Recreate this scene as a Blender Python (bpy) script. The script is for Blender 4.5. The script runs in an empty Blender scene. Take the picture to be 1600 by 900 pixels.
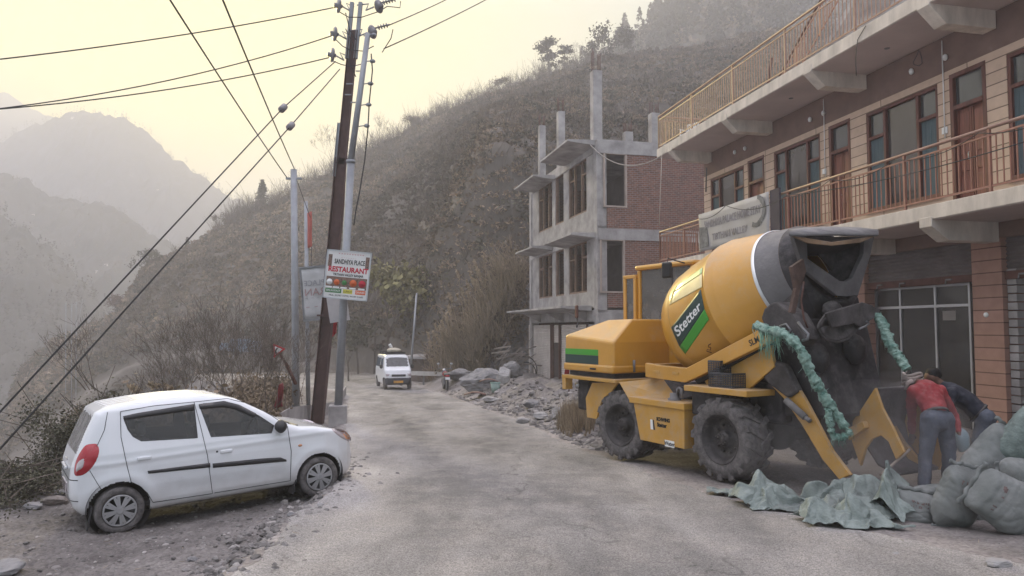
import bpy, bmesh, math, random
import numpy as np
from mathutils import Vector, Matrix
R = math.radians
random.seed(7); RNG = np.random.default_rng(11)
SC = bpy.context.scene; COL = SC.collection
# ------------------------------------------------------------------ camera, sky, sun, exposure
FPX = 1133.0; PITCH = math.atan(63 / FPX); EYE = 1.7
cd = bpy.data.cameras.new("camera"); cam = bpy.data.objects.new("camera", cd); COL.objects.link(cam)
cam.location = (0, 0, EYE); cam.rotation_euler = (math.pi / 2 + PITCH, 0, 0)
cd.sensor_width = 36; cd.lens = 36 * FPX / 1600; cd.clip_start = .05; cd.clip_end = 6000
SC.camera = cam
SKY_LOW = (2.0, 2.75, 3.1); SKY_GLOW = (8.6, 6.6, 0.0); SKY_TOP = (13.6, 13.3, 15.6)
SUN_AZ = R(-25); SUN_EL = R(19)
w = bpy.data.worlds.new("World"); SC.world = w; w.use_nodes = True
nt = w.node_tree; nt.nodes.clear()
wo = nt.nodes.new('ShaderNodeOutputWorld'); bg = nt.nodes.new('ShaderNodeBackground')
sky = nt.nodes.new('ShaderNodeTexSky'); sky.sky_type = 'NISHITA'; sky.sun_disc = False
sky.sun_elevation = SUN_EL; sky.sun_rotation = SUN_AZ; sky.altitude = 1500
sky.air_density = 1.2; sky.dust_density = 2.0; sky.ozone_density = 1.0
hs = nt.nodes.new('ShaderNodeHueSaturation'); hs.inputs['Saturation'].default_value = .62
nt.links.new(sky.outputs[0], hs.inputs['Color'])
def _m(op, a, b=None, c=None):
    k = nt.nodes.new('ShaderNodeMath'); k.operation = op
    for i, v in enumerate((a, b, c)):
        if v is None: continue
        if isinstance(v, (int, float)): k.inputs[i].default_value = v
        else: nt.links.new(v, k.inputs[i])
    return k.outputs[0]
def _mix(f, a, b):
    k = nt.nodes.new('ShaderNodeMix'); k.data_type = 'RGBA'; k.clamp_factor = True
    for i, v in ((0, f), (6, a), (7, b)):
        if isinstance(v, tuple): k.inputs[i].default_value = (*v, 1)
        elif isinstance(v, float): k.inputs[i].default_value = v
        else: nt.links.new(v, k.inputs[i])
    return k.outputs[2]
# dusty evening sky: pale veil, brighter overhead, yellow round the low sun
tcw = nt.nodes.new('ShaderNodeTexCoord'); sx_ = nt.nodes.new('ShaderNodeSeparateXYZ'); nt.links.new(tcw.outputs['Generated'], sx_.inputs[0])
GL_AZ, GL_EL = R(-24), R(7)
gd = (math.sin(GL_AZ) * math.cos(GL_EL), math.cos(GL_AZ) * math.cos(GL_EL), math.sin(GL_EL))
dt = nt.nodes.new('ShaderNodeVectorMath'); dt.operation = 'DOT_PRODUCT'; nt.links.new(tcw.outputs['Generated'], dt.inputs[0]); dt.inputs[1].default_value = gd
glow = _m('POWER', _m('MAXIMUM', dt.outputs['Value'], 0.0), 7.0)
elv = _m('MULTIPLY', _m('MAXIMUM', sx_.outputs[2], 0.0), 1.0)
low = _mix(glow, SKY_LOW, SKY_GLOW)
veil = _mix(_m('MULTIPLY', _m('MAXIMUM', _m('SUBTRACT', elv, .40), 0.0), 1.9), low, SKY_TOP)
nt.links.new(_mix(.95, hs.outputs[0], veil), bg.inputs[0])
bg.inputs[1].default_value = 0.12
nt.links.new(bg.outputs[0], wo.inputs[0])
sl = bpy.data.lights.new("sun", 'SUN'); sl.energy = 3.3; sl.angle = R(9); sl.color = (1, .82, .32)
so = bpy.data.objects.new("sun", sl); COL.objects.link(so)
sd = Vector((math.sin(SUN_AZ) * math.cos(SUN_EL), math.cos(SUN_AZ) * math.cos(SUN_EL), math.sin(SUN_EL)))
so.rotation_euler = sd.to_track_quat('Z', 'Y').to_euler()
SC.view_settings.view_transform = 'Standard'; SC.view_settings.look = 'None'
SC.view_settings.exposure = 0.98; SC.view_settings.gamma = 1.0
SC.render.engine = 'CYCLES'
SC.cycles.use_denoising = True; SC.cycles.volume_bounces = 2; SC.cycles.max_bounces = 6
SC.cycles.transparent_max_bounces = 12; SC.cycles.volume_step_rate = 4
HAZE_DENSITY = 0.0023; HAZE_COL = (.775, .765, .795)

# ------------------------------------------------------------------ projection helpers
def ray(px, py):
    x = (px - 800) / FPX; z = (450 - py) / FPX
    return np.array([x, math.cos(PITCH) - z * math.sin(PITCH), math.sin(PITCH) + z * math.cos(PITCH)])
def P(px, py, D):
    d = ray(px, py); return np.array([0, 0, EYE]) + d * (D / d[1])
def ZY(py, D):
    return P(800, py, D)[2]
class Frame:
    """a local frame standing on the ground: x along azimuth az, y to its left, z up"""
    def __init__(s, o, az, tilt=None):
        s.o = np.array(o, float); a = R(az)
        s.x = np.array([math.sin(a), math.cos(a), 0]); s.y = np.array([-math.cos(a), math.sin(a), 0]); s.z = np.array([0, 0, 1.])
        if tilt is not None:      # (unit x vector given): pitch along x
            s.x = np.array(tilt, float) / np.linalg.norm(tilt); s.y = np.cross([0, 0, 1.], s.x); s.y /= np.linalg.norm(s.y); s.z = np.cross(s.x, s.y)
        s.M = Matrix(((s.x[0], s.y[0], s.z[0], s.o[0]), (s.x[1], s.y[1], s.z[1], s.o[1]), (s.x[2], s.y[2], s.z[2], s.o[2]), (0, 0, 0, 1)))
    def loc(s, p):
        q = np.array(p) - s.o; return np.array([q @ s.x, q @ s.y, q @ s.z])
    def wor(s, p): return s.o + s.x * p[0] + s.y * p[1] + s.z * p[2]
    def hit(s, px, py, ax, val):          # ray against a local plane axis=val
        d = ray(px, py); n = (s.x, s.y, s.z)[ax]; c = np.array([0, 0, EYE])
        t = (val - (c - s.o) @ n) / (d @ n); return s.loc(c + d * t)
    def sx(s, px, y=0, py=450): return s.hit(px, py, 1, y)[0]

# ------------------------------------------------------------------ noise
_perm = np.random.default_rng(5).permutation(256); _perm = np.concatenate([_perm, _perm, _perm])
_g3 = np.random.default_rng(6).normal(size=(256, 3)); _g3 /= np.linalg.norm(_g3, axis=1)[:, None]
def pn(x, y, z=0.):
    x, y, z = np.broadcast_arrays(np.asarray(x, float), np.asarray(y, float), np.asarray(z, float))
    xi = np.floor(x).astype(int); yi = np.floor(y).astype(int); zi = np.floor(z).astype(int)
    xf, yf, zf = x - xi, y - yi, z - zi
    u, v, q = [t * t * t * (t * (t * 6 - 15) + 10) for t in (xf, yf, zf)]
    out = 0
    for dx in (0, 1):
        for dy in (0, 1):
            for dz in (0, 1):
                h = _perm[(_perm[(_perm[(xi + dx) & 255] + yi + dy) & 255] + zi + dz) & 255]
                g = _g3[h]; d = g[..., 0] * (xf - dx) + g[..., 1] * (yf - dy) + g[..., 2] * (zf - dz)
                out = out + d * (u if dx else 1 - u) * (v if dy else 1 - v) * (q if dz else 1 - q)
    return out
def fbm(x, y, z=0., o=4, g=.5):
    a = 1; s = 0; f = 1
    for i in range(o):
        s = s + a * pn(np.asarray(x) * f + 17 * i, np.asarray(y) * f + 9 * i, np.asarray(z) * f); a *= g; f *= 2.03
    return s
def sst(a, b, x):
    t = np.clip((np.asarray(x, float) - a) / (b - a), 0, 1); return t * t * (3 - 2 * t)

# ------------------------------------------------------------------ object helpers
WM = {}
def tag(o, label=None, cat=None, group=None, kind=None):
    if label: o['label'] = label
    if cat: o['category'] = cat
    if group: o['group'] = group
    if kind: o['kind'] = kind
    return o
def thing(name, label, cat, M=None, loc=None, group=None):
    o = bpy.data.objects.new(name, None); COL.objects.link(o); o.empty_display_size = .2
    m = M.copy() if M is not None else Matrix.Translation(Vector(loc if loc is not None else (0, 0, 0)))
    o.matrix_world = m; WM[o] = m
    return tag(o, label, cat, group)
class MB:
    def __init__(s): s.V = []; s.F = []; s.S = []; s.n = 0
    def add(s, v, f, smooth=False):
        v = np.asarray(v, float).reshape(-1, 3); s.V.append(v)
        for q in f: s.F.append(tuple(int(i) + s.n for i in q)); s.S.append(smooth)
        s.n += len(v); return s
    def hexa(s, p):  # 8 points: bottom 4 ccw, top 4
        return s.add(p, [(3, 2, 1, 0), (4, 5, 6, 7), (0, 1, 5, 4), (1, 2, 6, 5), (2, 3, 7, 6), (3, 0, 4, 7)])
    def bx(s, x0, x1, y0, y1, z0, z1):
        return s.hexa([(x0, y0, z0), (x1, y0, z0), (x1, y1, z0), (x0, y1, z0), (x0, y0, z1), (x1, y0, z1), (x1, y1, z1), (x0, y1, z1)])
    def rbx(s, c, size, ez=0, ey=0, ex=0):
        Rm = np.array(Matrix.Rotation(ez, 3, 'Z') @ Matrix.Rotation(ey, 3, 'Y') @ Matrix.Rotation(ex, 3, 'X'))
        h = np.array(size) / 2
        q = [(-1, -1, -1), (1, -1, -1), (1, 1, -1), (-1, 1, -1), (-1, -1, 1), (1, -1, 1), (1, 1, 1), (-1, 1, 1)]
        return s.hexa([np.array(c) + Rm @ (np.array(k) * h) for k in q])
    def bar(s, a, b, w, h=None, up=(0, 0, 1)):
        a = np.array(a, float); b = np.array(b, float); d = b - a; L = np.linalg.norm(d); d /= L; h = h or w
        u = np.cross(up, d)
        if np.linalg.norm(u) < 1e-4: u = np.cross((1, 0, 0), d)
        u /= np.linalg.norm(u); v = np.cross(d, u); u = u * w / 2; v = v * h / 2
        return s.hexa([a - u - v, a + u - v, b + u - v, b - u - v, a - u + v, a + u + v, b + u + v, b - u + v])
    def prism(s, poly, ax, a, b):       # poly in the two other axes (in order), extruded along ax
        n = len(poly); v = []
        for t in (a, b):
            for p in poly:
                q = list(p); q.insert(ax, t); v.append(q)
        f = [tuple(range(n))[::-1], tuple(range(n, 2 * n))] + [(i, (i + 1) % n, n + (i + 1) % n, n + i) for i in range(n)]
        ar = sum(poly[i][0] * poly[(i + 1) % n][1] - poly[(i + 1) % n][0] * poly[i][1] for i in range(n))
        if (ar < 0) ^ (ax == 1) ^ (b < a): f = [q[::-1] for q in f]
        return s.add(v, f)
    def slab(s, pts, th):               # polygon in 3d given thickness vector
        n = len(pts); pts = np.array(pts, float); v = np.vstack([pts, pts + np.array(th)])
        return s.add(v, [tuple(range(n))[::-1], tuple(range(n, 2 * n))] + [(i, (i + 1) % n, n + (i + 1) % n, n + i) for i in range(n)])
    def tube(s, pts, r, n=8, caps=True, smooth=True):
        pts = np.array(pts, float); m = len(pts); r = np.broadcast_to(np.asarray(r, float), (m,))
        t = np.gradient(pts, axis=0); t /= np.linalg.norm(t, axis=1)[:, None] + 1e-9
        ref = np.array([0, 0, 1.]) if abs(t[0][2]) < .9 else np.array([1., 0, 0]); v = []
        u = np.cross(t[0], ref); u /= np.linalg.norm(u)
        for i in range(m):
            u = u - t[i] * (u @ t[i]); u /= np.linalg.norm(u) + 1e-9; q = np.cross(t[i], u)
            for k in range(n):
                a = 2 * math.pi * k / n; v.append(pts[i] + r[i] * (u * math.cos(a) + q * math.sin(a)))
        f = [(i * n + k, i * n + (k + 1) % n, (i + 1) * n + (k + 1) % n, (i + 1) * n + k) for i in range(m - 1) for k in range(n)]
        s.add(v, f, smooth)
        if caps:
            b = s.n - m * n
            s.F.append(tuple(b + k for k in range(n))[::-1]); s.S.append(False)
            s.F.append(tuple(b + (m - 1) * n + k for k in range(n))); s.S.append(False)
        return s
    def lathe(s, prof, o, ax, n=32, smooth=True, cap=False, a0=0, a1=2 * math.pi):   # prof (dist,radius)
        o = np.array(o, float); ax = np.array(ax, float); ax /= np.linalg.norm(ax)
        ref = np.array([0, 0, 1.]) if abs(ax[2]) < .9 else np.array([1., 0, 0]); u = np.cross(ref, ax); u /= np.linalg.norm(u); q = np.cross(ax, u)
        full = abs(a1 - a0 - 2 * math.pi) < 1e-6; nn = n if full else n + 1; v = []
        for (d, r) in prof:
            for k in range(nn):
                a = a0 + (a1 - a0) * k / n; v.append(o + ax * d + r * (u * math.cos(a) + q * math.sin(a)))
        f = [(i * nn + k, i * nn + (k + 1) % nn, (i + 1) * nn + (k + 1) % nn, (i + 1) * nn + k) for i in range(len(prof) - 1) for k in range(n)]
        s.add(v, f, smooth)
        if cap:
            b = s.n - len(v); s.F.append(tuple(b + k for k in range(nn))[::-1]); s.S.append(False)
            s.F.append(tuple(b + (len(prof) - 1) * nn + k for k in range(nn))); s.S.append(False)
        return s
    def ball(s, c, r, nu=16, nv=10, M=None, fn=None):
        c = np.array(c, float); r = np.broadcast_to(np.asarray(r, float), (3,)); v = [(0, 0, -1.)]
        for i in range(1, nv):
            ph = -math.pi / 2 + math.pi * i / nv
            for k in range(nu):
                a = 2 * math.pi * k / nu; v.append((math.cos(ph) * math.cos(a), math.cos(ph) * math.sin(a), math.sin(ph)))
        v.append((0, 0, 1.)); v = np.array(v)
        if fn is not None: v = fn(v)
        v = v * r
        if M is not None: v = v @ np.array(M).T
        f = [(0, 1 + (k + 1) % nu, 1 + k) for k in range(nu)]
        f += [(1 + i * nu + k, 1 + i * nu + (k + 1) % nu, 1 + (i + 1) * nu + (k + 1) % nu, 1 + (i + 1) * nu + k) for i in range(nv - 2) for k in range(nu)]
        e = 1 + (nv - 1) * nu; f += [(e, e - nu + k, e - nu + (k + 1) % nu) for k in range(nu)]
        return s.add(v + c, f, True)
    def grid(s, A, smooth=True):        # A (m,n,3)
        m, n = A.shape[:2]
        return s.add(A.reshape(-1, 3), [(i * n + j, i * n + j + 1, (i + 1) * n + j + 1, (i + 1) * n + j) for i in range(m - 1) for j in range(n - 1)], smooth)
    def build(s, name, mat, parent=None, world=False, bevel=0, solid=0, smooth_all=None):
        me = bpy.data.meshes.new(name); V = np.vstack(s.V) if s.V else np.zeros((0, 3))
        if parent is not None and world:
            M = WM.get(parent) or parent.matrix_world; Mi = np.array(M.inverted()); V = V @ Mi[:3, :3].T + Mi[:3, 3]
        org = np.zeros(3)
        if parent is None and len(V):
            org = np.array([(V[:, 0].min() + V[:, 0].max()) / 2, (V[:, 1].min() + V[:, 1].max()) / 2, V[:, 2].min()]); V = V - org
        me.from_pydata(V.tolist(), [], s.F)
        me.polygons.foreach_set('use_smooth', [bool(x) if smooth_all is None else smooth_all for x in s.S])
        me.materials.append(mat); me.update()
        o = bpy.data.objects.new(name, me); COL.objects.link(o); o.location = org
        if parent is not None:
            o.parent = parent
            pm = WM.get(parent); WM[o] = pm if pm is not None else parent.matrix_world.copy()
        if bevel:
            b = o.modifiers.new('bevel', 'BEVEL'); b.width = bevel; b.segments = 2; b.limit_method = 'ANGLE'; b.angle_limit = R(35)
        if solid:
            b = o.modifiers.new('solid', 'SOLIDIFY'); b.thickness = solid
        return o
def raw(name, V, F, mat, col=None, smooth=False, parent=None):
    me = bpy.data.meshes.new(name); V = np.asarray(V, np.float32); F = np.asarray(F, np.int32); k = F.shape[1]
    if parent is not None:
        Mi = np.array(WM[parent].inverted()); V = V @ Mi[:3, :3].T + Mi[:3, 3]
    me.vertices.add(len(V)); me.vertices.foreach_set('co', V.astype(np.float32).ravel())
    me.loops.add(F.size); me.loops.foreach_set('vertex_index', F.ravel())
    me.polygons.add(len(F)); me.polygons.foreach_set('loop_start', np.arange(0, F.size, k, dtype=np.int32)); me.polygons.foreach_set('loop_total', np.full(len(F), k, np.int32))
    me.polygons.foreach_set('use_smooth', np.full(len(F), smooth)); me.update(calc_edges=True); me.validate()
    if col is not None:
        at = me.color_attributes.new('tone', 'FLOAT_COLOR', 'POINT'); c = np.ones((len(V), 4), np.float32); c[:, 0] = c[:, 1] = c[:, 2] = col; at.data.foreach_set('color', c.ravel())
    me.materials.append(mat); o = bpy.data.objects.new(name, me); COL.objects.link(o)
    if parent is not None: o.parent = parent
    return o
def gridmesh(name, A, mat, col=None, smooth=True):
    m, n = A.shape[:2]; i = np.arange(m - 1)[:, None] * n + np.arange(n - 1)[None]
    F = np.stack([i, i + 1, i + n + 1, i + n], -1).reshape(-1, 4)
    return raw(name, A.reshape(-1, 3), F, mat, None if col is None else col.ravel(), smooth)
def copy_tree(o, parent=None):
    c = o.copy(); COL.objects.link(c)
    if parent is not None: c.parent = parent
    for ch in [x for x in KIDS(o)]: copy_tree(ch, c)
    return c
def KIDS(o): return [x for x in COL.objects if x.parent == o]
def text(body, size, mat, name, parent, M, extrude=.002, align='CENTER', sx=1.0, bold=0.0, shear=0):
    """lettering turned into a mesh in the given local matrix of its parent"""
    cu = bpy.data.curves.new(name, 'FONT'); cu.body = body; cu.size = size; cu.extrude = extrude; cu.align_x = align; cu.align_y = 'CENTER'
    cu.offset = bold; cu.shear = shear; cu.resolution_u = 3
    t = bpy.data.objects.new('tmp', cu); COL.objects.link(t); bpy.context.view_layer.update()
    me = bpy.data.meshes.new_from_object(t.evaluated_get(bpy.context.evaluated_depsgraph_get()))
    COL.objects.unlink(t); bpy.data.objects.remove(t)
    me.transform(M @ Matrix.Diagonal((sx, 1, 1, 1))); me.materials.clear(); me.materials.append(mat)
    o = bpy.data.objects.new(name, me); COL.objects.link(o); o.parent = parent; return o
def basis(o, x, y):
    x = Vector(x).normalized(); z = x.cross(Vector(y)).normalized(); y = z.cross(x)
    return Matrix(((x.x, y.x, z.x, o[0]), (x.y, y.y, z.y, o[1]), (x.z, y.z, z.z, o[2]), (0, 0, 0, 1)))

# ------------------------------------------------------------------ materials
DUST = (.30, .28, .265)
def mat(name, col, rough=.8, metal=0, var=.18, scale=2., bump=.15, bscale=25., dust=0., spec=.3, coat=0., col2=None, c2t=.5, tone=False, detail=6, two=None, coord='Object', stretch=(1, 1, 1), dustcol=DUST, dustup=True):
    m = bpy.data.materials.new(name); m.use_nodes = True; n = m.node_tree.nodes; l = m.node_tree.links
    b = n['Principled BSDF']; b.inputs['Roughness'].default_value = rough; b.inputs['Metallic'].default_value = metal
    b.inputs['Specular IOR Level'].default_value = spec; b.inputs['Coat Weight'].default_value = coat; b.inputs['Coat Roughness'].default_value = .15
    tc = n.new('ShaderNodeTexCoord'); mp = n.new('ShaderNodeMapping'); mp.inputs['Scale'].default_value = stretch; l.new(tc.outputs[coord], mp.inputs[0])
    no = n.new('ShaderNodeTexNoise'); no.inputs['Scale'].default_value = scale; no.inputs['Detail'].default_value = detail; no.inputs['Roughness'].default_value = .6; l.new(mp.outputs[0], no.inputs[0])
    rp = n.new('ShaderNodeValToRGB'); l.new(no.outputs[0], rp.inputs[0])
    rp.color_ramp.elements[0].position = .3; rp.color_ramp.elements[1].position = .7
    lo = [c * (1 - var) for c in col]; hi = [min(1, c * (1 + var)) for c in col]
    if col2 is not None: lo, hi = col, col2
    rp.color_ramp.elements[0].color = (*lo, 1); rp.color_ramp.elements[1].color = (*hi, 1)
    out = rp.outputs[0]
    if tone:
        at = n.new('ShaderNodeAttribute'); at.attribute_name = 'tone'
        mx = n.new('ShaderNodeMix'); mx.data_type = 'RGBA'; mx.blend_type = 'MULTIPLY'; mx.inputs[0].default_value = 1
        l.new(out, mx.inputs[6]); l.new(at.outputs[0], mx.inputs[7]); out = mx.outputs[2]
    if dust:
        n2 = n.new('ShaderNodeTexNoise'); n2.inputs['Scale'].default_value = scale * 1.7 + .7; n2.inputs['Detail'].default_value = 8; n2.inputs['Roughness'].default_value = .7; l.new(tc.outputs[coord], n2.inputs[0])
        f = n2.outputs[0]
        mr = n.new('ShaderNodeMapRange'); mr.inputs[1].default_value = .72 - .5 * dust; mr.inputs[2].default_value = 1.0 - .35 * dust; mr.inputs[3].default_value = 0; mr.inputs[4].default_value = min(1, .45 + dust * .6)
        if dustup:
            ge = n.new('ShaderNodeNewGeometry'); sp = n.new('ShaderNodeSeparateXYZ'); l.new(ge.outputs['Normal'], sp.inputs[0])
            ma = n.new('ShaderNodeMath'); ma.operation = 'MULTIPLY_ADD'; l.new(sp.outputs[2], ma.inputs[0]); ma.inputs[1].default_value = .22; l.new(f, ma.inputs[2]); f = ma.outputs[0]
        l.new(f, mr.inputs[0])
        mx = n.new('ShaderNodeMix'); mx.data_type = 'RGBA'; l.new(mr.outputs[0], mx.inputs[0]); l.new(out, mx.inputs[6]); mx.inputs[7].default_value = (*dustcol, 1); out = mx.outputs[2]
        mr2 = n.new('ShaderNodeMapRange'); mr2.inputs[3].default_value = rough; mr2.inputs[4].default_value = .95; l.new(mr.outputs[0], mr2.inputs[0]); l.new(mr2.outputs[0], b.inputs['Roughness'])
    l.new(out, b.inputs['Base Color'])
    if bump:
        n3 = n.new('ShaderNodeTexNoise'); n3.inputs['Scale'].default_value = bscale; n3.inputs['Detail'].default_value = 5; l.new(mp.outputs[0], n3.inputs[0])
        bp = n.new('ShaderNodeBump'); bp.inputs['Strength'].default_value = min(1, bump * 2); bp.inputs['Distance'].default_value = .01 if bscale > 8 else .05; l.new(n3.outputs[0], bp.inputs['Height']); l.new(bp.outputs[0], b.inputs['Normal'])
    if two is not None:        # inner side of a shell
        ge = n.new('ShaderNodeNewGeometry'); mx = n.new('ShaderNodeMix'); mx.data_type = 'RGBA'; l.new(ge.outputs['Backfacing'], mx.inputs[0]); l.new(out, mx.inputs[6]); mx.inputs[7].default_value = (*two, 1); l.new(mx.outputs[2], b.inputs['Base Color'])
    return m
def glass(name, tint=(.25, .28, .28), see=.5, rough=.06, dusty=.1):
    m = bpy.data.materials.new(name); m.use_nodes = True; n = m.node_tree.nodes; l = m.node_tree.links; n.remove(n['Principled BSDF'])
    out = n['Material Output']; tr = n.new('ShaderNodeBsdfTransparent'); tr.inputs[0].default_value = (*[c * see * 2 for c in tint], 1)
    gl = n.new('ShaderNodeBsdfGlossy'); gl.inputs[0].default_value = (.9, .9, .9, 1); gl.inputs['Roughness'].default_value = rough
    fr = n.new('ShaderNodeFresnel'); fr.inputs[0].default_value = 1.5
    a = n.new('ShaderNodeMixShader'); l.new(fr.outputs[0], a.inputs[0]); l.new(tr.outputs[0], a.inputs[1]); l.new(gl.outputs[0], a.inputs[2])
    df = n.new('ShaderNodeBsdfDiffuse'); df.inputs[0].default_value = (.3, .29, .28, 1); b = n.new('ShaderNodeMixShader')
    tc = n.new('ShaderNodeTexCoord'); no = n.new('ShaderNodeTexNoise'); no.inputs['Scale'].default_value = 5; no.inputs['Detail'].default_value = 6; l.new(tc.outputs['Object'], no.inputs[0])
    mr = n.new('ShaderNodeMapRange'); mr.inputs[1].default_value = .3; mr.inputs[2].default_value = .8; mr.inputs[3].default_value = dusty * .6; mr.inputs[4].default_value = dusty * 1.8; l.new(no.outputs[0], mr.inputs[0])
    l.new(mr.outputs[0], b.inputs[0]); l.new(a.outputs[0], b.inputs[1]); l.new(df.outputs[0], b.inputs[2]); l.new(b.outputs[0], out.inputs[0])
    return m
def tiles(name, c1, c2, mortar, bw, bh, msize=.02, rough=.8, axes='xz', dust=.3, bump=.4, off=.5, var=.5):
    m = mat(name, c1, rough, var=.1, bump=0, dust=dust); n = m.node_tree.nodes; l = m.node_tree.links
    tc = n.new('ShaderNodeTexCoord'); sp = n.new('ShaderNodeSeparateXYZ'); cb = n.new('ShaderNodeCombineXYZ'); l.new(tc.outputs['Object'], sp.inputs[0])
    l.new(sp.outputs['xyz'.index(axes[0])], cb.inputs[0]); l.new(sp.outputs['xyz'.index(axes[1])], cb.inputs[1])
    br = n.new('ShaderNodeTexBrick'); l.new(cb.outputs[0], br.inputs[0]); br.inputs['Scale'].default_value = 1; br.inputs['Brick Width'].default_value = bw; br.inputs['Row Height'].default_value = bh
    br.inputs['Mortar Size'].default_value = msize; br.inputs['Mortar Smooth'].default_value = .2; br.offset = off; br.inputs['Color1'].default_value = (*c1, 1); br.inputs['Color2'].default_value = (*c2, 1); br.inputs['Mortar'].default_value = (*mortar, 1)
    # multiply with fine noise then feed where the ramp went
    no = n.new('ShaderNodeTexNoise'); no.inputs['Scale'].default_value = 6; no.inputs['Detail'].default_value = 8; l.new(tc.outputs['Object'], no.inputs[0])
    mr = n.new('ShaderNodeMapRange'); mr.inputs[3].default_value = 1 - var; mr.inputs[4].default_value = 1 + var; l.new(no.outputs[0], mr.inputs[0])
    mx = n.new('ShaderNodeMix'); mx.data_type = 'RGBA'; mx.blend_type = 'MULTIPLY'; mx.inputs[0].default_value = 1; l.new(br.outputs[0], mx.inputs[6]); l.new(mr.outputs[0], mx.inputs[7])
    ramp = [x for x in n if x.type == 'VALTORGB'][0]
    for lk in list(ramp.outputs[0].links):
        s = lk.to_socket; l.remove(lk); l.new(mx.outputs[2], s)
    if bump:
        bp = n.new('ShaderNodeBump'); bp.inputs['Strength'].default_value = bump; bp.inputs['Distance'].default_value = .01; bp.invert = True; l.new(br.outputs['Fac'], bp.inputs['Height']); l.new(bp.outputs[0], n['Principled BSDF'].inputs['Normal'])
    return m
# ------------------------------------------------------------------ the ground near the camera
LEFT = ([-8, 0, 5.6, 10, 14, 19, 28, 38, 46, 60], [-2.2, -2.2, -2.2, -2.35, -3.1, -4.4, -6.3, -9.2, -14, -22])
RIGHT = ([-8, 0, 6, 7.5, 9.1, 13.6, 20, 29, 38, 46, 60], [6, 5, 4.3, 3.35, 2.5, 1.3, .1, -2.0, -4.3, -6, -9])
EDGE = ([-8, 5, 8, 10, 12, 20, 26, 40, 46, 60], [-8, -6.7, -6.3, -6.6, -7.1, -7.4, -9, -12.5, -18, -26])
def road_l(y): return np.interp(y, *LEFT)
def road_r(y): return np.interp(y, *RIGHT)
def drop_x(y): return np.interp(y, *EDGE)
def base_z(y): return -.04 * np.clip(y, -8, 48) - .01 * np.clip(np.asarray(y) - 48, 0, 100)
def gz(x, y, fine=True):
    x = np.asarray(x, float); y = np.asarray(y, float)
    z = base_z(y)
    n1 = fbm(x * .6, y * .6, 3., 4)
    dl = road_l(y) + .25 * pn(x * 0 + y * 1.3, y * .2, 5.) - x       # > 0 left of the road
    dr = x - road_r(y) - .3 * pn(y * .9, y * .3, 8.)
    left = sst(0, .3, dl)
    near = 1 - sst(9, 13, y)
    z = z - left * .08 - near * (.13 * sst(0, .25, dl) + .10 * sst(.2, 2.2, dl) - .03 * sst(2.2, 4, dl))
    z = z + .05 * np.exp(-((dl + .15) / .2) ** 2) * near * (.6 + 1.4 * pn(x * 2.2, y * 2.2, 1.))        # lip of broken asphalt
    ext = sst(.1, .9, dl)
    # gravel and rubble bank on the right, in front of the unfinished house
    bank = sst(13, 17, y) * (1 - sst(44, 50, y)) * sst(.1, 1.9, dr) * (1 - sst(9, 14, dr))
    z = z + bank * (.60 + .5 * n1)
    right = sst(.2, 1.2, dr)
    # fall into the valley
    d = drop_x(y) - x + .8 * n1
    fall = np.clip(d, 0, 100)
    z = z - fall * .75 - .5 * sst(0, 1.5, d) + .9 * sst(.5, 5, d) * n1
    # embankment: ground stays clear of the valley floor sheet
    z = np.maximum(z, -24.3)
    if fine:
        a = .006 + .022 * np.maximum(ext, right) + .05 * bank + .1 * sst(.5, 5, d)
        z = z + a * (fbm(x * 2.1, y * 2.1, 1., 4) + .55 * fbm(x * 7, y * 7, 2., 3))
        z = z + left * near * (.055 * np.abs(fbm(x * 3, y * 3, 6., 4)) + .022 * (1 - 2.2 * np.abs(fbm(x * 9, y * 9, 5., 3))))
        # potholes and wheel ruts further down the road
        rough = sst(12, 20, y)
        z = z + rough * .085 * fbm(x * 1.0, y * .8, 4., 4)
    return z
def GZ(x, y): return float(gz(np.array([x]), np.array([y]))[0])
def onground(px, py):        # point where the pixel's ray meets the ground
    d = ray(px, py); t = np.linspace(4, 60, 1500); X = d[0] * t; Y = d[1] * t; Z = EYE + d[2] * t
    hit = Z < gz(X, Y); k = np.argmax(hit) if hit.any() else int(np.argmin(np.abs(Y - 40))); return np.array([X[k], Y[k], GZ(X[k], Y[k])])

m_dirt = mat('dirt', (.095, .084, .080), .95, var=.3, scale=1.3, bump=.6, bscale=14, col2=(.20, .182, .172), dust=.3, dustcol=(.27, .25, .24), dustup=False, detail=12, tone=True)
def add_stones(m, scale=26, amt=.35):
    n = m.node_tree.nodes; l = m.node_tree.links; tc = n.new('ShaderNodeTexCoord'); vo = n.new('ShaderNodeTexVoronoi'); vo.inputs['Scale'].default_value = scale; l.new(tc.outputs['Object'], vo.inputs[0])
    b = n['Principled BSDF']; src = b.inputs['Base Color'].links[0].from_socket
    sp = n.new('ShaderNodeSeparateColor'); l.new(vo.outputs['Color'], sp.inputs[0])
    mr = n.new('ShaderNodeMapRange'); mr.inputs[3].default_value = 1 - amt; mr.inputs[4].default_value = 1 + amt; l.new(sp.outputs[0], mr.inputs[0])
    mx = n.new('ShaderNodeMix'); mx.data_type = 'RGBA'; mx.blend_type = 'MULTIPLY'; mx.inputs[0].default_value = 1; l.new(src, mx.inputs[6]); l.new(mr.outputs[0], mx.inputs[7]); l.new(mx.outputs[2], b.inputs['Base Color'])
    ob = b.inputs['Normal'].links[0].from_socket if b.inputs['Normal'].links else None
    bp = n.new('ShaderNodeBump'); bp.invert = True; bp.inputs['Strength'].default_value = .5; bp.inputs['Distance'].default_value = .02; l.new(vo.outputs['Distance'], bp.inputs['Height'])
    if ob: l.new(ob, bp.inputs['Normal'])
    l.new(bp.outputs[0], b.inputs['Normal']); return m
add_stones(m_dirt, 34, .22)
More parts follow.
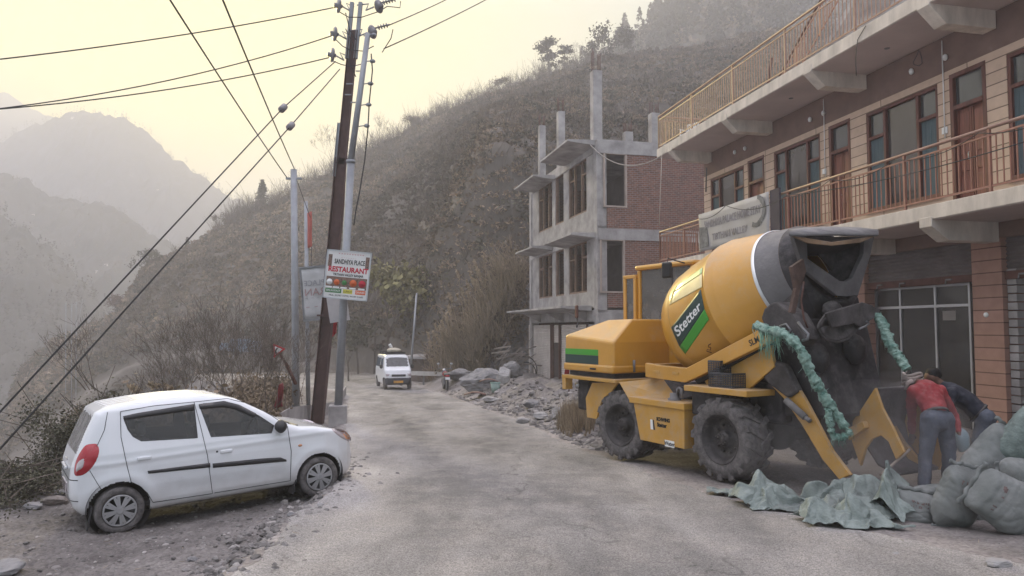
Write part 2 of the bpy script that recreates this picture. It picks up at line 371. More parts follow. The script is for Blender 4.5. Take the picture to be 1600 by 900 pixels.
m_road = add_stones(mat('asphalt', (.14, .134, .132), .9, scale=.9, bump=.5, bscale=70, col2=(.315, .295, .28), dust=.5, dustcol=(.36, .325, .295), dustup=False, stretch=(1, .35, 1), detail=14, tone=True), 95, .35)
ys = np.concatenate([np.linspace(-8, 4, 40), 4 * (62 / 4) ** np.linspace(0, 1, 620)[1:]])
ss = np.concatenate([np.linspace(-4.2, -1.1, 90), np.linspace(-1.1, 1.1, 720)[1:], np.linspace(1.1, 3, 40)[1:]])
Yg, Sg = np.meshgrid(ys, ss, indexing='ij'); Xg = Sg * (np.abs(Yg) + 1.5)
A = np.stack([Xg, Yg, gz(Xg, Yg)], -1)
A[..., 2] -= .0
gt = 1 + .75 * np.exp(-np.clip(Xg - road_r(Yg), 0, 9) / .55) * (Xg > road_r(Yg) - .3) + .55 * np.exp(-np.clip(road_l(Yg) - Xg, 0, 9) / .16) * (Xg < road_l(Yg) + .3) + .35 * fbm(Xg * .7, Yg * .7, 2., 4) + .12 * sst(12, 17, Yg)
ground = tag(gridmesh('ground', A, m_dirt, gt), 'dusty stony verge and yard beside the road', None, None, 'structure')
# the road: a ragged-edged sheet on the ground
yr = np.concatenate([np.linspace(-8, 4, 40), 4 * (58 / 4) ** np.linspace(0, 1, 560)[1:]]); tr = np.linspace(0, 1, 260)
Yr, Tr = np.meshgrid(yr, tr, indexing='ij')
el = road_l(Yr) - .0 + .10 * fbm(Yr * 2.2, 0, 1., 4) + .25 * pn(Yr * .7, 0, 2.); er = road_r(Yr) + .3 * fbm(Yr * 1.1, 0, 7., 4) + .16 * fbm(Yr * 5, 0, 3., 4)
Xr = el + (er - el) * Tr
Zr = gz(Xr, Yr) + .012 * sst(0, .02, Tr) * (1 - sst(.985, 1, Tr)) - .01 * (1 - sst(0, .01, Tr)) - .01 * sst(.992, 1, Tr)
tn = 1.0 + .25 * sst(14, 24, Yr) * fbm(Xr * 1.5, Yr * 1.1, 8., 4) + .30 * fbm(Xr * .8, Yr * .25, 3., 5) + .12 * fbm(Xr * 3, Yr * 1.2, 4., 3) - .27 * np.exp(-((Tr - .34) / .055) ** 2) * (.6 + pn(Yr * .3, 0, 1.)) - .22 * np.exp(-((Tr - .60) / .06) ** 2) * (.6 + pn(Yr * .25, 4, 1.)) + .42 * (1 - sst(0, .20, Tr + .04 * fbm(Xr, Yr, 1., 3))) + .22 * sst(.86, 1, Tr + .05 * fbm(Xr, Yr, 2., 3))
cell = np.abs(fbm(Xr * .55 + 3, Yr * .35, 9., 4)); tn = tn * (1 - .42 * np.exp(-(cell / .006) ** 2) * (pn(Xr * .5, Yr * .3, 2.) > -.02))      # cracks
ptch = (np.abs(Xr - .9) < .7 + .1 * pn(Yr * 3, 1, 1)) & (np.abs(Yr - 9.6) < 1.1 + .2 * pn(Xr * 3, 2, 1)); tn = np.where(ptch, tn * .84, tn)
road = tag(gridmesh('road', np.stack([Xr, Yr, Zr], -1), m_road, tn), 'dusty worn asphalt road running downhill', None, None, 'structure')

# ------------------------------------------------------------------ valley floor, hills, mountains
m_hill = (mat('hillside', (.065, .054, .046), .95, scale=.07, bump=.8, bscale=1.2, col2=(.15, .130, .110), detail=14, dust=.35, dustcol=(.20, .18, .16), dustup=False))
m_far = mat('mountain', (.028, .030, .030), .95, scale=.035, bump=.6, bscale=.3, col2=(.095, .086, .072), detail=12)
m_river = add_stones(mat('riverbed', (.32, .33, .35), .9, scale=.08, bump=.8, bscale=1.5, col2=(.62, .63, .66), detail=12), .45, .6)
m_grey = mat('rock', (.20, .195, .20), .9, var=.35, scale=1.5, bump=.5, bscale=8, dust=.3)
yv = np.concatenate([np.linspace(-150, 60, 30), np.linspace(60, 330, 260)[1:], np.linspace(330, 1200, 40)[1:]]); xv = np.concatenate([np.linspace(-900, -230, 30), np.linspace(-230, -20, 260)[1:], np.linspace(-20, 900, 30)[1:]])
Yv, Xv = np.meshgrid(yv, xv, indexing='ij')
tag(gridmesh('valley_floor', np.stack([Xv, Yv, -24.6 + 1.2 * np.abs(fbm(Xv * .12, Yv * .12, 0., 4)) * (Yv > 60) * (Xv < -20)], -1), m_river), 'stony river bed in the valley', None, None, 'structure')
# polar profiles of the near hillside: pixel column -> (distance of its foot, foot height row, ridge distance, ridge row)
SIL = ([-60, 20, 30, 45, 90, 142, 170, 198, 212, 227, 272, 295, 352, 397, 440, 520, 560, 600, 640, 680, 720, 780, 820, 860, 900, 940, 1000, 1050, 1100, 1200, 1400, 1700, 2300],
       [660, 650, 612, 572, 532, 508, 500, 482, 452, 424, 405, 394, 360, 335, 318, 275, 248, 232, 212, 192, 178, 158, 142, 124, 112, 98, 88, 84, 80, 60, 30, -20, -60])
RD = ([-60, 20, 200, 300, 400, 560, 700, 860, 1100, 1500, 2300], [125, 125, 128, 136, 146, 158, 162, 158, 150, 130, 120])
FD = ([-60, 60, 200, 300, 400, 460, 520, 560, 620, 700, 760, 800, 860, 1100, 1400, 2300], [100, 101, 102, 98, 90, 82, 72, 62, 55, 49, 45, 45, 48, 52, 48, 44])
FZ = ([-60, 60, 140, 200, 300, 400, 460, 560, 620, 700, 2300], [-22, -14, -7, -3.6, -1.4, -1.5, -1.9, -2.3, -2.1, -2.0, -1.6])
pxs = np.concatenate([np.linspace(-60, 1200, 900), np.linspace(1200, 2300, 90)[1:]])
rid = np.interp(pxs, *RD); foot = np.interp(pxs, *FD); fz = np.interp(pxs, *FZ)
sy = np.interp(pxs, *SIL); rz = np.array([ZY(a, b) for a, b in zip(sy, rid)]) ; rz = np.maximum(rz, -24)
K = 330; rows = []
tt = np.linspace(0, 1, K)
def hill_prof(px_i):
    f, r, z0, z1 = foot[px_i], rid[px_i], fz[px_i], rz[px_i]
    cut = min(7., max(0, (z1 - z0) * .25)) * (1 + 1.2 * float(sst(620, 780, pxs[px_i]))); w_ = float(sst(470, 640, pxs[px_i]))
    D = [max(f - 38, 20) * (1 - w_) + (f - 12) * w_, f - 9, f - 6, f + 1, f + 4.5, f + (r - f) * .45, r, r + 40, r + 95]
    Z = [-24.8 * (1 - w_) + (z0 - 4) * w_, z0 - 5 + 4.5 * w_, z0, z0 + .1, z0 + cut, z0 + cut + (z1 - z0 - cut) * .42, z1, z1 - 10, z1 - 50]
    return D, Z
for i in range(len(pxs)):
    D, Z = hill_prof(i)
    kn = np.interp(np.linspace(0, 1, K), [0, .16, .2, .25, .32, .6, .85, .93, 1], D); rows.append(np.stack([kn, np.interp(kn, D, Z)], -1))
rows = np.array(rows); Dh, Zh = rows[..., 0], rows[..., 1]; Xh = (pxs[:, None] - 800) / FPX * Dh
am = sst(0, 12, Dh - foot[:, None] - 1) + .9 * sst(0, 14, foot[:, None] - 8 - Dh) ; am = am * (1 - .75 * np.exp(-((Dh - rid[:, None]) / 12) ** 2))
lowc = sst(60, 140, pxs)[:, None]
ridge_n = np.abs(fbm(Xh * .035, Dh * .02, Zh * .03, 4)); gul = -6 * ridge_n + 2.4 * fbm(Xh * .09, Dh * .09, Zh * .06, 4) + .9 * np.abs(fbm(Xh * .35, Dh * .35, Zh * .25, 3))
# ragged rock cuts just above the lower road
cutn = np.exp(-((Dh - foot[:, None] - 5) / 5) ** 2) * 1.5 * fbm(Xh * .3, Dh * .3, Zh * .3, 4)
Zh2 = Zh + am * lowc * (gul * .8 + 1.6) + cutn
Dw = Dh + am * lowc * 2.5 * fbm(Xh * .12, Zh * .12, 5., 4)
hill_pts = np.stack([Xh / Dh * Dw, Dw, Zh2], -1)
tag(gridmesh('hillside', hill_pts, m_hill), 'steep dry brown hillside above the road bend', None, None, 'structure')
# steeper forested slope behind, at the top right
px2 = np.linspace(780, 2300, 420); s2 = np.interp(px2, [780, 860, 930, 960, 1000, 1040, 1062, 1100, 1150, 1200, 1600, 2300], [240, 150, 96, 70, 48, 24, 2, -45, -100, -140, -150, -150])
r2 = 260.; t2 = np.linspace(0, 1, 160); D2 = 150 + (r2 - 150) * t2[None] + 0 * px2[:, None]; zt = np.array([ZY(a, r2) for a in s2]); zb = 24 + 0 * zt
Z2 = zb[:, None] + (zt - zb)[:, None] * t2[None] ** .9; X2 = (px2[:, None] - 800) / FPX * D2
Z2 = Z2 + (4 * np.abs(fbm(X2 * .04, D2 * .04, Z2 * .04, 5)) - 1.2) * (1 - .6 * t2[None] ** 6)
hill2_pts = np.stack([X2, D2, Z2], -1)
tag(gridmesh('far_slope', hill2_pts, m_hill), 'higher wooded slope behind the hillside', None, None, 'structure')
def mountain(name, label, px, yy, D, depth, amp, mt, zb=-24, seed=0, n=420):
    q = np.linspace(px[0], px[-1], n); s = np.interp(q, px, yy); t = np.linspace(0, 1.25, 150); zr = np.array([ZY(a, D) for a in s])
    Dm = (D - depth) + depth * t[None] + 0 * q[:, None]; X = (q[:, None] - 800) / FPX * D * (Dm / D) ** .6
    tc = np.minimum(t, 1)[None]; back = np.maximum(t - 1, 0)[None]
    Z = zb + (zr - zb)[:, None] * tc ** 1.15 - back * depth * 1.2
    rg = np.abs(fbm(X / D * 9 + seed, Dm / D * 3, seed, 5)); Z = Z + amp * (-rg * 2 + .55) * np.minimum(1, 4 * tc * (1.06 - tc)) + amp * .22 * fbm(X / D * 60, Dm / D * 60, seed, 3)
    pts = np.stack([X, Dm, Z], -1); tag(gridmesh(name, pts, mt), label, None, None, 'structure'); return pts
mt1 = mountain('mountain', 'palest distant mountain ridge', [-500, -150, 0, 30, 75, 115, 200, 330, 520], [60, 110, 148, 168, 187, 215, 270, 380, 500], 760, 190, 16, m_far, seed=3)
mt2 = mountain('mountain', 'long hazy blue mountain descending to the right', [-400, -100, 0, 50, 78, 100, 125, 150, 182, 205, 225, 260, 300, 340, 385, 420, 470, 620], [300, 250, 215, 198, 184, 176, 178, 183, 188, 200, 214, 243, 272, 300, 326, 350, 390, 520], 560, 180, 24, m_far, seed=8)
mt3 = mountain('mountain', 'middle valley slope with scattered villages', [-500, -100, 0, 35, 60, 110, 150, 185, 220, 260, 300, 350, 420], [180, 235, 268, 285, 300, 315, 322, 330, 350, 372, 400, 450, 560], 340, 110, 15, m_far, seed=13)
mt4 = mountain('mountain', 'darker near valley slope at the left edge', [-500, -200, 0, 40, 75, 110, 145, 175, 200, 240], [150, 230, 345, 368, 395, 428, 465, 505, 560, 640], 236, 80, 13, m_far, seed=21)
# the air
hz = MB(); hz.bx(-1000, 1000, -160, 1250, -26, 245)
hm = bpy.data.materials.new('haze'); hm.use_nodes = True; hn = hm.node_tree.nodes; hn.remove(hn['Principled BSDF'])
pv = hn.new('ShaderNodeVolumePrincipled'); pv.inputs['Color'].default_value = (*HAZE_COL, 1); pv.inputs['Density'].default_value = HAZE_DENSITY; pv.inputs['Anisotropy'].default_value = .25
hm.node_tree.links.new(pv.outputs[0], hn['Material Output'].inputs['Volume'])
tag(hz.build('haze', hm), 'pale dusty evening haze filling the valley', 'haze', None, 'stuff')
# ------------------------------------------------------------------ materials for the built things
m_conc = mat('concrete', (.33, .31, .305), .9, var=.38, scale=1.3, bump=.3, bscale=14, dust=.3, detail=10)
m_concl = mat('painted_concrete', (.57, .51, .45), .85, var=.24, scale=1.6, stretch=(2.2, 2.2, .6), bump=.15, bscale=20, dust=.3, dustcol=(.36, .32, .29), detail=10)
m_soffit = mat('soffit_paint', (.50, .42, .40), .9, var=.12, scale=.8, bump=.1)
m_brick = tiles('brick', (.215, .092, .06), (.13, .062, .046), (.22, .18, .17), .23, .085, .013, axes='xz', dust=.25, var=.35)
m_brick2 = tiles('brick_side', (.215, .092, .06), (.13, .062, .046), (.22, .18, .17), .23, .085, .013, axes='yz', dust=.25, var=.35)
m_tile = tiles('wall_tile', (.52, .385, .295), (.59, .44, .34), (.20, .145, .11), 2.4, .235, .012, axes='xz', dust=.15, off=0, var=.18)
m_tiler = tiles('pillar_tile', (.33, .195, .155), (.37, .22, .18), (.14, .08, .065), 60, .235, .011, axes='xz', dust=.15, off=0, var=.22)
m_maroon = mat('maroon_paint', (.19, .125, .105), .85, var=.15, dust=.2)
m_wood = mat('red_wood', (.12, .042, .033), .5, var=.35, scale=2, stretch=(6, 6, .6), bump=.1, dust=.12, spec=.4)
m_woodd = mat('door_wood', (.19, .068, .048), .45, var=.3, scale=3, stretch=(8, 8, .6), bump=.1, dust=.12, spec=.4)
m_rail = mat('rail_paint', (.28, .125, .095), .45, var=.15, scale=5, bump=0, dust=.2, spec=.5, dustcol=(.45, .36, .3))
m_railt = mat('top_rail_paint', (.29, .17, .13), .45, var=.15, scale=5, bump=0, dust=.2, spec=.5, dustcol=(.5, .42, .34))
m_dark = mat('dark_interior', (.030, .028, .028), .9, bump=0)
m_curtain = mat('teal_curtain', (.085, .12, .135), .85, var=.2, scale=1.5, stretch=(14, 14, .4), bump=.3, bscale=3)
m_curtain2 = mat('pale_curtain', (.13, .11, .105), .85, var=.25, scale=1.5, stretch=(12, 12, .3), bump=.3, bscale=3)
m_pane = mat('window_glass', (.045, .05, .055), .06, spec=.8, bump=0, var=.1, dust=.12, dustup=False)
m_panem = mat('reflecting_glass', (.07, .062, .06), .03, metal=.35, spec=.9, bump=0, var=.15, dust=.12, dustup=False)
m_alu = mat('aluminium', (.45, .45, .47), .35, metal=.7, var=.1, bump=0, dust=.2)
m_shut = mat('shutter_steel', (.15, .13, .13), .6, metal=.3, var=.2, scale=2, bump=0, dust=.3)
m_shutw = mat('pale_shutter', (.64, .58, .55), .6, metal=.1, var=.15, scale=2, bump=0, dust=.3)
m_white = mat('white_plastic', (.7, .7, .7), .5, bump=0, dust=.15)
m_steel = mat('dull_steel', (.20, .20, .21), .5, metal=.5, var=.25, scale=4, bump=.05, dust=.3)
m_rust = mat('rusty_steel', (.115, .055, .045), .75, metal=.1, var=.35, scale=4, bump=.15, dust=.2)
m_black = mat('black_rubber', (.022, .022, .023), .65, bump=.1, dust=.25)
m_wire = mat('cable', (.035, .035, .038), .6, bump=0)

def wall_open(mb, s0, s1, z0, z1, ops, y0=0, y1=-.22):
    """wall in the local xz plane between y0 (front) and y1, with rectangular openings and their reveals"""
    xs = sorted({s0, s1, *[v for o in ops for v in (o[0], o[1])]}); zs = sorted({z0, z1, *[v for o in ops for v in (o[2], o[3])]})
    xs = [v for v in xs if s0 <= v <= s1]; zs = [v for v in zs if z0 <= v <= z1]
    def solid(i, j):
        if i < 0 or j < 0 or i >= len(xs) - 1 or j >= len(zs) - 1: return False
        x = (xs[i] + xs[i + 1]) / 2; z = (zs[j] + zs[j + 1]) / 2
        return not any(o[0] < x < o[1] and o[2] < z < o[3] for o in ops)
    for i in range(len(xs) - 1):
        for j in range(len(zs) - 1):
            if not solid(i, j): continue
            a, b, c, d = xs[i], xs[i + 1], zs[j], zs[j + 1]
            mb.add([(a, y0, c), (b, y0, c), (b, y0, d), (a, y0, d)], [(3, 2, 1, 0)] if y0 > y1 else [(0, 1, 2, 3)])
            mb.add([(a, y1, c), (b, y1, c), (b, y1, d), (a, y1, d)], [(0, 1, 2, 3)] if y0 > y1 else [(3, 2, 1, 0)])
            for di, dj, q in ((-1, 0, [(a, c), (a, d)]), (1, 0, [(b, d), (b, c)]), (0, -1, [(b, c), (a, c)]), (0, 1, [(a, d), (b, d)])):
                if not solid(i + di, j + dj):
                    (p, r), (u, v) = q; mb.add([(p, y0, r), (u, y0, v), (u, y1, v), (p, y1, r)], [(0, 1, 2, 3)])
    return mb

# ------------------------------------------------------------------ the guest house on the right
HF = Frame((8.0, 11.3, -1.25), -12.0)      # x runs along the front into the distance, y towards the road
HZ = -1.25
hotel = thing('guest_house', 'tiled guest house with brown balcony railings above ground floor shops', 'building', HF.M)
def hz_(z): return z - HZ
WALL = -1.45; L1 = 14.1; S0 = -9.0
F1, F1T = hz_(3.68), hz_(3.95); F2, F2T = hz_(7.66), hz_(7.95)
def hs_(px, py=450, y=WALL): return HF.hit(px, py, 1, y)[0]
# upper storey wall: openings from the photograph's columns
WIN = [(1110, 1163), (1210, 1283), (1356, 1470), (1580, 1720)]; DOO = [(1169, 1195), (1297, 1331), (1489, 1547)]
ops = []; wl = []; dl = []
for a, b in WIN:
    x1, x0 = hs_(a, 300), hs_(b, 300); wl.append((x0, x1)); ops.append((x0, x1, F1T + .45, F1T + 2.78))
for a, b in DOO:
    x1, x0 = hs_(a, 300), hs_(b, 300); dl.append((x0, x1)); ops.append((x0, x1, F1T, F1T + 2.85))
x_ = S0; more = [(-4.9, -3.9), (-8.0, -7.0)]
LEND = hs_(1100, 300)
wall_open(MB(), 0, 1, 0, 1, [])
mb = wall_open(MB(), S0, LEND, F1T, F1T + 2.95, ops, WALL, WALL - .2); mb.build('wall', m_tile, hotel)
MB().bx(S0, LEND, WALL - .2, WALL - .012, F1T + 2.95, F2 - .02).build('upper_wall_band', m_maroon, hotel)
MB().bx(LEND - .22, LEND - .003, -7.5, WALL - .2, hz_(-1.2), F2 - .02).build('end_wall', m_concl, hotel)
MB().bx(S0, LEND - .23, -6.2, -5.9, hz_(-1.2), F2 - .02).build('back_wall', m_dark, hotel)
MB().bx(S0, L1, -7.5, 0, F1, F1T).build('balcony_slab', m_concl, hotel, bevel=.012)
MB().bx(S0, L1, -7.5, 0, F2, F2T).build('roof_slab', m_concl, hotel, bevel=.012)
MB().bx(S0, L1 - .04, WALL + .003, -.03, F2 - .012, F2 - .002).build('soffit', m_soffit, hotel)
MB().bx(S0, L1 - .04, WALL + .003, -.03, F1 - .012, F1 - .002).build('soffit', m_soffit, hotel)
# cantilever brackets under both slabs
def bracket(x, zt, h=.36):
    MB().prism([(WALL + .004, zt - .014), (.012, zt - .014), (.012, zt - .19), (-.35, zt - h), (WALL + .004, zt - h)], 0, x - .15, x + .15).build('bracket', m_concl, hotel, bevel=.01)
for p in (1446, 1262, 1130, 1045): bracket(hs_(p, 120, 0), F2 + .16, .52)
for p in (1447,): bracket(hs_(p, 360, 0), F1 + .06, .44)
for x in (4.6, 7.9, 11.3, 13.8): bracket(x, F1 + .02, .36)
# windows: side lights with transoms, wide middle pane
for (x0, x1) in wl:
    z0, z1 = F1T + .45, F1T + 2.78; y = WALL - .06; W = x1 - x0; t = .075
    a, b = x0 + W * .27, x1 - W * .27; zt = z1 - .62
    fr = MB()
    for (p, q, r, s_) in ((x0, x1, z1 - t, z1), (x0, x1, z0, z0 + t), (x0, x0 + t, z0 + t, z1 - t), (x1 - t, x1, z0 + t, z1 - t), (a - t / 2, a + t / 2, z0 + t, z1 - t), (b - t / 2, b + t / 2, z0 + t, z1 - t), (x0 + t, a - t / 2, zt - t / 2, zt + t / 2), (b + t / 2, x1 - t, zt - t / 2, zt + t / 2)):
        fr.bx(p, q, y - .07, y + .05, r, s_)
    f = fr.build('window', m_wood, hotel, bevel=.008)
    MB().bx(x0 - .05, x1 + .05, WALL - .02, WALL + .05, z0 - .05, z0 - .004).build('sill', m_wood, f)
    MB().bx(a, b, y - .03, y - .02, z0 + t, z1 - t).build('pane', m_panem, f)
    for (p, q) in ((x0 + t, a), (b, x1 - t)):
        MB().bx(p, q, y - .03, y - .02, z0 + t, z1 - t).build('pane', m_pane, f)
        g = MB(); n = 14; A = np.array([[[p + (q - p) * i / n, y - .012 + .006 * (-1) ** i, z] for i in range(n + 1)] for z in (z0 + t, zt - t / 2)]); g.grid(A).build('curtain', m_curtain, f)
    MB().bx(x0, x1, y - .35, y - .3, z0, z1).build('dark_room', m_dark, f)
    g = MB(); n = 30; A = np.array([[[a + (b - a) * i / n * .45, y - .1 + .02 * math.sin(i * 1.9), z] for i in range(n + 1)] for z in (z0, z1)]); g.grid(A).build('curtain', m_curtain2, f)
for (x0, x1) in dl:
    z0, z1 = F1T, F1T + 2.85; y = WALL - .05; t = .09; zt = z1 - .70
    fr = MB()
    for (p, q, r, s_) in ((x0, x1, z1 - t, z1), (x0, x0 + t, z0, z1 - t), (x1 - t, x1, z0, z1 - t), (x0 + t, x1 - t, zt - t / 2, zt + t / 2)):
        fr.bx(p, q, y - .08, y + .06, r, s_)
    f = fr.build('door_frame', m_wood, hotel, bevel=.008)
    MB().bx(x0 + t, x1 - t, y - .03, y - .02, zt + t / 2, z1 - t).build('transom_pane', m_pane, f)
    d = MB().bx(x0 + t, x1 - t, y - .075, y - .05, z0, zt - t / 2)
    xm = (x0 + x1) / 2
    for (p, q) in ((x0 + t, xm - .01), (xm + .01, x1 - t)):
        for (r, s_) in ((z0 + .1, z0 + .75), (z0 + .85, z0 + 1.1), (z0 + 1.2, zt - .14)):
            d.bx(p + .05, q - .05, y - .05, y - .03, r, s_)
        d.bx(p, p + .035, y - .05, y - .025, z0, zt - .05); d.bx(q - .035, q, y - .05, y - .025, z0, zt - .05)
    d.build('door_leaf', m_woodd, f, bevel=.006)
    MB().tube([(xm + .05, y - .02, z0 + 1.05), (xm + .05, y + .03, z0 + 1.05), (xm + .05, y + .03, z0 + 1.2), (xm + .05, y - .02, z0 + 1.2)], .009, 6).build('handle', m_alu, f)
# little boards by the doors and lamps high on the wall
for k, (p, q) in enumerate(((1288, 268), (1476, 204))):
    h = HF.hit(p, q, 1, WALL + .02); MB().bx(h[0] - .07, h[0] + .07, WALL + .003, WALL + .03, h[2] - .07, h[2] + .07).build('switch_box', m_white, hotel, bevel=.01)
for p, q in ((1150, 238), (1166, 232), (1268, 187), (1289, 177), (1427, 112), (1480, 90)):
    h = HF.hit(p, q, 1, WALL); MB().ball((h[0], WALL + .05, h[2]), (.05, .05, .07), 12, 8).build('lamp', m_white, hotel)
for p, q in ((1236, 154), (1386, 76)):
    h = HF.hit(p, q, 2, F2 - .02); MB().lathe([(0, .06), (.012, .05), (.014, 0)], (h[0], h[1], F2 - .013), (0, 0, -1), 16).build('ceiling_spot', m_steel, hotel)
# ground floor: pillars, lintel, shutters and shop glazing
SH = [(hs_(1521, 500), hs_(1352, 500))]; x0, x1 = SH[0]
x2 = hs_(1568, 500)
GF = hz_(-1.25); ZS = hz_(ZY(443, 14.3))            # top of the shop opening
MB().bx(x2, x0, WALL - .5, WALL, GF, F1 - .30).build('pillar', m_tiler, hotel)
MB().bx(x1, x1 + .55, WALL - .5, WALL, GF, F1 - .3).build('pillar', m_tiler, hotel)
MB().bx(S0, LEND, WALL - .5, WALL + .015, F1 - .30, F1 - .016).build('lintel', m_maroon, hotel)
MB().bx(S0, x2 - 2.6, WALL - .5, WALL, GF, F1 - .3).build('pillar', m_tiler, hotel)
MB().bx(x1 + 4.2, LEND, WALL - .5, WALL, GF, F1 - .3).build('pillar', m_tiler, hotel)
def shutter(xa, xb, zb, zt, y, m, nm='rolled_shutter', parent=hotel, step=.075):
    n = max(4, int((zt - zb) / step)); A = []; amp = .018 if step < .08 else .032
    for i in range(n * 4 + 1):
        z = zb + (zt - zb) * i / (n * 4); A.append([(xa, y + .0 + amp * math.sin(i * math.pi / 2), z), (xb, y + amp * math.sin(i * math.pi / 2), z)])
    return MB().grid(np.array(A)).build(nm, m, parent)
for (xa, xb) in ((x0, x1), (x2 - 2.6, x2), (x1 + .55, x1 + 4.2)):
    sh = shutter(xa, xb, ZS + .16, F1 - .3, WALL - .12, m_shut)
    MB().bx(xa, xb, WALL - .16, WALL - .06, ZS + .02, ZS + .17).build('bottom_bar', m_rust, sh, bevel=.006)
    for q in (.2, .62, .85):
        lk = MB(); lk.rbx((xa + (xb - xa) * q, WALL - .05, ZS + .1), (.14, .05, .03)); lk.tube([(xa + (xb - xa) * q + .07, WALL - .04, ZS + .1), (xa + (xb - xa) * q + .07, WALL - .02, ZS + .0)], .015, 6)
        lk.build('latch', m_steel, sh)
# shop front glazing
yg = WALL - .30; zb = hz_(ZY(476, 14.3)); fr = MB()
cols = [hs_(p, 550, yg) for p in (1352, 1370, 1410, 1465, 1519)]
cols = [min(max(c, x0 + .02), x1 - .02) for c in cols]
for c in cols: fr.bx(c - .025, c + .025, yg - .03, yg + .03, GF, ZS + .05)
for i in range(len(cols) - 1):
    fr.bx(cols[i + 1] + .025, cols[i] - .025, yg - .03, yg + .03, zb - .03, zb + .03); fr.bx(cols[i + 1] + .025, cols[i] - .025, yg - .03, yg + .03, ZS - .02, ZS + .05); fr.bx(cols[i + 1] + .025, cols[i] - .025, yg - .03, yg + .03, GF, GF + .55)
sf = fr.build('shop_front', m_alu, hotel, bevel=.004)
m_shopglass = glass('shop_glass', (.62, .58, .56), .5, .04, .10)
MB().bx(x0, x1, yg - .008, yg, GF + .5, ZS).build('pane', m_shopglass, sf)
h = HF.hit(1483, 493, 1, yg + .004); MB().bx(h[0] - .17, h[0] + .17, yg + .001, yg + .004, h[2] - .1, h[2] + .1).build('paper_notice', mat('notice_paper', (.22, .2, .19), bump=0), sf)
h = HF.hit(1541, 492, 1, WALL); MB().lathe([(0, .05), (.02, .045), (.02, 0)], (h[0], WALL, h[2]), (0, 1, 0), 12).build('wall_socket', m_white, hotel)
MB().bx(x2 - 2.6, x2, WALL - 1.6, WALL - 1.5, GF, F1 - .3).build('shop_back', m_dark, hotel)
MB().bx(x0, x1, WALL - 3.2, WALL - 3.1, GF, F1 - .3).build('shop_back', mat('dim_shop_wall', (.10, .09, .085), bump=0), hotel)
jb = MB()
for i in range(26): jb.rbx((x2 - .1, WALL - .2, GF + .1 + i * .155), (.16 + .04 * random.random(), .2, .13), .1 * random.random())
jb.build('broken_jamb', m_conc, hotel)
MB().bx(x2 - 2.5, x2 - .22, WALL - .62, WALL - .55, GF, ZS).build('shop_door', mat('tan_board', (.26, .21, .18), dust=.3), hotel)
# balcony railings
def railing(parent, pa, pb, h, n_post, mtop, mbal, nm='railing', gap=.125, world=False):
    pa = np.array(pa, float); pb = np.array(pb, float); up = np.array([0, 0, 1.]); d = pb - pa; L = np.linalg.norm(d[:2])
    r = MB().tube([pa + up * h, pb + up * h], .032, 8); rt = r.build(nm, mtop, parent)
    lo = MB(); lo.bar(pa + up * (h - .13), pb + up * (h - .13), .03, .03); lo.bar(pa + up * .1, pb + up * .1, .03, .03); lo.build('rail_bar', mbal, rt)
    for i in range(n_post + 1):
        p = pa + d * i / n_post; MB().bar(p, p + up * h, .045, .045).build('post', mbal, rt)
    nb = max(2, int(L / n_post / gap))
    for i in range(n_post):
        b = MB(); q = []
        for k in range(1, nb):
            p = pa + d * (i + k / nb) / n_post; b.bar(p + up * .1, p + up * (h - .13), .018, .018)
        b.bar(pa + d * (i / n_post) + up * .115, pa + d * ((i + 1) / n_post) + up * .115, .012, .01)
        b.build('baluster_panel', mbal, rt)
    return rt
railing(hotel, (S0, -.06, F1T), (L1 - .06, -.06, F1T), 1.08, 12, m_railt, m_rail)
railing(hotel, (L1 - .06, -.06, F1T), (L1 - .06, WALL, F1T), 1.08, 1, m_railt, m_rail)
railing(hotel, (S0, -.06, F2T), (L1 - .06, -.06, F2T), 1.15, 9, m_railt, m_railt)
railing(hotel, (L1 - .06, -.06, F2T), (L1 - .06, -7.3, F2T), 1.15, 4, m_railt, m_railt)
# stair flight up from the roof terrace, with its railing
q = HF.hit(1206, 60, 1, -3.0); st = MB()
xs0 = q[0]; st.slab([(xs0, -3.0, F2T + .1), (xs0 - 4.5, -3.0, F2T + 3.2), (xs0 - 4.5, -3.0, F2T + 2.9), (xs0 + .3, -3.0, F2T - .0)], (0, -1.1, 0)); sto = st.build('stair', m_conc, hotel)
railing(hotel, (xs0 - .3, -2.9, F2T + .6), (xs0 - 5.0, -2.9, F2T + 3.9), 1.0, 4, m_rust, m_rail, gap=.14)
MB().tube([(xs0 + .3, -2.7, F2T), (xs0 - .45, -2.7, F2T + 2.4)], .05, 8).build('stay_pole', m_rust, hotel)
# wire loop hanging from the soffit and the cable down its face
MB().tube([HF.hit(a, b, 1, -.7) for a, b in ((1436, 78), (1432, 88), (1427, 97), (1428, 101), (1436, 103), (1441, 99), (1440, 90), (1437, 80))], .008, 5).build('wire_loop', m_wire, hotel)
MB().tube([HF.hit(a, b, 1, .02) for a, b in ((1353, 40), (1340, 62), (1337, 90), (1338, 118))], .009, 5).build('cable', m_wire, hotel)
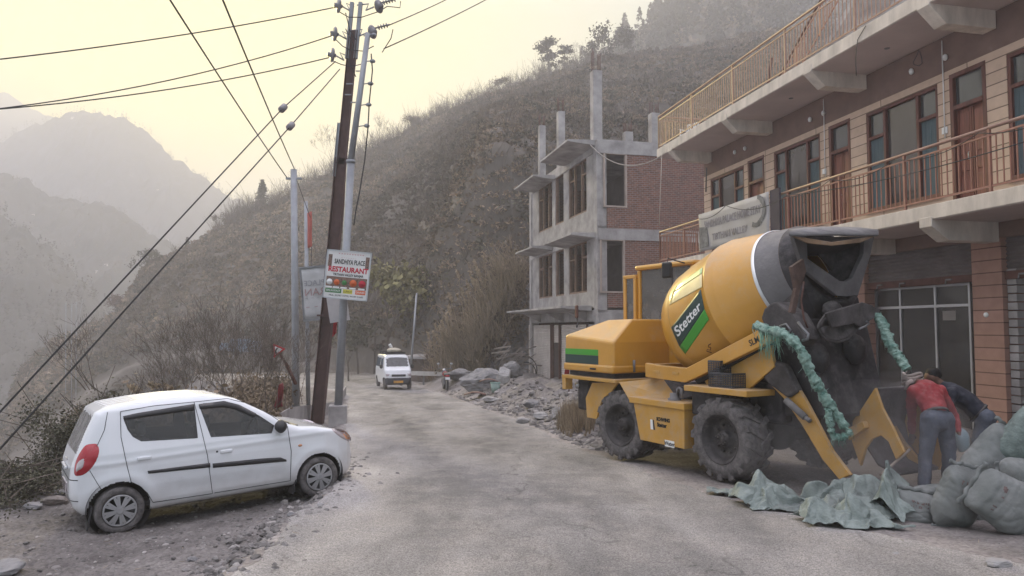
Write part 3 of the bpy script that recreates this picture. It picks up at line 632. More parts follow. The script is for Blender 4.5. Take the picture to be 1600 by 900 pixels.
# banner on the balcony
bn = thing('banner', 'faded grey guest house banner hung over the brown balcony railing', 'banner', HF.M)
c = [HF.hit(a, b, 1, .06) for a, b in ((1092, 393), (1201, 372), (1204, 300), (1093, 334))]
xa = (c[0][0] + c[3][0]) / 2; xb = (c[1][0] + c[2][0]) / 2; za = (c[0][2] + c[1][2]) / 2; zb_ = (c[2][2] + c[3][2]) / 2
m_ban = mat('faded_banner', (.36, .345, .34), .7, var=.1, scale=1.2, bump=.1, bscale=3, dust=.2)
A = np.array([[[xa + (xb - xa) * i / 24, .06 + .012 * math.sin(i * .8 + j), za + (zb_ - za) * j / 8 + .01 * math.sin(i * .5) * (j == 0)] for i in range(25)] for j in range(9)])
MB().grid(A[:, ::-1]).build('cloth', m_ban, bn, solid=.004)
MB().bx(xb - .42, xb - .01, .0, .05, za, zb_ + .02).build('side_board', mat('dark_board', (.055, .045, .06)), bn)
m_let = mat('faded_lettering', (.235, .22, .235), .8, bump=0); m_let2 = mat('grey_print', (.15, .15, .155), .8, bump=0, var=.5, scale=5)
bw = xa - xb; xm = (xa + xb) / 2
text('SANDHIYA PALACE HOME STAY', .30, m_let, 'lettering', bn, basis((xm, .083, zb_ - .38), (-1, 0, 0), (0, 0, 1)), sx=bw * .93 / 5.0, bold=.006)
text('TIRTHAN VALLEY', .27, m_let, 'lettering', bn, basis((xm + .1, .083, zb_ - .80), (-1, 0, 0), (0, 0, 1)), sx=bw * .55 / 2.3, bold=.004)
text('SAI ROPA', .15, m_let, 'lettering', bn, basis((xm, .083, zb_ - 1.15), (-1, 0, 0), (0, 0, 1)), bold=.002)
MB().prism([(xa - .05, za + .1), (xa - .62, za + .12), (xa - .55, za + .7), (xa - .05, za + .75)], 1, .078, .083).build('printed_picture', m_let2, bn)
g = MB()
for i in range(14):
    a = -1.9 + i * .24; g.rbx((xb + .62 + .40 * math.cos(a) * -1, .081, za + .75 + .36 * math.sin(a)), (.10 + .07 * random.random(), .004, .06 + .06 * random.random()), 0, a)
g.build('printed_branch', m_let2, bn)
# sagging cable in front of the balconies
def sag(p, q, s, n=24):
    p = np.array(p, float); q = np.array(q, float); return [p + (q - p) * t + np.array([0, 0, -4 * s * t * (1 - t)]) for t in np.linspace(0, 1, n)]
k1 = [HF.wor(HF.hit(a, b, 1, .22)) for a, b in ((1092, 342), (1134, 321), (1230, 305), (1600, 222))]
cb = MB(); cb.tube(sag(k1[0], k1[1], .12) + sag(k1[1], k1[2], .22)[1:] + sag(k1[2], k1[3], .12)[1:], .010, 5)
tag(cb.build('cable', m_wire), 'thin dark cable looped across the banner and along the balcony', 'cable')
# plastic chair on the roof terrace
q = HF.hit(1077, 205, 1, -1.0); fx, fy = q[0], -1.0
ch = thing('plastic_chair', 'white plastic armchair behind the top balcony railing', 'chair', HF.M @ Matrix.Translation((fx, fy, F2T + .002)) @ Matrix.Rotation(.5, 4, 'Z'))
MB().bx(-.24, .24, -.23, .23, .42, .455).build('seat', m_white, ch, bevel=.015)
bk = MB()
for i in range(5): bk.bx(-.22 + i * .1, -.16 + i * .1, -.25, -.225, .455, .84)
bk.bx(-.24, .24, -.26, -.222, .84, .9); bk.build('backrest', m_white, ch, bevel=.008)
for sx_s in (-1, 1):
    for sy_s in (-1, 1): MB().bar((sx_s * .25, sy_s * .25, 0), (sx_s * .21, sy_s * .2, .43), .05).build('leg', m_white, ch)
    MB().bx(sx_s * .25 - .03, sx_s * .25 + .03, -.24, .22, .64, .67).bx(sx_s * .25 - .02, sx_s * .25 + .02, .16, .2, .44, .64).build('armrest', m_white, ch, bevel=.008)

# ------------------------------------------------------------------ the unfinished concrete house
UO = P(935, 513, 31.0); UF = Frame((UO[0], UO[1], -1.7), -13.9); UZ = -1.7
uh = thing('unfinished_house', 'bare grey concrete and red brick house still under construction', 'building', UF.M)
def uz(z): return z - UZ
def us(px, y=0, py=400): return UF.hit(px, py, 1, y)[0]
LU = us(828); Ztop = ZY(217, 31); Z1 = ZY(352, 31); Z0 = ZY(484, 31)
W9 = 9.0
# facade with its window openings
wz = [(uz(ZY(457, us(912) * .97 + 31)), uz(ZY(377, us(912) * .97 + 31))), (uz(ZY(331, us(914) * .97 + 31)), uz(ZY(246, us(914) * .97 + 31)))]
fops = []; fw = []
for (za, zb2) in wz:
    for (a, b, big) in ((888, 916, 1), (867, 880, 0), (841, 862, 1)):
        xa, xb = us(b), us(a); fops.append((xa, xb, za, zb2)); fw.append((xa, xb, za, zb2, big))
wall_open(MB(), .42, LU, uz(Z0) + .1, uz(Ztop) - .25, fops, -.03, -.25).build('front_wall', m_conc, uh)
m_jamb = mat('window_jamb_wood', (.20, .13, .10), .8, var=.3)
for (xa, xb, za, zb2, big) in fw:
    f = MB()
    for (p, q, r, s_) in ((xa, xb, zb2 - .08, zb2), (xa, xb, za, za + .08), (xa, xa + .09, za + .08, zb2 - .08), (xb - .09, xb, za + .08, zb2 - .08)): f.bx(p, q, -.2, -.06, r, s_)
    if big:
        w_ = xb - xa
        for q in (.30, .70): f.bx(xa + w_ * q - .05, xa + w_ * q + .05, -.19, -.07, za + .08, zb2 - .08)
        f.bx(xa + .09, xa + w_ * .3 - .05, -.18, -.08, zb2 - .75, zb2 - .67); f.bx(xa + w_ * .7 + .05, xb - .09, -.18, -.08, zb2 - .75, zb2 - .67)
    f.build('window_frame', m_jamb, uh)
# side wall facing the camera
UR = Frame((UO[0], UO[1], UZ), 76.1)      # x to the right along the side wall, y away from the camera... left of x
rt_ = MB(); sops = []
def ur(px, py): h = UR.hit(px, py, 1, 0); return h
for (a, b, t, bo) in ((942, 979, 238, 325), (937, 976, 373, 458)):
    A_ = ur(a, t); B_ = ur(b, bo); sops.append((A_[0], B_[0], B_[2], A_[2]))
side = thing  # (walls of this face live in the house frame rotated by its own children)
M_side = UF.M.inverted() @ UR.M
def sidepart(mb, name, m, parent=uh, **k):
    for i, v in enumerate(mb.V):
        mb.V[i] = np.array(v) @ np.array(M_side)[:3, :3].T + np.array(M_side)[:3, 3]
    return mb.build(name, m, parent, **k)
sidepart(wall_open(MB(), .42, W9, uz(Z0) + .1, uz(Ztop) - .3, sops, -.0 - .05, .2), 'brick_wall', m_brick2)
for o in sops:
    f = MB()
    for (p, q, r, s_) in ((o[0], o[1], o[3] - .07, o[3]), (o[0], o[1], o[2], o[2] + .07), (o[0], o[0] + .07, o[2] + .07, o[3] - .07), (o[1] - .07, o[1], o[2] + .07, o[3] - .07)): f.bx(p, q, -.08, .1, r, s_)
    sidepart(f, 'window_frame', mat('pale_jamb', (.38, .31, .27), dust=.2) if 'pale_jamb' not in bpy.data.materials else bpy.data.materials['pale_jamb'])
# slabs, beams, columns
GZU = uz(-2.2)
for zz, nm in ((Ztop, 'roof_slab'), (Z1, 'floor_slab'), (Z0, 'floor_slab')):
    s_ = MB().prism([(0, -W9), (LU, -W9), (LU, 0), (0, 0)][::1], 2, uz(zz) - .12, uz(zz)); s_.build(nm, m_conc, uh)
    sidepart(MB().bx(.0, W9, -.09, .18, uz(zz) - .62, uz(zz) - .125), 'beam', m_conc)
    MB().bx(.425, LU, -.22, .02, uz(zz) - .5, uz(zz) - .125).build('beam', m_conc, uh)
for x in (0, LU - .4): MB().bx(x, x + .42, -.42, .03, GZU, uz(Ztop) - .125).build('column', m_conc, uh, bevel=.01)
sidepart(MB().bx(W9 - .4, W9, -.07, .3, GZU, uz(Ztop) - .125), 'column', m_conc)
MB().bx(.43, LU - .5, -8, -7.7, GZU, uz(Ztop) - .3).build('back_wall', m_brick, uh)
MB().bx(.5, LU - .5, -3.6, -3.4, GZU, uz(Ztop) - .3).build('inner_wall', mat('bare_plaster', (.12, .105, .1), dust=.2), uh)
MB().bx(LU - .25, LU - .02, -7.7, -.43, GZU, uz(Ztop) - .13).build('end_wall', m_brick2, uh)
# sunshade slabs sticking out over the windows
def shade(pa, pb, z, d, nm='sunshade'):
    xa, xb = us(pb), us(pa); h = uz(z)
    MB().prism([(.025, h), (d, h - .04), (d, h - .13), (.025, h - .24)], 0, xa, xb).build(nm, m_conc, uh, bevel=.01)
shade(884, 932, Ztop - .0, 1.3); shade(836, 868, ZY(283, 38.5), 1.2); shade(884, 932, ZY(366, 31.8), 1.15); shade(836, 865, ZY(388, 38.5), 1.15)
shade(830, 925, ZY(487, 35) + .2, 1.45, 'canopy')
for p in (845, 880, 915):
    x = us(p); h = uz(ZY(487, 35)); MB().prism([(.0, h - .05), (.95, h - .05), (.0, h - .5)], 0, x - .1, x + .1).build('canopy_rib', m_conc, uh)
# ground floor shutters
zsh = uz(Z0) - .62; bot = uz(-1.55)
for a, b, m_ in ((826, 858, m_shutw), (874, 915, m_shutw)): shutter(us(b), us(a), bot, zsh, -.1, m_, 'shutter', uh, .09)
MB().bx(us(871), us(862), -.14, -.1, bot, zsh - .9).build('side_door', mat('brown_door', (.06, .045, .045)), uh)
shutter(us(871), us(861), zsh - .9, zsh, -.1, m_shutw, 'shutter', uh, .09)
for p in (826, 859, 862, 872, 915):
    x = us(p); MB().bx(x - .06, x + .06, -.2, -.02, bot - .6, zsh + .02).build('jamb', m_rust if p != 826 else m_concl, uh)
MB().bx(us(934), us(917), -.2, -.03, GZU, zsh).build('ground_wall', m_conc, uh)
MB().bx(LU + .01, LU + 1.6, -1.3, -1.05, GZU, uz(Z0) - .1).build('side_wall', m_brick, uh)
MB().bx(LU + 1.6, LU + 1.75, -1.4, -.95, GZU, uz(Z0) - .1).build('side_post', m_concl, uh)
sidepart(MB().bx(.42, W9, -.03, .2, GZU, uz(Z0) - .62), 'ground_wall', m_brick2)
# column stubs with reinforcing bars
def stub(px, pt, pb, y, hbar=.9, w=.36, side_=False):
    if side_: h = ur(px, pb); x, yy = h[0], 0
    c = np.array([us(px, y), y, uz(Ztop)]) if not side_ else None
    if side_:
        q = UF.loc(UR.wor((x, .3, 0))); c = np.array([q[0], q[1], uz(Ztop)])
    D = UF.wor(c)[1]; zt = uz(ZY(pt, D)); zb3 = uz(min(ZY(pb, D), Ztop))
    o = MB().bx(c[0] - w / 2, c[0] + w / 2, c[1] - w / 2, c[1] + w / 2, zb3, zt).build('column_stub', m_conc, uh, bevel=.01)
    b = MB()
    for sx in (-1, 0, 1):
        for sy in (-1, 1): b.tube([(c[0] + sx * w * .36, c[1] + sy * w * .36, zt - .05), (c[0] + sx * w * .36 + .02, c[1] + sy * w * .36, zt + hbar * (.75 + .3 * random.random()))], .014, 5)
    b.build('rebar', m_rust, o)
stub(933, 112, 212, -.25, 1.1, .42); stub(877, 175, 242, -.4, .8); stub(847, 197, 262, -.4, .7); stub(985, 207, 217, 0, .5, .36, True); stub(1027, 178, 222, 0, .6, .4, True)
k2 = MB(); k2.tube(sag(UF.wor(UF.hit(922, 226, 1, .5)), HF.wor(HF.hit(1030, 246, 1, .05)), .55), .02, 5)
tag(k2.build('cable', mat('pale_cable', (.3, .27, .24), bump=0)), 'pale cable slung from the unfinished house to the guest house', 'cable')
k3 = MB(); k3.tube([HF.wor(HF.hit(1034, 240, 1, .1)), HF.wor(HF.hit(1030, 352, 1, .1))], .012, 5)
tag(k3.build('cable', m_concl), 'thin pale cord hanging straight down at the balcony end', 'cable')
# ------------------------------------------------------------------ the self-loading concrete mixer
TO = np.array([2.8377, 10.0246, -.4010 + .01]); TF = Frame(TO, -29.0)
T = thing('mixer_truck', 'yellow self loading concrete mixer with a big tilted drum on the verge', 'mixer truck', TF.M)
m_yel = mat('yellow_paint', (.53, .265, .035), .32, var=.12, scale=1.1, bump=.04, bscale=3, detail=10, dust=.36, spec=.5, coat=.35, dustcol=(.42, .33, .22))
m_yeld = mat('dusty_yellow_paint', (.50, .27, .05), .5, var=.15, scale=2.5, bump=.05, dust=.55, spec=.4, dustcol=(.33, .27, .21))
m_grime = mat('cement_crust', (.065, .058, .058), .9, var=.45, scale=5, bump=.6, bscale=16, dust=.35, dustcol=(.16, .145, .14))
m_grimel = mat('grey_cement_coat', (.155, .148, .15), .85, var=.2, scale=3, bump=.3, bscale=22, dust=.3)
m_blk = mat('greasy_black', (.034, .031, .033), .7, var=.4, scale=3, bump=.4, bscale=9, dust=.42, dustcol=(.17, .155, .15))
m_dgr = mat('dark_green_decal', (.028, .055, .05), .4, bump=0, var=.05, dust=.15); m_gr = mat('green_decal', (.06, .30, .035), .4, bump=0, var=.05, dust=.15)
m_wht = mat('white_lettering', (.75, .75, .73), .5, bump=0, var=.03); m_blt = mat('black_lettering', (.02, .02, .02), .5, bump=0)
m_tyre = mat('dusty_tyre', (.065, .06, .06), .85, var=.3, scale=6, bump=.2, bscale=40, dust=.7, dustcol=(.21, .19, .185), dustup=False)
m_rimd = mat('dark_rim', (.05, .045, .045), .6, metal=.3, var=.2, scale=5, bump=.1, dust=.45, dustcol=(.2, .18, .17), dustup=False)
m_metal = mat('bright_edge', (.6, .6, .6), .3, metal=.8, bump=0)
def th(px, py, ax, v): return TF.hit(px, py, ax, v)
def plate(pts, y, t, name, m, par=T, bevel=.006):       # polygon of pixels cut from a plate standing lengthwise
    q = [th(a, b, 1, y) for a, b in pts]; return MB().prism([(p[0], p[2]) for p in q], 1, y, y - t).build(name, m, par, bevel=bevel)
# wheels
def big_wheel(name):
    r, wd = .575, .43; t = MB()
    prof = [(-.02, .33), (.0, .36), (.012, .42), (.0, .50), (-.05, .535), (-.12, .548), (-wd / 2, .552), (-wd + .12, .548), (-wd + .05, .535), (-wd, .50), (-wd - .012, .42), (-wd, .33)]
    t.lathe(prof, (0, 0, 0), (0, 1, 0), 64); n = 16
    for k in range(n):
        for sd in (0, 1):
            a = 2 * math.pi * (k + .5 * sd) / n; pts = []
            y0, y1 = (-.005, -wd * .56) if not sd else (-wd + .005, -wd * .44)
            def pt(y, rr, aa): return (rr * math.cos(aa), y, rr * math.sin(aa))
            sk = .27; wdt = .085
            q = []
            for (y, rr_in, rr_out, aa, w_) in ((y0, .50, .566, a, wdt * 1.15), (y1, .54, .578, a + sk, wdt * .8)):
                q += [pt(y, rr_in, aa - w_), pt(y, rr_in, aa + w_), pt(y, rr_out, aa + w_ * .8), pt(y, rr_out, aa - w_ * .8)]
            t.add(q, [(0, 1, 2, 3), (7, 6, 5, 4), (0, 4, 5, 1), (1, 5, 6, 2), (2, 6, 7, 3), (3, 7, 4, 0)])
            yo = y0 + (.012 if not sd else -.012)      # lug end wrapping the shoulder
            q = [pt(yo, .46, a - .03), pt(yo, .46, a + .03), pt(yo, .55, a + wdt), pt(yo, .55, a - wdt), pt(y0, .46, a - .03), pt(y0, .46, a + .03), pt(y0, .566, a + wdt), pt(y0, .566, a - wdt)]
            t.add(q, [(0, 1, 2, 3), (7, 6, 5, 4), (0, 4, 5, 1), (1, 5, 6, 2), (2, 6, 7, 3), (3, 7, 4, 0)])
    e = thing('tmp', '', ''); 
    return t, e
def wheel(u, y, z, turn=0, flip=False):
    M = Matrix.Translation((u, y, z)) @ Matrix.Rotation(turn, 4, 'Z') @ (Matrix.Rotation(math.pi, 4, 'Z') if flip else Matrix.Identity(4))
    Mn = np.array(M)
    def put(mb, name, m, par=T, **k):
        for i, v in enumerate(mb.V): mb.V[i] = v @ Mn[:3, :3].T + Mn[:3, 3]
        return mb.build(name, m, par, **k)
    t, e = big_wheel('wheel'); bpy.data.objects.remove(e)
    w_ = put(t, 'wheel', m_tyre)
    rm = MB().lathe([(-.0, .345), (.005, .335), (-.02, .325), (-.03, .30), (-.11, .285), (-.14, .26), (-.16, .13), (-.10, .115), (-.085, .105), (-.05, .10), (-.045, .0)], (0, 0, 0), (0, 1, 0), 40)
    for k in range(10):
        a = 2 * math.pi * k / 10; rm.lathe([(0, .016), (.03, .016), (.03, 0)], (.19 * math.cos(a), -.155, .19 * math.sin(a)), (0, 1, 0), 6)
        rm.lathe([(0, .012), (.02, .012), (.02, 0)], (.075 * math.cos(a), -.055, .075 * math.sin(a)), (0, 1, 0), 6)
    put(rm, 'rim', m_rimd, w_)
wheel(0, 0, .575); wheel(2.28, -.04, .50, R(7)); wheel(0, -2.35, .575, 0, True); wheel(2.28, -2.31, .50, R(7), True)
for u in (0, 2.28): MB().tube([(u, -.35, .56), (u, -2.0, .56)], .10, 10).ball((u, -1.17, .56), (.22, .25, .22)).build('axle', m_blk, T)
fr = MB().bx(-1.1, 3.5, -.80, -.68, .78, 1.12).bx(-1.1, 3.5, -1.67, -1.55, .78, 1.12)
for u in (-1.0, -.3, .6, 1.2, 1.9, 3.4): fr.bx(u, u + .1, -1.55, -.80, .82, 1.08)
fr.build('chassis', m_blk, T, bevel=.008)
MB().bx(.75, 1.75, -1.5, -.85, .5, 1.2).bx(2.5, 3.5, -1.6, -.6, .72, 1.3).build('engine_block', m_blk, T, bevel=.04)
MB().bx(-.65, .5, -1.55, -.5, .82, 1.35).build('rear_block', m_blk, T, bevel=.05)
# engine hood
HB, HT = 1.335, 2.36
a0 = th(883, 523.5, 1, 0); a1 = th(958, 535, 1, 0); t0 = th(948, 499, 1, -.42); t1 = th(984, 498.5, 1, -.42); HT = (t0[2] + t1[2]) / 2
u0, u1 = a1[0], a0[0]; yb = -2.2
topn = min(t0[1], t1[1]) - .02
V = [(u0, 0, HB), (u1, 0, HB), (u1, yb, HB), (u0, yb, HB), (u0, 0, a1[2]), (u1, 0, a0[2]), (u1, yb, a0[2]), (u0, yb, a1[2]),
     (u0 + .06, topn, HT), (t0[0], topn, HT - .01), (t0[0], yb - topn, HT - .01), (u0 + .06, yb - topn, HT)]
hd = MB().add(V, [(3, 2, 1, 0), (0, 1, 5, 4), (1, 2, 6, 5), (2, 3, 7, 6), (3, 0, 4, 7), (4, 5, 9, 8), (5, 6, 10, 9), (6, 7, 11, 10), (7, 4, 8, 11), (8, 9, 10, 11)])
hood = hd.build('engine_hood', m_yel, T, bevel=.035)
s1 = th(883, 566, 1, 0)[2]; s2 = th(883, 553, 1, 0)[2]; s3 = th(883, 544, 1, 0)[2]; ue = th(935, 560, 1, 0)[0]
MB().bx(ue, u1 - .01, .001, .004, s1, s2).build('dark_stripe', m_dgr, hood); MB().bx(ue + .004, u1 - .01, .001, .004, s2 + .002, s3).build('green_stripe', m_gr, hood)
MB().bx(u0 - .02, u1 + .02, yb - .02, .03, HB - .0, HB + .13).build('hood_skirt', m_yel, hood, bevel=.03)
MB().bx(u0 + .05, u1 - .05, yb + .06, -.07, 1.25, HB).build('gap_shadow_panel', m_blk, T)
MB().bx(u0 + .45, u0 + .62, .03, .045, HB + .045, HB + .075).build('latch', m_blt, hood, bevel=.005)
MB().tube([(u0 - .02, -.42, HB + .02), (u0 - .02, -.42, HB + .22)], .022, 8).build('exhaust_stub', m_steel, T)
MB().bx(u0 - .1, u1 + .06, yb, .04, 1.185, 1.245).build('deck_plate', m_yeld, T, bevel=.008)
MB().bx(u1 - .06, u1 + .05, -.12, .035, .98, 1.185).build('deck_bracket', m_yeld, T, bevel=.005)
pl = [(916, 655), (916, 600 + 10), (922, 598), (962, 596), (950, 612), (935, 625), (930, 652)]
plate([(917, 652), (915, 622), (925, 598), (966, 597), (955, 612), (940, 625), (932, 655)], -.10, .04, 'mud_plate', m_yeld)
MB().bx(u1 - .52, u1 - .16, -.55, -.15, .62, 1.18).build('battery_box', m_blk, T, bevel=.05)
MB().lathe([(0, .05), (.03, .05), (.04, .0)], (u1 - .2, -.14, 1.06), (0, 1, 0), 14).build('lamp', m_alu, T)
# panel sloping from the deck to the tank
c = [th(967, 597, 1, -.02), th(984, 627, 1, -.02), th(1060, 625, 1, -.35), th(1035, 590, 1, -.45)]
MB().slab(c, (0, -.03, -.01)).build('fender_panel', m_yeld, T, bevel=.006)
c = [th(1035, 590, 1, -.45), th(1060, 625, 1, -.35), th(1092, 616, 1, -.5), th(1070, 600, 1, -.6)]
MB().slab(c, (0, -.03, -.01)).build('inner_panel', m_blk, T)
# water tank
tk = MB().prism([(.70, .34), (1.70, .34), (1.86, .91), (.69, .91)], 1, .0, -.5).build('water_tank', m_yeld, T, bevel=.012)
MB().bx(.66, 1.93, -.55, .03, .905, 1.0).build('tank_lid', m_yeld, tk, bevel=.008)
cp = MB().lathe([(0, .10), (.03, .10), (.035, .07), (.10, .07), (.11, .05), (.115, 0)], (1.12, -.2, 1.0), (0, 0, 1), 16); cp.tube([(1.05, -.2, 1.1), (1.05, -.2, 1.17), (1.02, -.2, 1.19), (.96, -.2, 1.18), (.95, -.2, 1.05)], .022, 8); cp.build('filler_cap', m_grimel, tk)
TXT = lambda x, y, z: basis((x, y, z), (-1, 0, 0), (0, 0, 1))
c = th(1046, 693.5, 1, 0.004); MB().bx(c[0] - .105, c[0] + .105, .001, .004, c[2] - .048, c[2] + .048).build('label_plate', m_wht, tk)
text('Water', .085, m_blt, 'lettering', tk, TXT(c[0], .0065, c[2]), bold=.001)
c = th(1034, 659, 1, .003); text('SCHWING', .075, m_blt, 'lettering', tk, TXT(c[0] - .03, .004, c[2] + .03), sx=.85, bold=.003); text('Stetter', .085, m_blt, 'lettering', tk, TXT(c[0] + .0, .004, c[2] - .055), sx=.9, bold=.003)
c = th(1020, 664, 1, .003)
MB().prism([(c[0] + .05, c[2] - .07), (c[0] - .01, c[2] - .07), (c[0] + .01, c[2] + .08), (c[0] + .06, c[2] + .08)], 1, .001, .004).build('emblem', m_wht, tk)
MB().prism([(c[0] - .015, c[2] - .07), (c[0] - .05, c[2] - .07), (c[0] - .02, c[2] + .08), (c[0] + .0, c[2] + .08)], 1, .001, .004).build('emblem', m_blt, tk)
# step plate and beams
MB().bx(-.53, .66, -.6, .03, 1.19, 1.27).build('step_plate', m_yeld, T, bevel=.008)
MB().bx(.02, .64, -.5, -.1, .85, 1.185).build('step_support', m_blk, T, bevel=.02)
bp_ = [(1008, 567), (1030, 571), (1072, 575), (1084, 569), (1203, 506), (1209, 531), (1088, 590), (1070, 598), (1030, 592), (1008, 589)]
q = [th(a, b, 1, -.18) for a, b in bp_]; pol = [(p[0], p[2]) for p in q]
bm = MB().prism(pol, 1, -.18, -.28).build('drum_frame', m_yel, T, bevel=.012)
MB().prism(pol, 1, -1.92, -2.02).build('drum_frame', m_yel, T, bevel=.012)
ps = [(-.0 + (p[0]), p[1]) for p in pol[:2]]
MB().bx(pol[0][0] - .05, pol[0][0] + .07, -1.92, -.28, pol[9][1], pol[0][1] - .02).build('cross_beam', m_yeld, T, bevel=.01)
MB().bx(pol[2][0] - .1, pol[2][0] + .05, -1.92, -.28, pol[6][1] - .05, pol[6][1] + .1).build('cross_beam', m_blk, T, bevel=.01)
for u_, nm in ((.16, 0), (.60, 0)):
    MB().prism([(pol[2][0] + u_, pol[2][1] - .05 - .02), (pol[2][0] + u_ + .14, pol[2][1] - .05 - .02), (pol[2][0] + u_ + .14, pol[2][1] - .11), (pol[2][0] + u_, pol[2][1] - .11)], 1, -.175, -.17).build('slot', m_yeld, bm, bevel=.01)
m_txt = m_blt
d1 = th(1084, 580, 1, -.18); d2 = th(1203, 518, 1, -.18); dv = Vector(d2 - d1).normalized()
c = th(1183, 528, 1, -.176); text('SLM 4300', .12, m_blt, 'lettering', bm, basis((c[0] - .06, -.1765, c[2]), dv, (-dv.z, 0, dv.x) if dv.x > 0 else (dv.z * 1, 0, -dv.x)), sx=.9, bold=.001)
plate([(1100, 594), (1204, 537), (1210, 573), (1170, 608), (1108, 608)], -.34, .05, 'side_plate', m_yeld)
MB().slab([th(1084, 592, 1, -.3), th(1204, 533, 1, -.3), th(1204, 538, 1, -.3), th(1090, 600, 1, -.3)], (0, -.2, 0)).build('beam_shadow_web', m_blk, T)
# black crates on the step
m_crate = mat('black_crate', (.05, .05, .055), .6, bump=0, dust=.35)
def crate(px, py, w_, h_, dd, label, z):
    c = th(px, py, 1, -.08); o = thing('plastic_crate', label, 'crate', TF.M @ Matrix.Translation((c[0], -.26, z)), group='black crates on the step of the mixer')
    s = MB(); s.bx(-w_ / 2, w_ / 2, -dd / 2, dd / 2, 0, .01)
    n = int(w_ / .028); k = int(h_ / .028)
    for (A_, B_) in (((-w_ / 2, dd / 2), (w_ / 2, dd / 2)), ((-w_ / 2, -dd / 2), (w_ / 2, -dd / 2)), ((-w_ / 2, -dd / 2), (-w_ / 2, dd / 2)), ((w_ / 2, -dd / 2), (w_ / 2, dd / 2))):
        for j in range(k + 1):
            z_ = h_ * j / k; s.bar((*A_, z_), (*B_, z_), .012, .010 if 0 < j < k else .028)
        m_ = max(2, int(math.hypot(B_[0] - A_[0], B_[1] - A_[1]) / .03))
        for i in range(m_ + 1):
            x_, y_ = A_[0] + (B_[0] - A_[0]) * i / m_, A_[1] + (B_[1] - A_[1]) * i / m_; s.bar((x_, y_, 0), (x_, y_, h_), .009, .012, up=(1, 0, 0))
    s.build('basket', m_crate, o)
crate(1125, 610, .44, .19, .34, 'long low black crate lying on the yellow step plate', 1.272); crate(1112, 590, .23, .16, .26, 'small black crate stacked on top of the longer one', 1.465)
# drum
DU, DY, DZ, DTH = 1.114, -1.1, 2.162, .359
dax = np.array([-math.cos(DTH), 0, math.sin(DTH)]); dor = np.array([DU, DY, DZ])
prof = [(-.58, .0), (-.57, .40), (-.50, .66), (-.36, .82), (-.18, .905), (-.035, .949), (.30, .985), (.862, 1.004), (.868, 1.012), (.885, 1.012), (.892, 1.002), (1.04, .995), (1.05, .985), (1.35, .90), (1.64, .80)]
drum = MB().lathe(prof, dor, dax, 96).build('drum', m_yel, T)
MB().lathe([(-.036, .950), (-.03, .954), (-.02, .954), (-.015, .952)], dor, dax, 96).build('weld_seam', m_yeld, drum)
MB().lathe([(1.62, .815), (1.66, .815), (1.665, .80)], dor, dax, 96).build('ring', m_metal, drum)
MB().lathe([(1.655, .795), (2.0, .69)], dor, dax, 72).build('drum_mouth', m_grimel, drum)
MB().lathe([(2.001, .69), (2.02, .69), (2.2, .58), (2.2, .5), (1.9, .55)], dor, dax, 72).build('mouth_rim', m_blk, drum)
ps_, pr_ = np.array([p[0] for p in prof]), np.array([p[1] for p in prof])
def dhit(px, py, off=.004):
    d = ray(px, py); d = np.array([d @ TF.x, d @ TF.y, d @ TF.z]); c = TF.loc((0, 0, EYE)); t = np.linspace(7, 13, 2400); Q = c + d[None] * t[:, None] - dor
    s = Q @ dax; rr = np.linalg.norm(Q - s[:, None] * dax, axis=1); k = np.argmax(rr < np.interp(s, ps_, pr_)); q = Q[k]
    n = q - (q @ dax) * dax; n /= np.linalg.norm(n); return dor + q + n * off
def dpatch(cor, name, m, off, n=10):
    cor = np.array(cor, float); A = []
    for i in range(n + 1):
        r_ = []
        for j in range(n + 1):
            u, v = i / n, j / n; p = (cor[0] * (1 - u) + cor[1] * u) * (1 - v) + (cor[3] * (1 - u) + cor[2] * u) * v; r_.append(dhit(p[0], p[1], off))
        A.append(r_)
    return MB().grid(np.array(A)).build(name, m, drum, solid=.002)
dpatch([(1049, 512), (1095, 452), (1101, 483), (1062, 542)], 'dark_decal', m_dgr, .005)
dpatch([(1062, 542), (1101, 483), (1108, 499), (1071, 553)], 'green_decal', m_gr, .005)
m_pg = mat('green_glare_decal', (.40, .52, .22), .25, bump=0, coat=.6); m_py = mat('glare_decal', (.72, .60, .30), .2, bump=0, coat=.8)  # upper logo: glossy glare painted in as pale green and pale yellow
dpatch([(1046, 477), (1051, 458), (1097, 428), (1097, 449)], 'glare_decal', m_py, .005); dpatch([(1051, 457), (1058, 446), (1098, 418), (1097, 427)], 'green_glare_decal', m_pg, .005)
tx = text('Stetter', 1.0, m_wht, 'lettering', drum, Matrix.Identity(4), extrude=0, bold=.02)
co = np.empty(len(tx.data.vertices) * 3); tx.data.vertices.foreach_get('co', co); co = co.reshape(-1, 3)
w_, h_ = co[:, 0].max() - co[:, 0].min(), co[:, 1].max() - co[:, 1].min(); un = (co[:, 0] - co[:, 0].min()) / w_; vn = (co[:, 1] - co[:, 1].min()) / h_
L0, L1_, L2_, L3_ = [np.array(v, float) for v in ((1060, 527), (1097, 482), (1092, 469), (1053, 513))]
for i in range(len(co)):
    p = (L0 * (1 - un[i]) + L1_ * un[i]) * (1 - vn[i]) + (L3_ * (1 - un[i]) + L2_ * un[i]) * vn[i]; co[i] = dhit(p[0], p[1], .009)
tx.data.vertices.foreach_set('co', co.ravel()); tx.data.update()
sc_ = [dhit(1110 + a, 540 - b) for a, b in ((0, 8), (1, 0), (-1, -3), (2, -6), (0, 3))]
MB().tube([dhit(a, b, .004) for a, b in ((1111, 537), (1107, 539), (1107, 542), (1111, 543), (1110, 547), (1105, 546))], .006, 4).tube([dhit(a, b, .004) for a, b in ((1104, 548), (1112, 551))], .006, 4).build('chalk_mark', m_rust, drum)
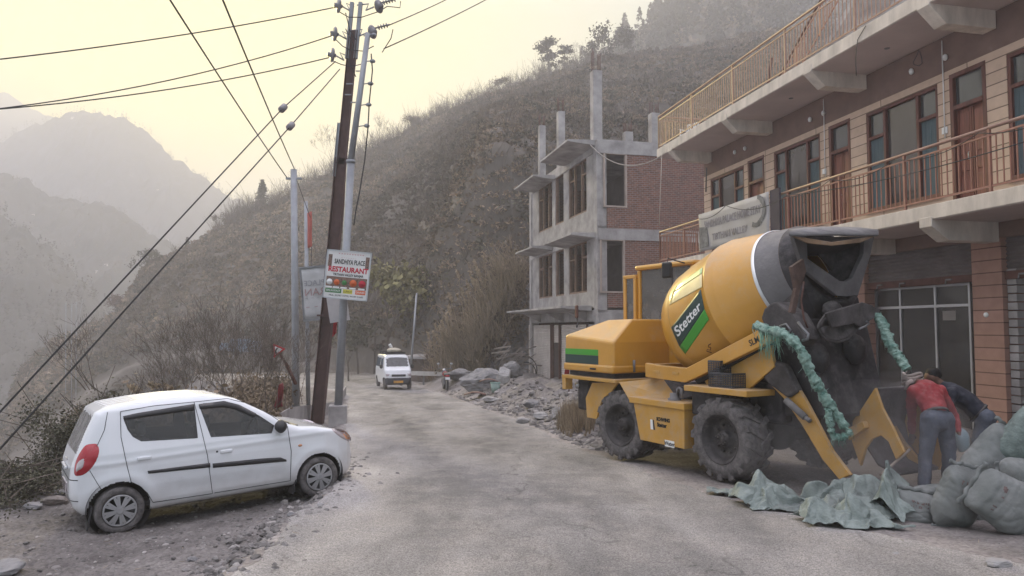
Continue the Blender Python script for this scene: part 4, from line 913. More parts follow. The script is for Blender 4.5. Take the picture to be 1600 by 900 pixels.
# discharge end: hopper, V frame, brackets, chute
U1 = -1.25
def up(pts, u, t, name, m, par=T, bevel=.006):
    q = [th(a, b, 0, u) for a, b in pts]; return MB().prism([(p[1], p[2]) for p in q], 0, u, u + t).build(name, m, par, bevel=bevel)
inn = [(1261, 376), (1350, 376), (1349, 397), (1332, 434), (1322, 440), (1312, 439), (1262, 404)]
out = [(1240, 370), (1366, 370), (1360, 400), (1341, 461), (1322, 463), (1308, 462), (1257, 422)]
vf = MB(); n = len(inn)
qi = [th(a, b, 0, U1) for a, b in inn]; qo = [th(a, b, 0, U1) for a, b in out]
vv = [tuple(p) for p in qi] + [tuple(p) for p in qo] + [(p[0] + .06, p[1], p[2]) for p in qi] + [(p[0] + .06, p[1], p[2]) for p in qo]
vf.add(vv, [(i, (i + 1) % n, n + (i + 1) % n, n + i) for i in range(n)] + [(2 * n + i, 3 * n + i, 3 * n + (i + 1) % n, 2 * n + (i + 1) % n) for i in range(n)] + [(i, 2 * n + i, 2 * n + (i + 1) % n, (i + 1) % n) for i in range(n)] + [(n + i, n + (i + 1) % n, 3 * n + (i + 1) % n, 3 * n + i) for i in range(n)])
hp = vf.build('hopper_frame', mat('dark_cement_coat', (.105, .10, .102), .85, var=.3, scale=4, bump=.4, bscale=20, dust=.3, dustcol=(.2, .19, .185)), T, bevel=.006)
# hopper walls running back to the drum mouth
mo = dor + dax * 2.2
hw = MB(); ring = []
for i in range(n):
    p = qo[i]; q = mo + (np.array([0, p[1] - qo[:][0][1] * 0, p[2]]) - np.array([0, mo[1], mo[2]])) * np.array([0, .45, .45]); q = np.array([mo[0] + .1, q[1], q[2]])
    ring.append((np.array(p) + (.03, 0, 0), q))
for i in range(n): hw.add([ring[i][0], ring[(i + 1) % n][0], ring[(i + 1) % n][1], ring[i][1]], [(0, 1, 2, 3)])
hw.build('hopper_shell', m_blk, T, solid=.02)
MB().slab([th(1262, 378, 0, U1 + .35), th(1350, 378, 0, U1 + .35), th(1330, 430, 0, U1 + .35), th(1312, 436, 0, U1 + .35)], (.02, 0, 0)).build('hopper_throat', m_blk, T)
# bent rim plate on top
rim_px = [(1233, 361), (1262, 357), (1300, 356), (1340, 357), (1372, 361)]
A = []
for k, (a, b) in enumerate(rim_px):
    p = th(a, b + 10 - (3 if k in (0, 4) else -1), 0, U1 - .28); q = th(a + (0), b + 1, 0, U1 + .25); A.append([p + (0, 0, -.01), (p + q) / 2 + (0, 0, .02), q])
A = np.array(A); MB().grid(A).build('hopper_rim', m_grimel, T, solid=.03)
up([(1236, 368), (1262, 372), (1300, 378), (1345, 372), (1370, 368), (1345, 379), (1300, 384), (1262, 380)], U1 - .27, .02, 'rim_lip', mat('worn_lip', (.20, .13, .08), .8, var=.4, dust=.4))
up([(1237, 417), (1256, 404), (1260, 424), (1251, 452), (1243, 490), (1236, 488), (1244, 450)], U1 - .06, .05, 'side_strap', mat('brown_crust', (.095, .062, .052), .9, var=.4, scale=6, bump=.4, dust=.2, dustcol=(.2, .17, .16)))
MB().tube([th(a, b, 0, U1 - .09) for a, b in ((1256, 440), (1252, 470), (1256, 498), (1262, 512))], .012, 6).build('rod', m_rust, T)
# machinery mass under the drum mouth
def lump(c, r, name, m, seed=0, par=T, M=None, amp=.25, nu=28, nv=18, f=2.2):
    def fn(v): return v * (1 + amp * fbm(v[:, 0] * f + seed, v[:, 1] * f, v[:, 2] * f, 3))[:, None]
    return MB().ball(c, r, nu, nv, M=M, fn=fn).build(name, m, par)
up([(1258, 424), (1308, 464), (1342, 463), (1350, 500), (1362, 570), (1375, 610), (1345, 655), (1300, 640), (1262, 560), (1245, 500)], U1 + .25, .3, 'rear_frame', m_blk, bevel=.03)
MB().prism([(-1.3, .95), (-.2, .9), (.1, 1.5), (-.6, 2.2), (-1.0, 2.25)], 1, -.55, -1.8).build('drum_pedestal', m_blk, T, bevel=.05)
lump(th(1300, 485, 0, U1 + .05), (.12, .13, .12), 'drive_motor', m_grime, 3); lump(th(1275, 560, 0, U1 + .15), (.16, .16, .2), 'hose_cluster', m_blk, 9); lump(th(1335, 545, 0, U1 + .1), (.12, .2, .2), 'hose_cluster', m_blk, 12)
# half-bowl chute
tg = [(1278, 513), (1281, 503), (1291, 490), (1310, 484), (1347, 474), (1362, 478), (1352, 500), (1338, 516), (1324, 530), (1308, 535), (1292, 531), (1283, 524)]
A = []
for k in range(9):
    v = k / 8; A.append([th(c_[0], c_[1], 0, U1 - .12) * (1 - v) + np.mean([th(a, b, 0, U1 - .12) for a, b in tg], 0) * v + np.array([.10 * v * (2 - v) * .6, 0, .015 * math.sin(c_[0] * .3 + v * 5)]) for c_ in tg + tg[:1]])
MB().grid(np.array(A)).build('chute_tongue', m_grime, T, solid=.03)
MB().tube([th(a, b, 0, U1 - .13) for a, b in tg + tg[:1]], .016, 6, caps=False).build('chute_rim', m_grime, T)
up([(1291, 490), (1347, 473), (1376, 483), (1372, 492), (1345, 512), (1335, 505), (1300, 512)], U1 - .20, .03, 'chute_plate', m_grime)
# curved bracket at the end of the drum frame
q = [th(a, b, 1, -.15) for a, b in ((1191, 497), (1196, 482), (1206, 474), (1214, 471), (1240, 489), (1247, 500), (1262, 530), (1245, 542), (1200, 520))]
MB().prism([(p[0], p[2]) for p in q], 1, -.12, -.42).build('end_bracket', m_grime, T, bevel=.03)
hk = MB().tube([th(a, b, 1, -.06) for a, b in ((1224, 520), (1219, 509), (1228, 506), (1235, 515), (1230, 524))], .014, 6); hk.build('hook', m_steel, T)
MB().tube([th(a, b, 1, -.06) for a, b in ((1247, 503), (1255, 514), (1263, 522), (1262, 530), (1254, 532))], .018, 6).build('hook', m_steel, T)
MB().tube([th(a, b, 0, U1 - .25) for a, b in ((1342, 514), (1352, 510), (1358, 505), (1354, 502))], .014, 6).build('hook', m_steel, T)
# loading arms, bucket
la = [(1212, 565), (1236, 590), (1256, 622), (1271, 650), (1299, 704), (1328, 742), (1311, 749), (1285, 718), (1253, 664), (1224, 622), (1203, 600), (1196, 580)]
plate(la, -.42, .06, 'loading_arm', m_yeld)
q = [th(a, b, 1, -.42) for a, b in la]; MB().prism([(p[0], p[2]) for p in q], 1, -1.85, -1.91).build('loading_arm', m_yeld, T, bevel=.006)
MB().prism([(th(a, b, 1, -.42)[0], th(a, b, 1, -.42)[2]) for a, b in ((1200, 560), (1230, 570), (1250, 612), (1235, 622), (1205, 600), (1190, 580))], 1, -.36, -.50).build('arm_root', m_grime, T, bevel=.03)
cy = MB().tube([th(1228, 625, 1, -.36), th(1258, 652, 1, -.36)], .045, 10).tube([th(1258, 652, 1, -.36), th(1266, 658, 1, -.36)], .03, 8); cy.build('hydraulic_cylinder', m_grimel, T)
YB = -1.2
bp1 = [(1367, 606), (1345, 640), (1332, 658), (1331, 690), (1344, 728), (1352, 700), (1362, 686), (1376, 680), (1388, 690), (1400, 718), (1412, 706), (1392, 664), (1378, 638)]
plate(bp1, YB, .05, 'bucket_end', m_yeld, bevel=.004)
q = [th(a, b, 1, YB) for a, b in ((1367, 606), (1352, 632), (1345, 665), (1352, 700), (1370, 728), (1400, 745))]
A = np.array([[(p[0] + .02, YB - .05 - .85 * j / 6, p[2]) for j in range(7)] for p in q]); bk = MB().grid(A).build('bucket_shell', m_grime, T, solid=.04)
MB().prism([(th(a, b, 1, YB)[0], th(a, b, 1, YB)[2]) for a, b in bp1[:5] + [(1400, 745), (1412, 706), (1392, 664), (1378, 638)]], 1, YB - .9, YB - .95).build('bucket_end', m_yeld, T)
MB().prism([(th(a, b, 1, YB + .04)[0], th(a, b, 1, YB + .04)[2]) for a, b in ((1330, 668), (1352, 658), (1356, 668), (1330, 688))], 1, YB + .1, YB - .0).build('bucket_lug', m_yeld, T, bevel=.008)
# hydraulic rams wrapped in torn green sacking
m_wrap = mat('green_sacking', (.06, .15, .12), .8, var=.35, scale=11, col2=(.32, .43, .37), bump=.6, bscale=35, dust=.4, dustcol=(.30, .36, .33), dustup=False)
def wrapped(pts, rad, seed, strings=40):
    pts = np.array(pts, float); tt = np.linspace(0, len(pts) - 1, 60); q = np.stack([np.interp(tt, range(len(pts)), pts[:, k]) for k in range(3)], 1)
    for _ in range(3): q[1:-1] = (q[:-2] + 2 * q[1:-1] + q[2:]) / 4
    r = rad * (1 + .22 * np.sin(tt * 7 + seed) * .6 + .28 * pn(tt * 3.1, seed, 0)); mb = MB()
    n = 26; q = np.stack([np.interp(np.linspace(0, 59, 220), range(60), q[:, k]) for k in range(3)], 1); r = np.interp(np.linspace(0, 59, 220), range(60), r); mb.tube(q, r, n); v = mb.V[0]; v = v + .02 * np.stack([1 - 3 * np.abs(fbm(v[:, 0] * 11, v[:, 1] * 11, v[:, 2] * 11 + k * 9, 3)) for k in range(3)], 1); mb.V[0] = v + .012 * np.stack([fbm(v[:, 0] * 14, v[:, 1] * 14, v[:, 2] * 14 + k * 9, 3) for k in range(3)], 1)
    o = mb.build('wrapped_ram', m_wrap, T); s = MB(); rg = random.Random(seed)
    for i in range(strings):
        k = rg.randrange(6, 210); p = q[k] + np.array([rg.gauss(0, .03), rg.gauss(0, .03), rg.gauss(0, .03)]); L = rg.uniform(.04, .16); d = np.array([rg.gauss(0, .25), rg.gauss(0, .25), -.8]); 
        if rg.random() < .3: d[2] = .3
        s.tube([p, p + d * L * .5 + (rg.gauss(0, .012), rg.gauss(0, .012), 0), p + d * L], [.0045, .003, .002], 3)
    s.tube(q[8:200:6] + np.array([0, 0, -.8]) * rad, .004, 3); s.build('loose_threads', m_wrap, o); return q
wrapped([th(1183, 510, 1, .0), th(1200, 516, 1, .02), th(1232, 524, 1, .04), th(1252, 545, 1, .02), th(1272, 590, 1, -.1), th(1290, 622, 1, -.22), th(1322, 668, 1, -.4)], .057, 3, 200)
wrapped([th(1322, 668, 1, -.38), th(1330, 678, 1, -.4), th(1318, 685, 1, -.36), th(1304, 684, 1, -.3), th(1298, 668, 1, -.26), th(1296, 640, 1, -.22)], .036, 8, 50)
wrapped([th(1372, 492, 0, U1 - .2), th(1382, 510, 0, U1 - .3), th(1390, 535, 0, U1 - .4), th(1404, 556, 0, U1 - .55), th(1420, 578, 0, U1 - .7)], .055, 15, 20)
m_tw = mat('torn_threads', (.20, .36, .28), .8, bump=0); fr_ = MB(); rg = random.Random(4)
for i in range(70):
    p = th(1186 + rg.random() * 32, 514 + rg.random() * 8, 1, .03 + .05 * rg.random()); L = rg.uniform(.12, .38); fr_.tube([p, p + (rg.gauss(0, .02), 0, -L * .5), p + (rg.gauss(0, .04), 0, -L)], [.004, .0035, .002], 3)
fr_.build('hanging_fringe', m_tw, T)
# cab
YC = -1.25; c1 = th(1000, 423, 1, YC); c2 = th(1083, 412, 1, YC); zf = th(1000, 495, 1, YC)[2] - .2
uA, uB = c1[0], min(c1[0] - 1.0, c2[0]); zt = c1[2]; yB = YC - 1.05
cb = MB()
for (u_, y_) in ((uA, YC), (uB, YC), (uA, yB), (uB, yB)): cb.bx(u_ - .04, u_ + .04, y_ - .04, y_ + .04, 1.25, zt)
cb.bx(uB - .04, uA + .04, YC - .04, YC + .04, 1.25, zf); cb.bx(uA - .04, uA + .04, yB, YC, 1.25, zf); cb.bx(uB - .04, uA + .04, yB - .04, yB + .04, 1.25, zf)
cab = cb.build('cab', m_yel, T, bevel=.02)
MB().bx(uB - .08, uA + .07, yB - .08, YC + .08, zt, zt + .09).build('roof', m_yel, cab, bevel=.04)
cg = glass('cab_glass', (.50, .46, .42), .5, .05, .28)
MB().bx(uB + .05, uA - .05, YC - .005, YC + .005, zf, zt).bx(uA - .005, uA + .005, yB + .05, YC - .05, zf, zt).build('pane', cg, cab)
MB().bx(uB + .5, uB + .53, YC - .012, YC + .012, zf, zt).build('pane_divider', m_blk, cab)
MB().bx(uA - .7, uA - .25, yB + .25, YC - .25, 1.3, 1.95).bx(uA - .8, uA - .7, yB + .25, YC - .25, 1.7, 2.5).build('cab_seat', m_blk, cab, bevel=.04)
# door folded open beside the hood
dp = [th(975, 431, 1, YC + .1), th(985, 430, 1, YC + .1), th(985, 500, 1, YC + .1), th(975, 500, 1, YC + .1)]
dr = MB(); uo = th(975, 431, 1, YC + .06)[0]; zq = th(975, 431, 1, YC + .06)[2]
for (p, q_, r_, s_) in ((uA + .03, uo, zq - .07, zq), (uo - .08, uo, zf - .1, zq - .07), (uA + .03, uA + .1, zf - .1, zq - .07)): dr.bx(p, q_, YC + .03, YC + .09, r_, s_)
dr.build('cab_door', m_yel, T, bevel=.015)
MB().bx(uA + .1, uo - .08, YC + .05, YC + .06, zf, zq - .07).build('door_pane', cg, T)
c = th(1042, 422, 1, YC + .4); MB().rbx(c, (.20, .06, .27), R(12)).build('mirror', m_black, T, bevel=.035)
MB().tube([c, c + (0, -.02, .2), (c[0] - .1, YC, zt + .02)], .012, 6).build('mirror_arm', m_blk, T)
c = th(901, 487, 1, -2.1); MB().rbx(c, (.16, .06, .3), R(-20)).build('mirror', m_rust, T, bevel=.04)
MB().tube([c + (0, 0, -.12), c + (-.05, 0, -.3), c + (-.3, .2, -.36), c + (-.45, .3, -.32)], .014, 6).build('mirror_arm', m_blk, T)
# ------------------------------------------------------------------ the parked white hatchback
_r = P(188, 834, 8.4); _f = P(500, 776, 9.787); _x = (_f - _r) / np.linalg.norm(_f - _r)
CF = Frame(_r, 0, tilt=_x); CF = Frame(_r + CF.y * .73, 0, tilt=_x)
car = thing('parked_car', 'small white hatchback parked nose up on the dirt verge at the left', 'car', CF.M)
m_cw = mat('white_car_paint', (.66, .67, .69), .22, var=.03, scale=1.2, bump=0, spec=.5, coat=.7, dust=.10, dustup=False, two=(.03, .03, .032), dustcol=(.50, .47, .44))
def add_low_dirt(m, z0, z1, colr, amt=.75):
    n = m.node_tree.nodes; l = m.node_tree.links; b = n['Principled BSDF']; tc = n.new('ShaderNodeTexCoord'); sp = n.new('ShaderNodeSeparateXYZ'); l.new(tc.outputs['Object'], sp.inputs[0])
    no = n.new('ShaderNodeTexNoise'); no.inputs['Scale'].default_value = 5; no.inputs['Detail'].default_value = 8; l.new(tc.outputs['Object'], no.inputs[0])
    ad = n.new('ShaderNodeMath'); ad.operation = 'MULTIPLY_ADD'; l.new(no.outputs[0], ad.inputs[0]); ad.inputs[1].default_value = -.35; l.new(sp.outputs[2], ad.inputs[2])
    mr = n.new('ShaderNodeMapRange'); mr.inputs[1].default_value = z0 - .17; mr.inputs[2].default_value = z1 - .17; mr.inputs[3].default_value = amt; mr.inputs[4].default_value = 0; l.new(ad.outputs[0], mr.inputs[0])
    src = b.inputs['Base Color'].links[0].from_socket; mx = n.new('ShaderNodeMix'); mx.data_type = 'RGBA'; l.new(mr.outputs[0], mx.inputs[0]); l.new(src, mx.inputs[6]); mx.inputs[7].default_value = (*colr, 1); l.new(mx.outputs[2], b.inputs['Base Color'])
add_low_dirt(m_cw, .18, .52, (.36, .33, .31), .7)
_top = np.array([(-.36, .24), (-.44, .32), (-.475, .45), (-.475, .60), (-.455, .78), (-.40, .95), (-.30, 1.18), (-.21, 1.37), (-.10, 1.425), (.25, 1.462), (.6, 1.478), (.95, 1.470), (1.2, 1.435), (1.36, 1.385), (1.7, 1.19), (2.0, 1.00), (2.12, .955), (2.35, .925), (2.6, .86), (2.78, .76), (2.90, .64), (2.955, .50), (2.965, .38), (2.93, .27), (2.84, .20), (2.5, .19), (0, .19)])
def psdf(px_, pz_, poly):
    d = np.full(np.shape(px_), 1e9); ins = np.zeros(np.shape(px_), bool); n = len(poly)
    for i in range(n):
        a, b = poly[i], poly[(i + 1) % n]; e = b - a; wx, wz = px_ - a[0], pz_ - a[1]
        t = np.clip((wx * e[0] + wz * e[1]) / (e @ e), 0, 1); d = np.minimum(d, (wx - e[0] * t) ** 2 + (wz - e[1] * t) ** 2)
        c = (a[1] > pz_) != (b[1] > pz_); 
        with np.errstate(divide='ignore', invalid='ignore'): ins ^= c & (px_ < (b[0] - a[0]) * (pz_ - a[1]) / (b[1] - a[1] + 1e-12) + a[0])
    return np.where(ins, -1, 1) * np.sqrt(d)
def halfw(x, z):
    wz = np.interp(z, [.15, .22, .32, .5, .62, .72, .80, .90, .96, 1.10, 1.25, 1.38, 1.5], [.66, .70, .728, .742, .745, .741, .733, .722, .702, .655, .605, .555, .47])
    cab = np.interp(x, [-.5, -.40, -.30, -.1, .3, 1.8, 2.15, 2.45, 2.65, 2.8, 2.9, 2.965], [.50, .60, .665, .72, .745, .745, .742, .733, .70, .63, .52, .36])
    # flared arches
    fl = .014 * np.exp(-((np.hypot(x, z - .27) - .36) / .07) ** 2) + .014 * np.exp(-((np.hypot(x - 2.36, z - .27) - .36) / .07) ** 2)
    # crease above the door handles, scallop lower down
    cr = .008 * np.exp(-((z - (.80 + .02 * x)) / .03) ** 2) - .012 * np.exp(-((z - .40) / .10) ** 2) * sst(.4, .7, x) * (1 - sst(1.8, 2.0, x))
    return wz * cab / .745 + fl + cr
def csdf(x, y, z):
    a = psdf(x, z, _top); b = (np.abs(y) - halfw(x, z)) * .93; k = .085
    h = np.clip(.5 + .5 * (b - a) / k, 0, 1); s = a * (1 - h) + b * h + k * h * (1 - h)
    return s
NM, NE, NB = 330, 70, 420; zc = .62
be = 2 * math.pi * np.arange(NB) / NB
org, dr_ = [], []
for i in range(NE):
    a = math.pi / 2 * (1 - i / NE); org.append(np.tile((-.05, 0, zc), (NB, 1))); dr_.append(np.stack([np.full(NB, -math.sin(a)), math.cos(a) * np.cos(be), math.cos(a) * np.sin(be)], 1))
for i in range(NM + 1):
    x = -.05 + 2.55 * i / NM; org.append(np.tile((x, 0, zc), (NB, 1))); dr_.append(np.stack([np.zeros(NB), np.cos(be), np.sin(be)], 1))
for i in range(1, NE + 1):
    a = math.pi / 2 * i / NE; org.append(np.tile((2.5, 0, zc - .1 * i / NE), (NB, 1))); dr_.append(np.stack([np.full(NB, math.sin(a)), math.cos(a) * np.cos(be), math.cos(a) * np.sin(be)], 1))
org = np.array(org); dr_ = np.array(dr_); lo_ = np.zeros(org.shape[:2]); hi_ = np.full(org.shape[:2], 1.3)
for _ in range(22):
    mi = (lo_ + hi_) / 2; q = org + dr_ * mi[..., None]; s_ = csdf(q[..., 0], q[..., 1], q[..., 2]); lo_ = np.where(s_ < 0, mi, lo_); hi_ = np.where(s_ < 0, hi_, mi)
CP = org + dr_ * ((lo_ + hi_) / 2)[..., None]
def topix(Q):     # local car points -> photograph columns/rows
    Wp = CF.o + Q[..., :1] * CF.x + Q[..., 1:2] * CF.y + Q[..., 2:3] * CF.z; x, y, z = Wp[..., 0], Wp[..., 1], Wp[..., 2] - EYE
    d = y * math.cos(PITCH) + z * math.sin(PITCH); u = -y * math.sin(PITCH) + z * math.cos(PITCH); return 800 + FPX * x / d, 450 - FPX * u / d
m_, n_ = CP.shape[:2]; ii = np.arange(m_ - 1)[:, None] * n_; jj = np.arange(n_)[None]; j2 = (jj + 1) % n_
QF = np.stack([ii + jj, ii + j2, ii + n_ + j2, ii + n_ + jj], -1).reshape(-1, 4)[:, ::-1]; CV = CP.reshape(-1, 3)
cen = CV[QF].mean(1); nrm = np.cross(CV[QF[:, 1]] - CV[QF[:, 0]], CV[QF[:, 3]] - CV[QF[:, 0]]); nrm /= np.linalg.norm(nrm, axis=1)[:, None] + 1e-12
if (nrm[:, 2] * (cen[:, 2] - zc)).mean() < 0: QF = QF[:, ::-1]; nrm = -nrm
mir = cen * (1, 0, 1); mir[:, 1] = -np.abs(cen[:, 1]); mpx, mpy = topix(mir); dpx, dpy = topix(cen)
def inp(px_, py_, poly): return psdf(px_, py_, np.array(poly, float)) < 0
side = np.abs(nrm[:, 1]) > .35
W1 = [(193, 653), (303, 632), (308.5, 684), (221, 689), (208, 682), (200, 671)]; W2 = [(311, 632), (350, 627), (372, 633), (405, 650), (428, 665), (424, 676.5), (330, 682.5)]
cls = np.zeros(len(QF), int)
cls[side & inp(mpx, mpy, W1) & (cen[:, 2] > .8)] = 1; cls[side & inp(mpx, mpy, W2) & (cen[:, 2] > .8)] = 2
RG = [(134, 637), (147, 657), (139, 680), (128, 700), (108, 699), (112, 670), (121, 650)]
vis = cen[:, 0] < -.1
cls[vis & inp(cen[:, 1], cen[:, 2], [(-.52, .93), (.52, .93), (.45, 1.33), (-.45, 1.33)]) & (nrm[:, 0] < -.3) & (np.abs(nrm[:, 1]) < .75)] = 3
wsx = (cen[:, 0] > 1.36) & (cen[:, 0] < 2.04) & (np.abs(cen[:, 1]) < halfw(cen[:, 0], cen[:, 2]) - .055) & (nrm[:, 2] > .3) & (cen[:, 2] > .97); cls[wsx] = 4
arch = ((np.hypot(cen[:, 0], cen[:, 2] - .27) < .315) | (np.hypot(cen[:, 0] - 2.36, cen[:, 2] - .27) < .31)) & (np.abs(cen[:, 1]) > .42) & (cen[:, 2] < .62); cls[arch] = 99
cls[(cen[:, 2] < .245) & (np.abs(nrm[:, 2]) > .9)] = 98
def cpart(name, k, m, par=car, off=0):
    f = QF[cls == k]; u, inv = np.unique(f, return_inverse=True); v = CV[u].copy()
    me = raw(name, v, inv.reshape(-1, 4), m, smooth=True); me.parent = par
    if off:
        so_ = me.modifiers.new('s', 'SOLIDIFY'); so_.thickness = off; so_.offset = 1
    return me
body = cpart('body', 0, m_cw)
m_cg = glass('car_glass', (.48, .48, .48), .5, .04, .10); m_rg = glass('rear_glass', (.36, .38, .38), .5, .1, .38)
m_tlr = mat('red_lamp', (.33, .012, .022), .15, bump=0, coat=.8, dust=.1); m_tlw = mat('clear_lamp', (.50, .44, .45), .15, bump=0, coat=.8, metal=.3); m_org = mat('orange_lamp', (.55, .25, .12), .2, bump=0, coat=.6); m_plas = mat('black_plastic', (.035, .034, .036), .5, bump=0, dust=.15)
WM[body] = CF.M
for k, nm, m in ((3, 'rear_window', m_rg), (4, 'windscreen', m_cg), (98, 'underbody', m_plas)): cpart(nm, k, m)
for k, nm, m, of in ((1, 'window', m_cg, 0), (2, 'window', m_cg, 0)):
    for sg in (0, 1):
        keep = cls.copy(); cls[(cls == k) & ((cen[:, 1] > 0) == bool(sg))] = 50; cpart(nm, 50, m, off=of); cls[:] = keep
def carhit(px_, py_):
    d = ray(px_, py_); d = np.array([d @ CF.x, d @ CF.y, d @ CF.z]); c = CF.loc((0, 0, EYE)); t = np.linspace(5.5, 12, 1600); Q = c + d[None] * t[:, None]; sd_ = csdf(Q[:, 0], Q[:, 1], Q[:, 2]); k = np.argmax(sd_ < 0) if (sd_ < 0).any() else int(np.argmin(sd_)); q = Q[k]; e = 1e-3
    g_ = np.array([csdf(*[np.array(v) for v in (q + dv)]) - csdf(*[np.array(v) for v in (q - dv)]) for dv in (np.eye(3) * e)]); g_ /= np.linalg.norm(g_); return q + g_ * .001, g_
def lamp(poly, name, m, off, rings=5):
    P4 = [np.array(p, float) for p in poly]; n = len(P4); out = []
    for i in range(n):
        p0, p1, p2, p3 = P4[i - 1], P4[i], P4[(i + 1) % n], P4[(i + 2) % n]
        for t in (0, .25, .5, .75): out.append(.5 * (2 * p1 + (p2 - p0) * t + (2 * p0 - 5 * p1 + 4 * p2 - p3) * t * t + (3 * p1 - p0 - 3 * p2 + p3) * t ** 3))
    out.append(out[0]); c = np.mean(out[:-1], 0); A = []
    for r in range(rings + 1):
        f = 1 - r / rings * .98; row = []
        for p in out:
            q, g_ = carhit(*(c + (p - c) * f)); row.append(q + g_ * off * (1 - f ** 4) + g_ * .002)
        A.append(row)
    A = np.array(A)
    for s_ in (1, -1): MB().grid(A * (1, s_, 1)).build(name, m, car)
lamp([(134, 696), (144, 693.5), (152, 694.5), (155, 704), (152, 717), (144, 730), (132, 741), (119, 743.5), (116, 736), (119, 720), (126, 706)], 'tail_light', m_tlr, .018)
lamp([(129, 715), (136, 712), (136, 722), (130, 733), (120, 739), (119, 731), (122, 722)], 'reversing_lens', m_tlw, .022)
lamp([(518, 670.5), (529, 670.5), (540, 674), (547, 682), (547.5, 689), (539, 687.5), (527, 680)], 'headlight', m_tlw, .006)
lamp([(532, 675), (540, 675.5), (545.5, 681), (546.5, 687.5), (539, 685.5)], 'indicator_lens', m_org, .009)
def surf(px_, py_, off=.002, y=-.72):        # photograph column/row -> point on the near flank
    best = None
    for yy in np.linspace(-.78, -.44, 180):
        p = CF.hit(px_, py_, 1, yy)
        if csdf(np.array(p[0]), np.array(p[1]), np.array(p[2])) <= 0: break
    return p + np.array([0, -off, 0])
def line(pts, r, name, m, close=False, off=.001):
    pp = []
    pts = pts + ([pts[0]] if close else [])
    for a, b in zip(pts[:-1], pts[1:]):
        k = max(2, int(math.hypot(b[0] - a[0], b[1] - a[1]) / 4)); pp += [surf(a[0] + (b[0] - a[0]) * t / k, a[1] + (b[1] - a[1]) * t / k, off) for t in range(k)]
    pp.append(surf(*pts[-1], off)); pp = np.array(pp)
    sm = pp.copy(); sm[:, 1] = np.minimum(sm[:, 1], -halfw(sm[:, 0], sm[:, 2]) * 0 - 9) if False else sm[:, 1]
    for s_ in (1, -1): MB().tube(sm * (1, s_, 1), r, 6).build(name, m, car)
m_gap = mat('panel_gap', (.02, .02, .02), .8, bump=0)
line([(188, 643), (189, 683), (199, 730), (205, 753), (218, 759), (230, 770), (239, 785), (332, 771), (324, 711), (313, 665), (303, 628)], .0036, 'door_gap', m_gap, off=.0035)
line([(188, 643), (240, 634), (303, 628), (355, 622.5), (393, 632), (425, 650), (449, 666), (455, 705), (453.5, 751), (335, 770)], .0036, 'door_gap', m_gap, off=.0035)
line([(150, 700), (163, 672), (168, 644)], .0032, 'tailgate_gap', m_gap, off=.003); line([(140, 735), (149, 750), (160, 768)], .003, 'bumper_gap', m_gap, off=.003)
line(W1, .006, 'window_seal', m_plas, True, 0); line(W2, .006, 'window_seal', m_plas, True, 0)
# rain visors, belt mouldings, handles
def strip(top, bot, name, m, off):
    n = 24; A = []
    def at_(P_, t):
        L = np.cumsum([0] + [math.dist(P_[i], P_[i + 1]) for i in range(len(P_) - 1)]); s = t * L[-1]; return [np.interp(s, L, [p[k] for p in P_]) for k in (0, 1)]
    for i in range(n + 1): A.append([surf(*at_(top, i / n), off * .6), surf(*[(a + b) / 2 for a, b in zip(at_(top, i / n), at_(bot, i / n))], off), surf(*at_(bot, i / n), off * .5)])
    A = np.array(A)
    for s_ in (1, -1): MB().grid(A * (1, s_, 1)).build(name, m, car, solid=.006)
strip([(230.5, 735.5), (328, 723)], [(231.5, 740), (328.5, 730)], 'door_moulding', m_plas, .014)
strip([(332, 724), (405, 716.5), (438, 714.5), (447, 718)], [(332.5, 731), (405, 724.5), (438, 721.5), (447.5, 721)], 'door_moulding', m_plas, .014)
strip([(192, 650), (215, 645), (302, 631)], [(194, 656), (215, 653), (304, 640)], 'rain_visor', m_plas, .02)
strip([(310, 632), (350, 626.5), (373, 632), (400, 646)], [(312, 639), (350, 636), (371, 640), (396, 652)], 'rain_visor', m_plas, .02)
for (a, b) in ((225.6, 716), (353.5, 705)):
    p = surf(a, b, .0)
    for s_ in (1, -1):
        h = MB().bx(-.075, .075, -.018, .012, -.022, .022)
        for i, v in enumerate(h.V): h.V[i] = v + p * (1, s_, 1)
        h.build('door_handle', m_cw, car, bevel=.012)
p = surf(339, 705.5); MB().lathe([(0, .012), (.006, .012), (.006, 0)], p, (0, -1, 0), 12).build('keyhole', m_plas, car)
p = surf(469, 696, -.002); MB().ball(p, (.03, .012, .018), 12, 8).build('side_indicator', m_org, car)
p = surf(436, 666)
for s_ in (1, -1):
    mm = MB().ball((0, 0, 0), (.07, .085, .075), 18, 12, fn=lambda v: v * (1 + .15 * (np.abs(v) ** 4).sum(1))[:, None])
    for i, v in enumerate(mm.V): mm.V[i] = v + (p + (-.01, -.10, .01)) * (1, s_, 1)
    mm.build('wing_mirror', m_plas, car)
# roof ribs, wiper, number plate, badge, bumper details
for y_ in (-.36, -.18, 0, .18, .36):
    xs = np.linspace(-.12, 1.2, 30); zs = []
    for x in xs:
        zz = np.linspace(1.3, 1.52, 120); s_ = csdf(np.full(120, x), np.full(120, y_), zz); zs.append(zz[np.argmax(s_ > 0)])
    MB().tube([(x, y_, z - .002) for x, z in zip(xs, zs)], .006, 6).build('roof_rib', m_cw, car)
MB().tube([(2.02, -.35, 1.0), (2.0, .1, 1.015)], .008, 6).tube([(2.04, -.5, .985), (2.02, -.35, 1.0)], .012, 6).build('wiper', m_plas, car)
MB().bx(2.02, 2.13, -.6, .6, .955, .968).build('wiper_tray', m_plas, car, bevel=.004)
pr = [topix(np.array(v)) for v in ((-.48, 0, .6),)]
MB().rbx((-.483, 0, .52), (.012, .46, .11), 0, R(4)).build('number_plate', m_tlw, car, bevel=.004)
MB().rbx((-.475, -.28, .86), (.01, .16, .02), 0, R(-15)).build('badge', m_alu, car)
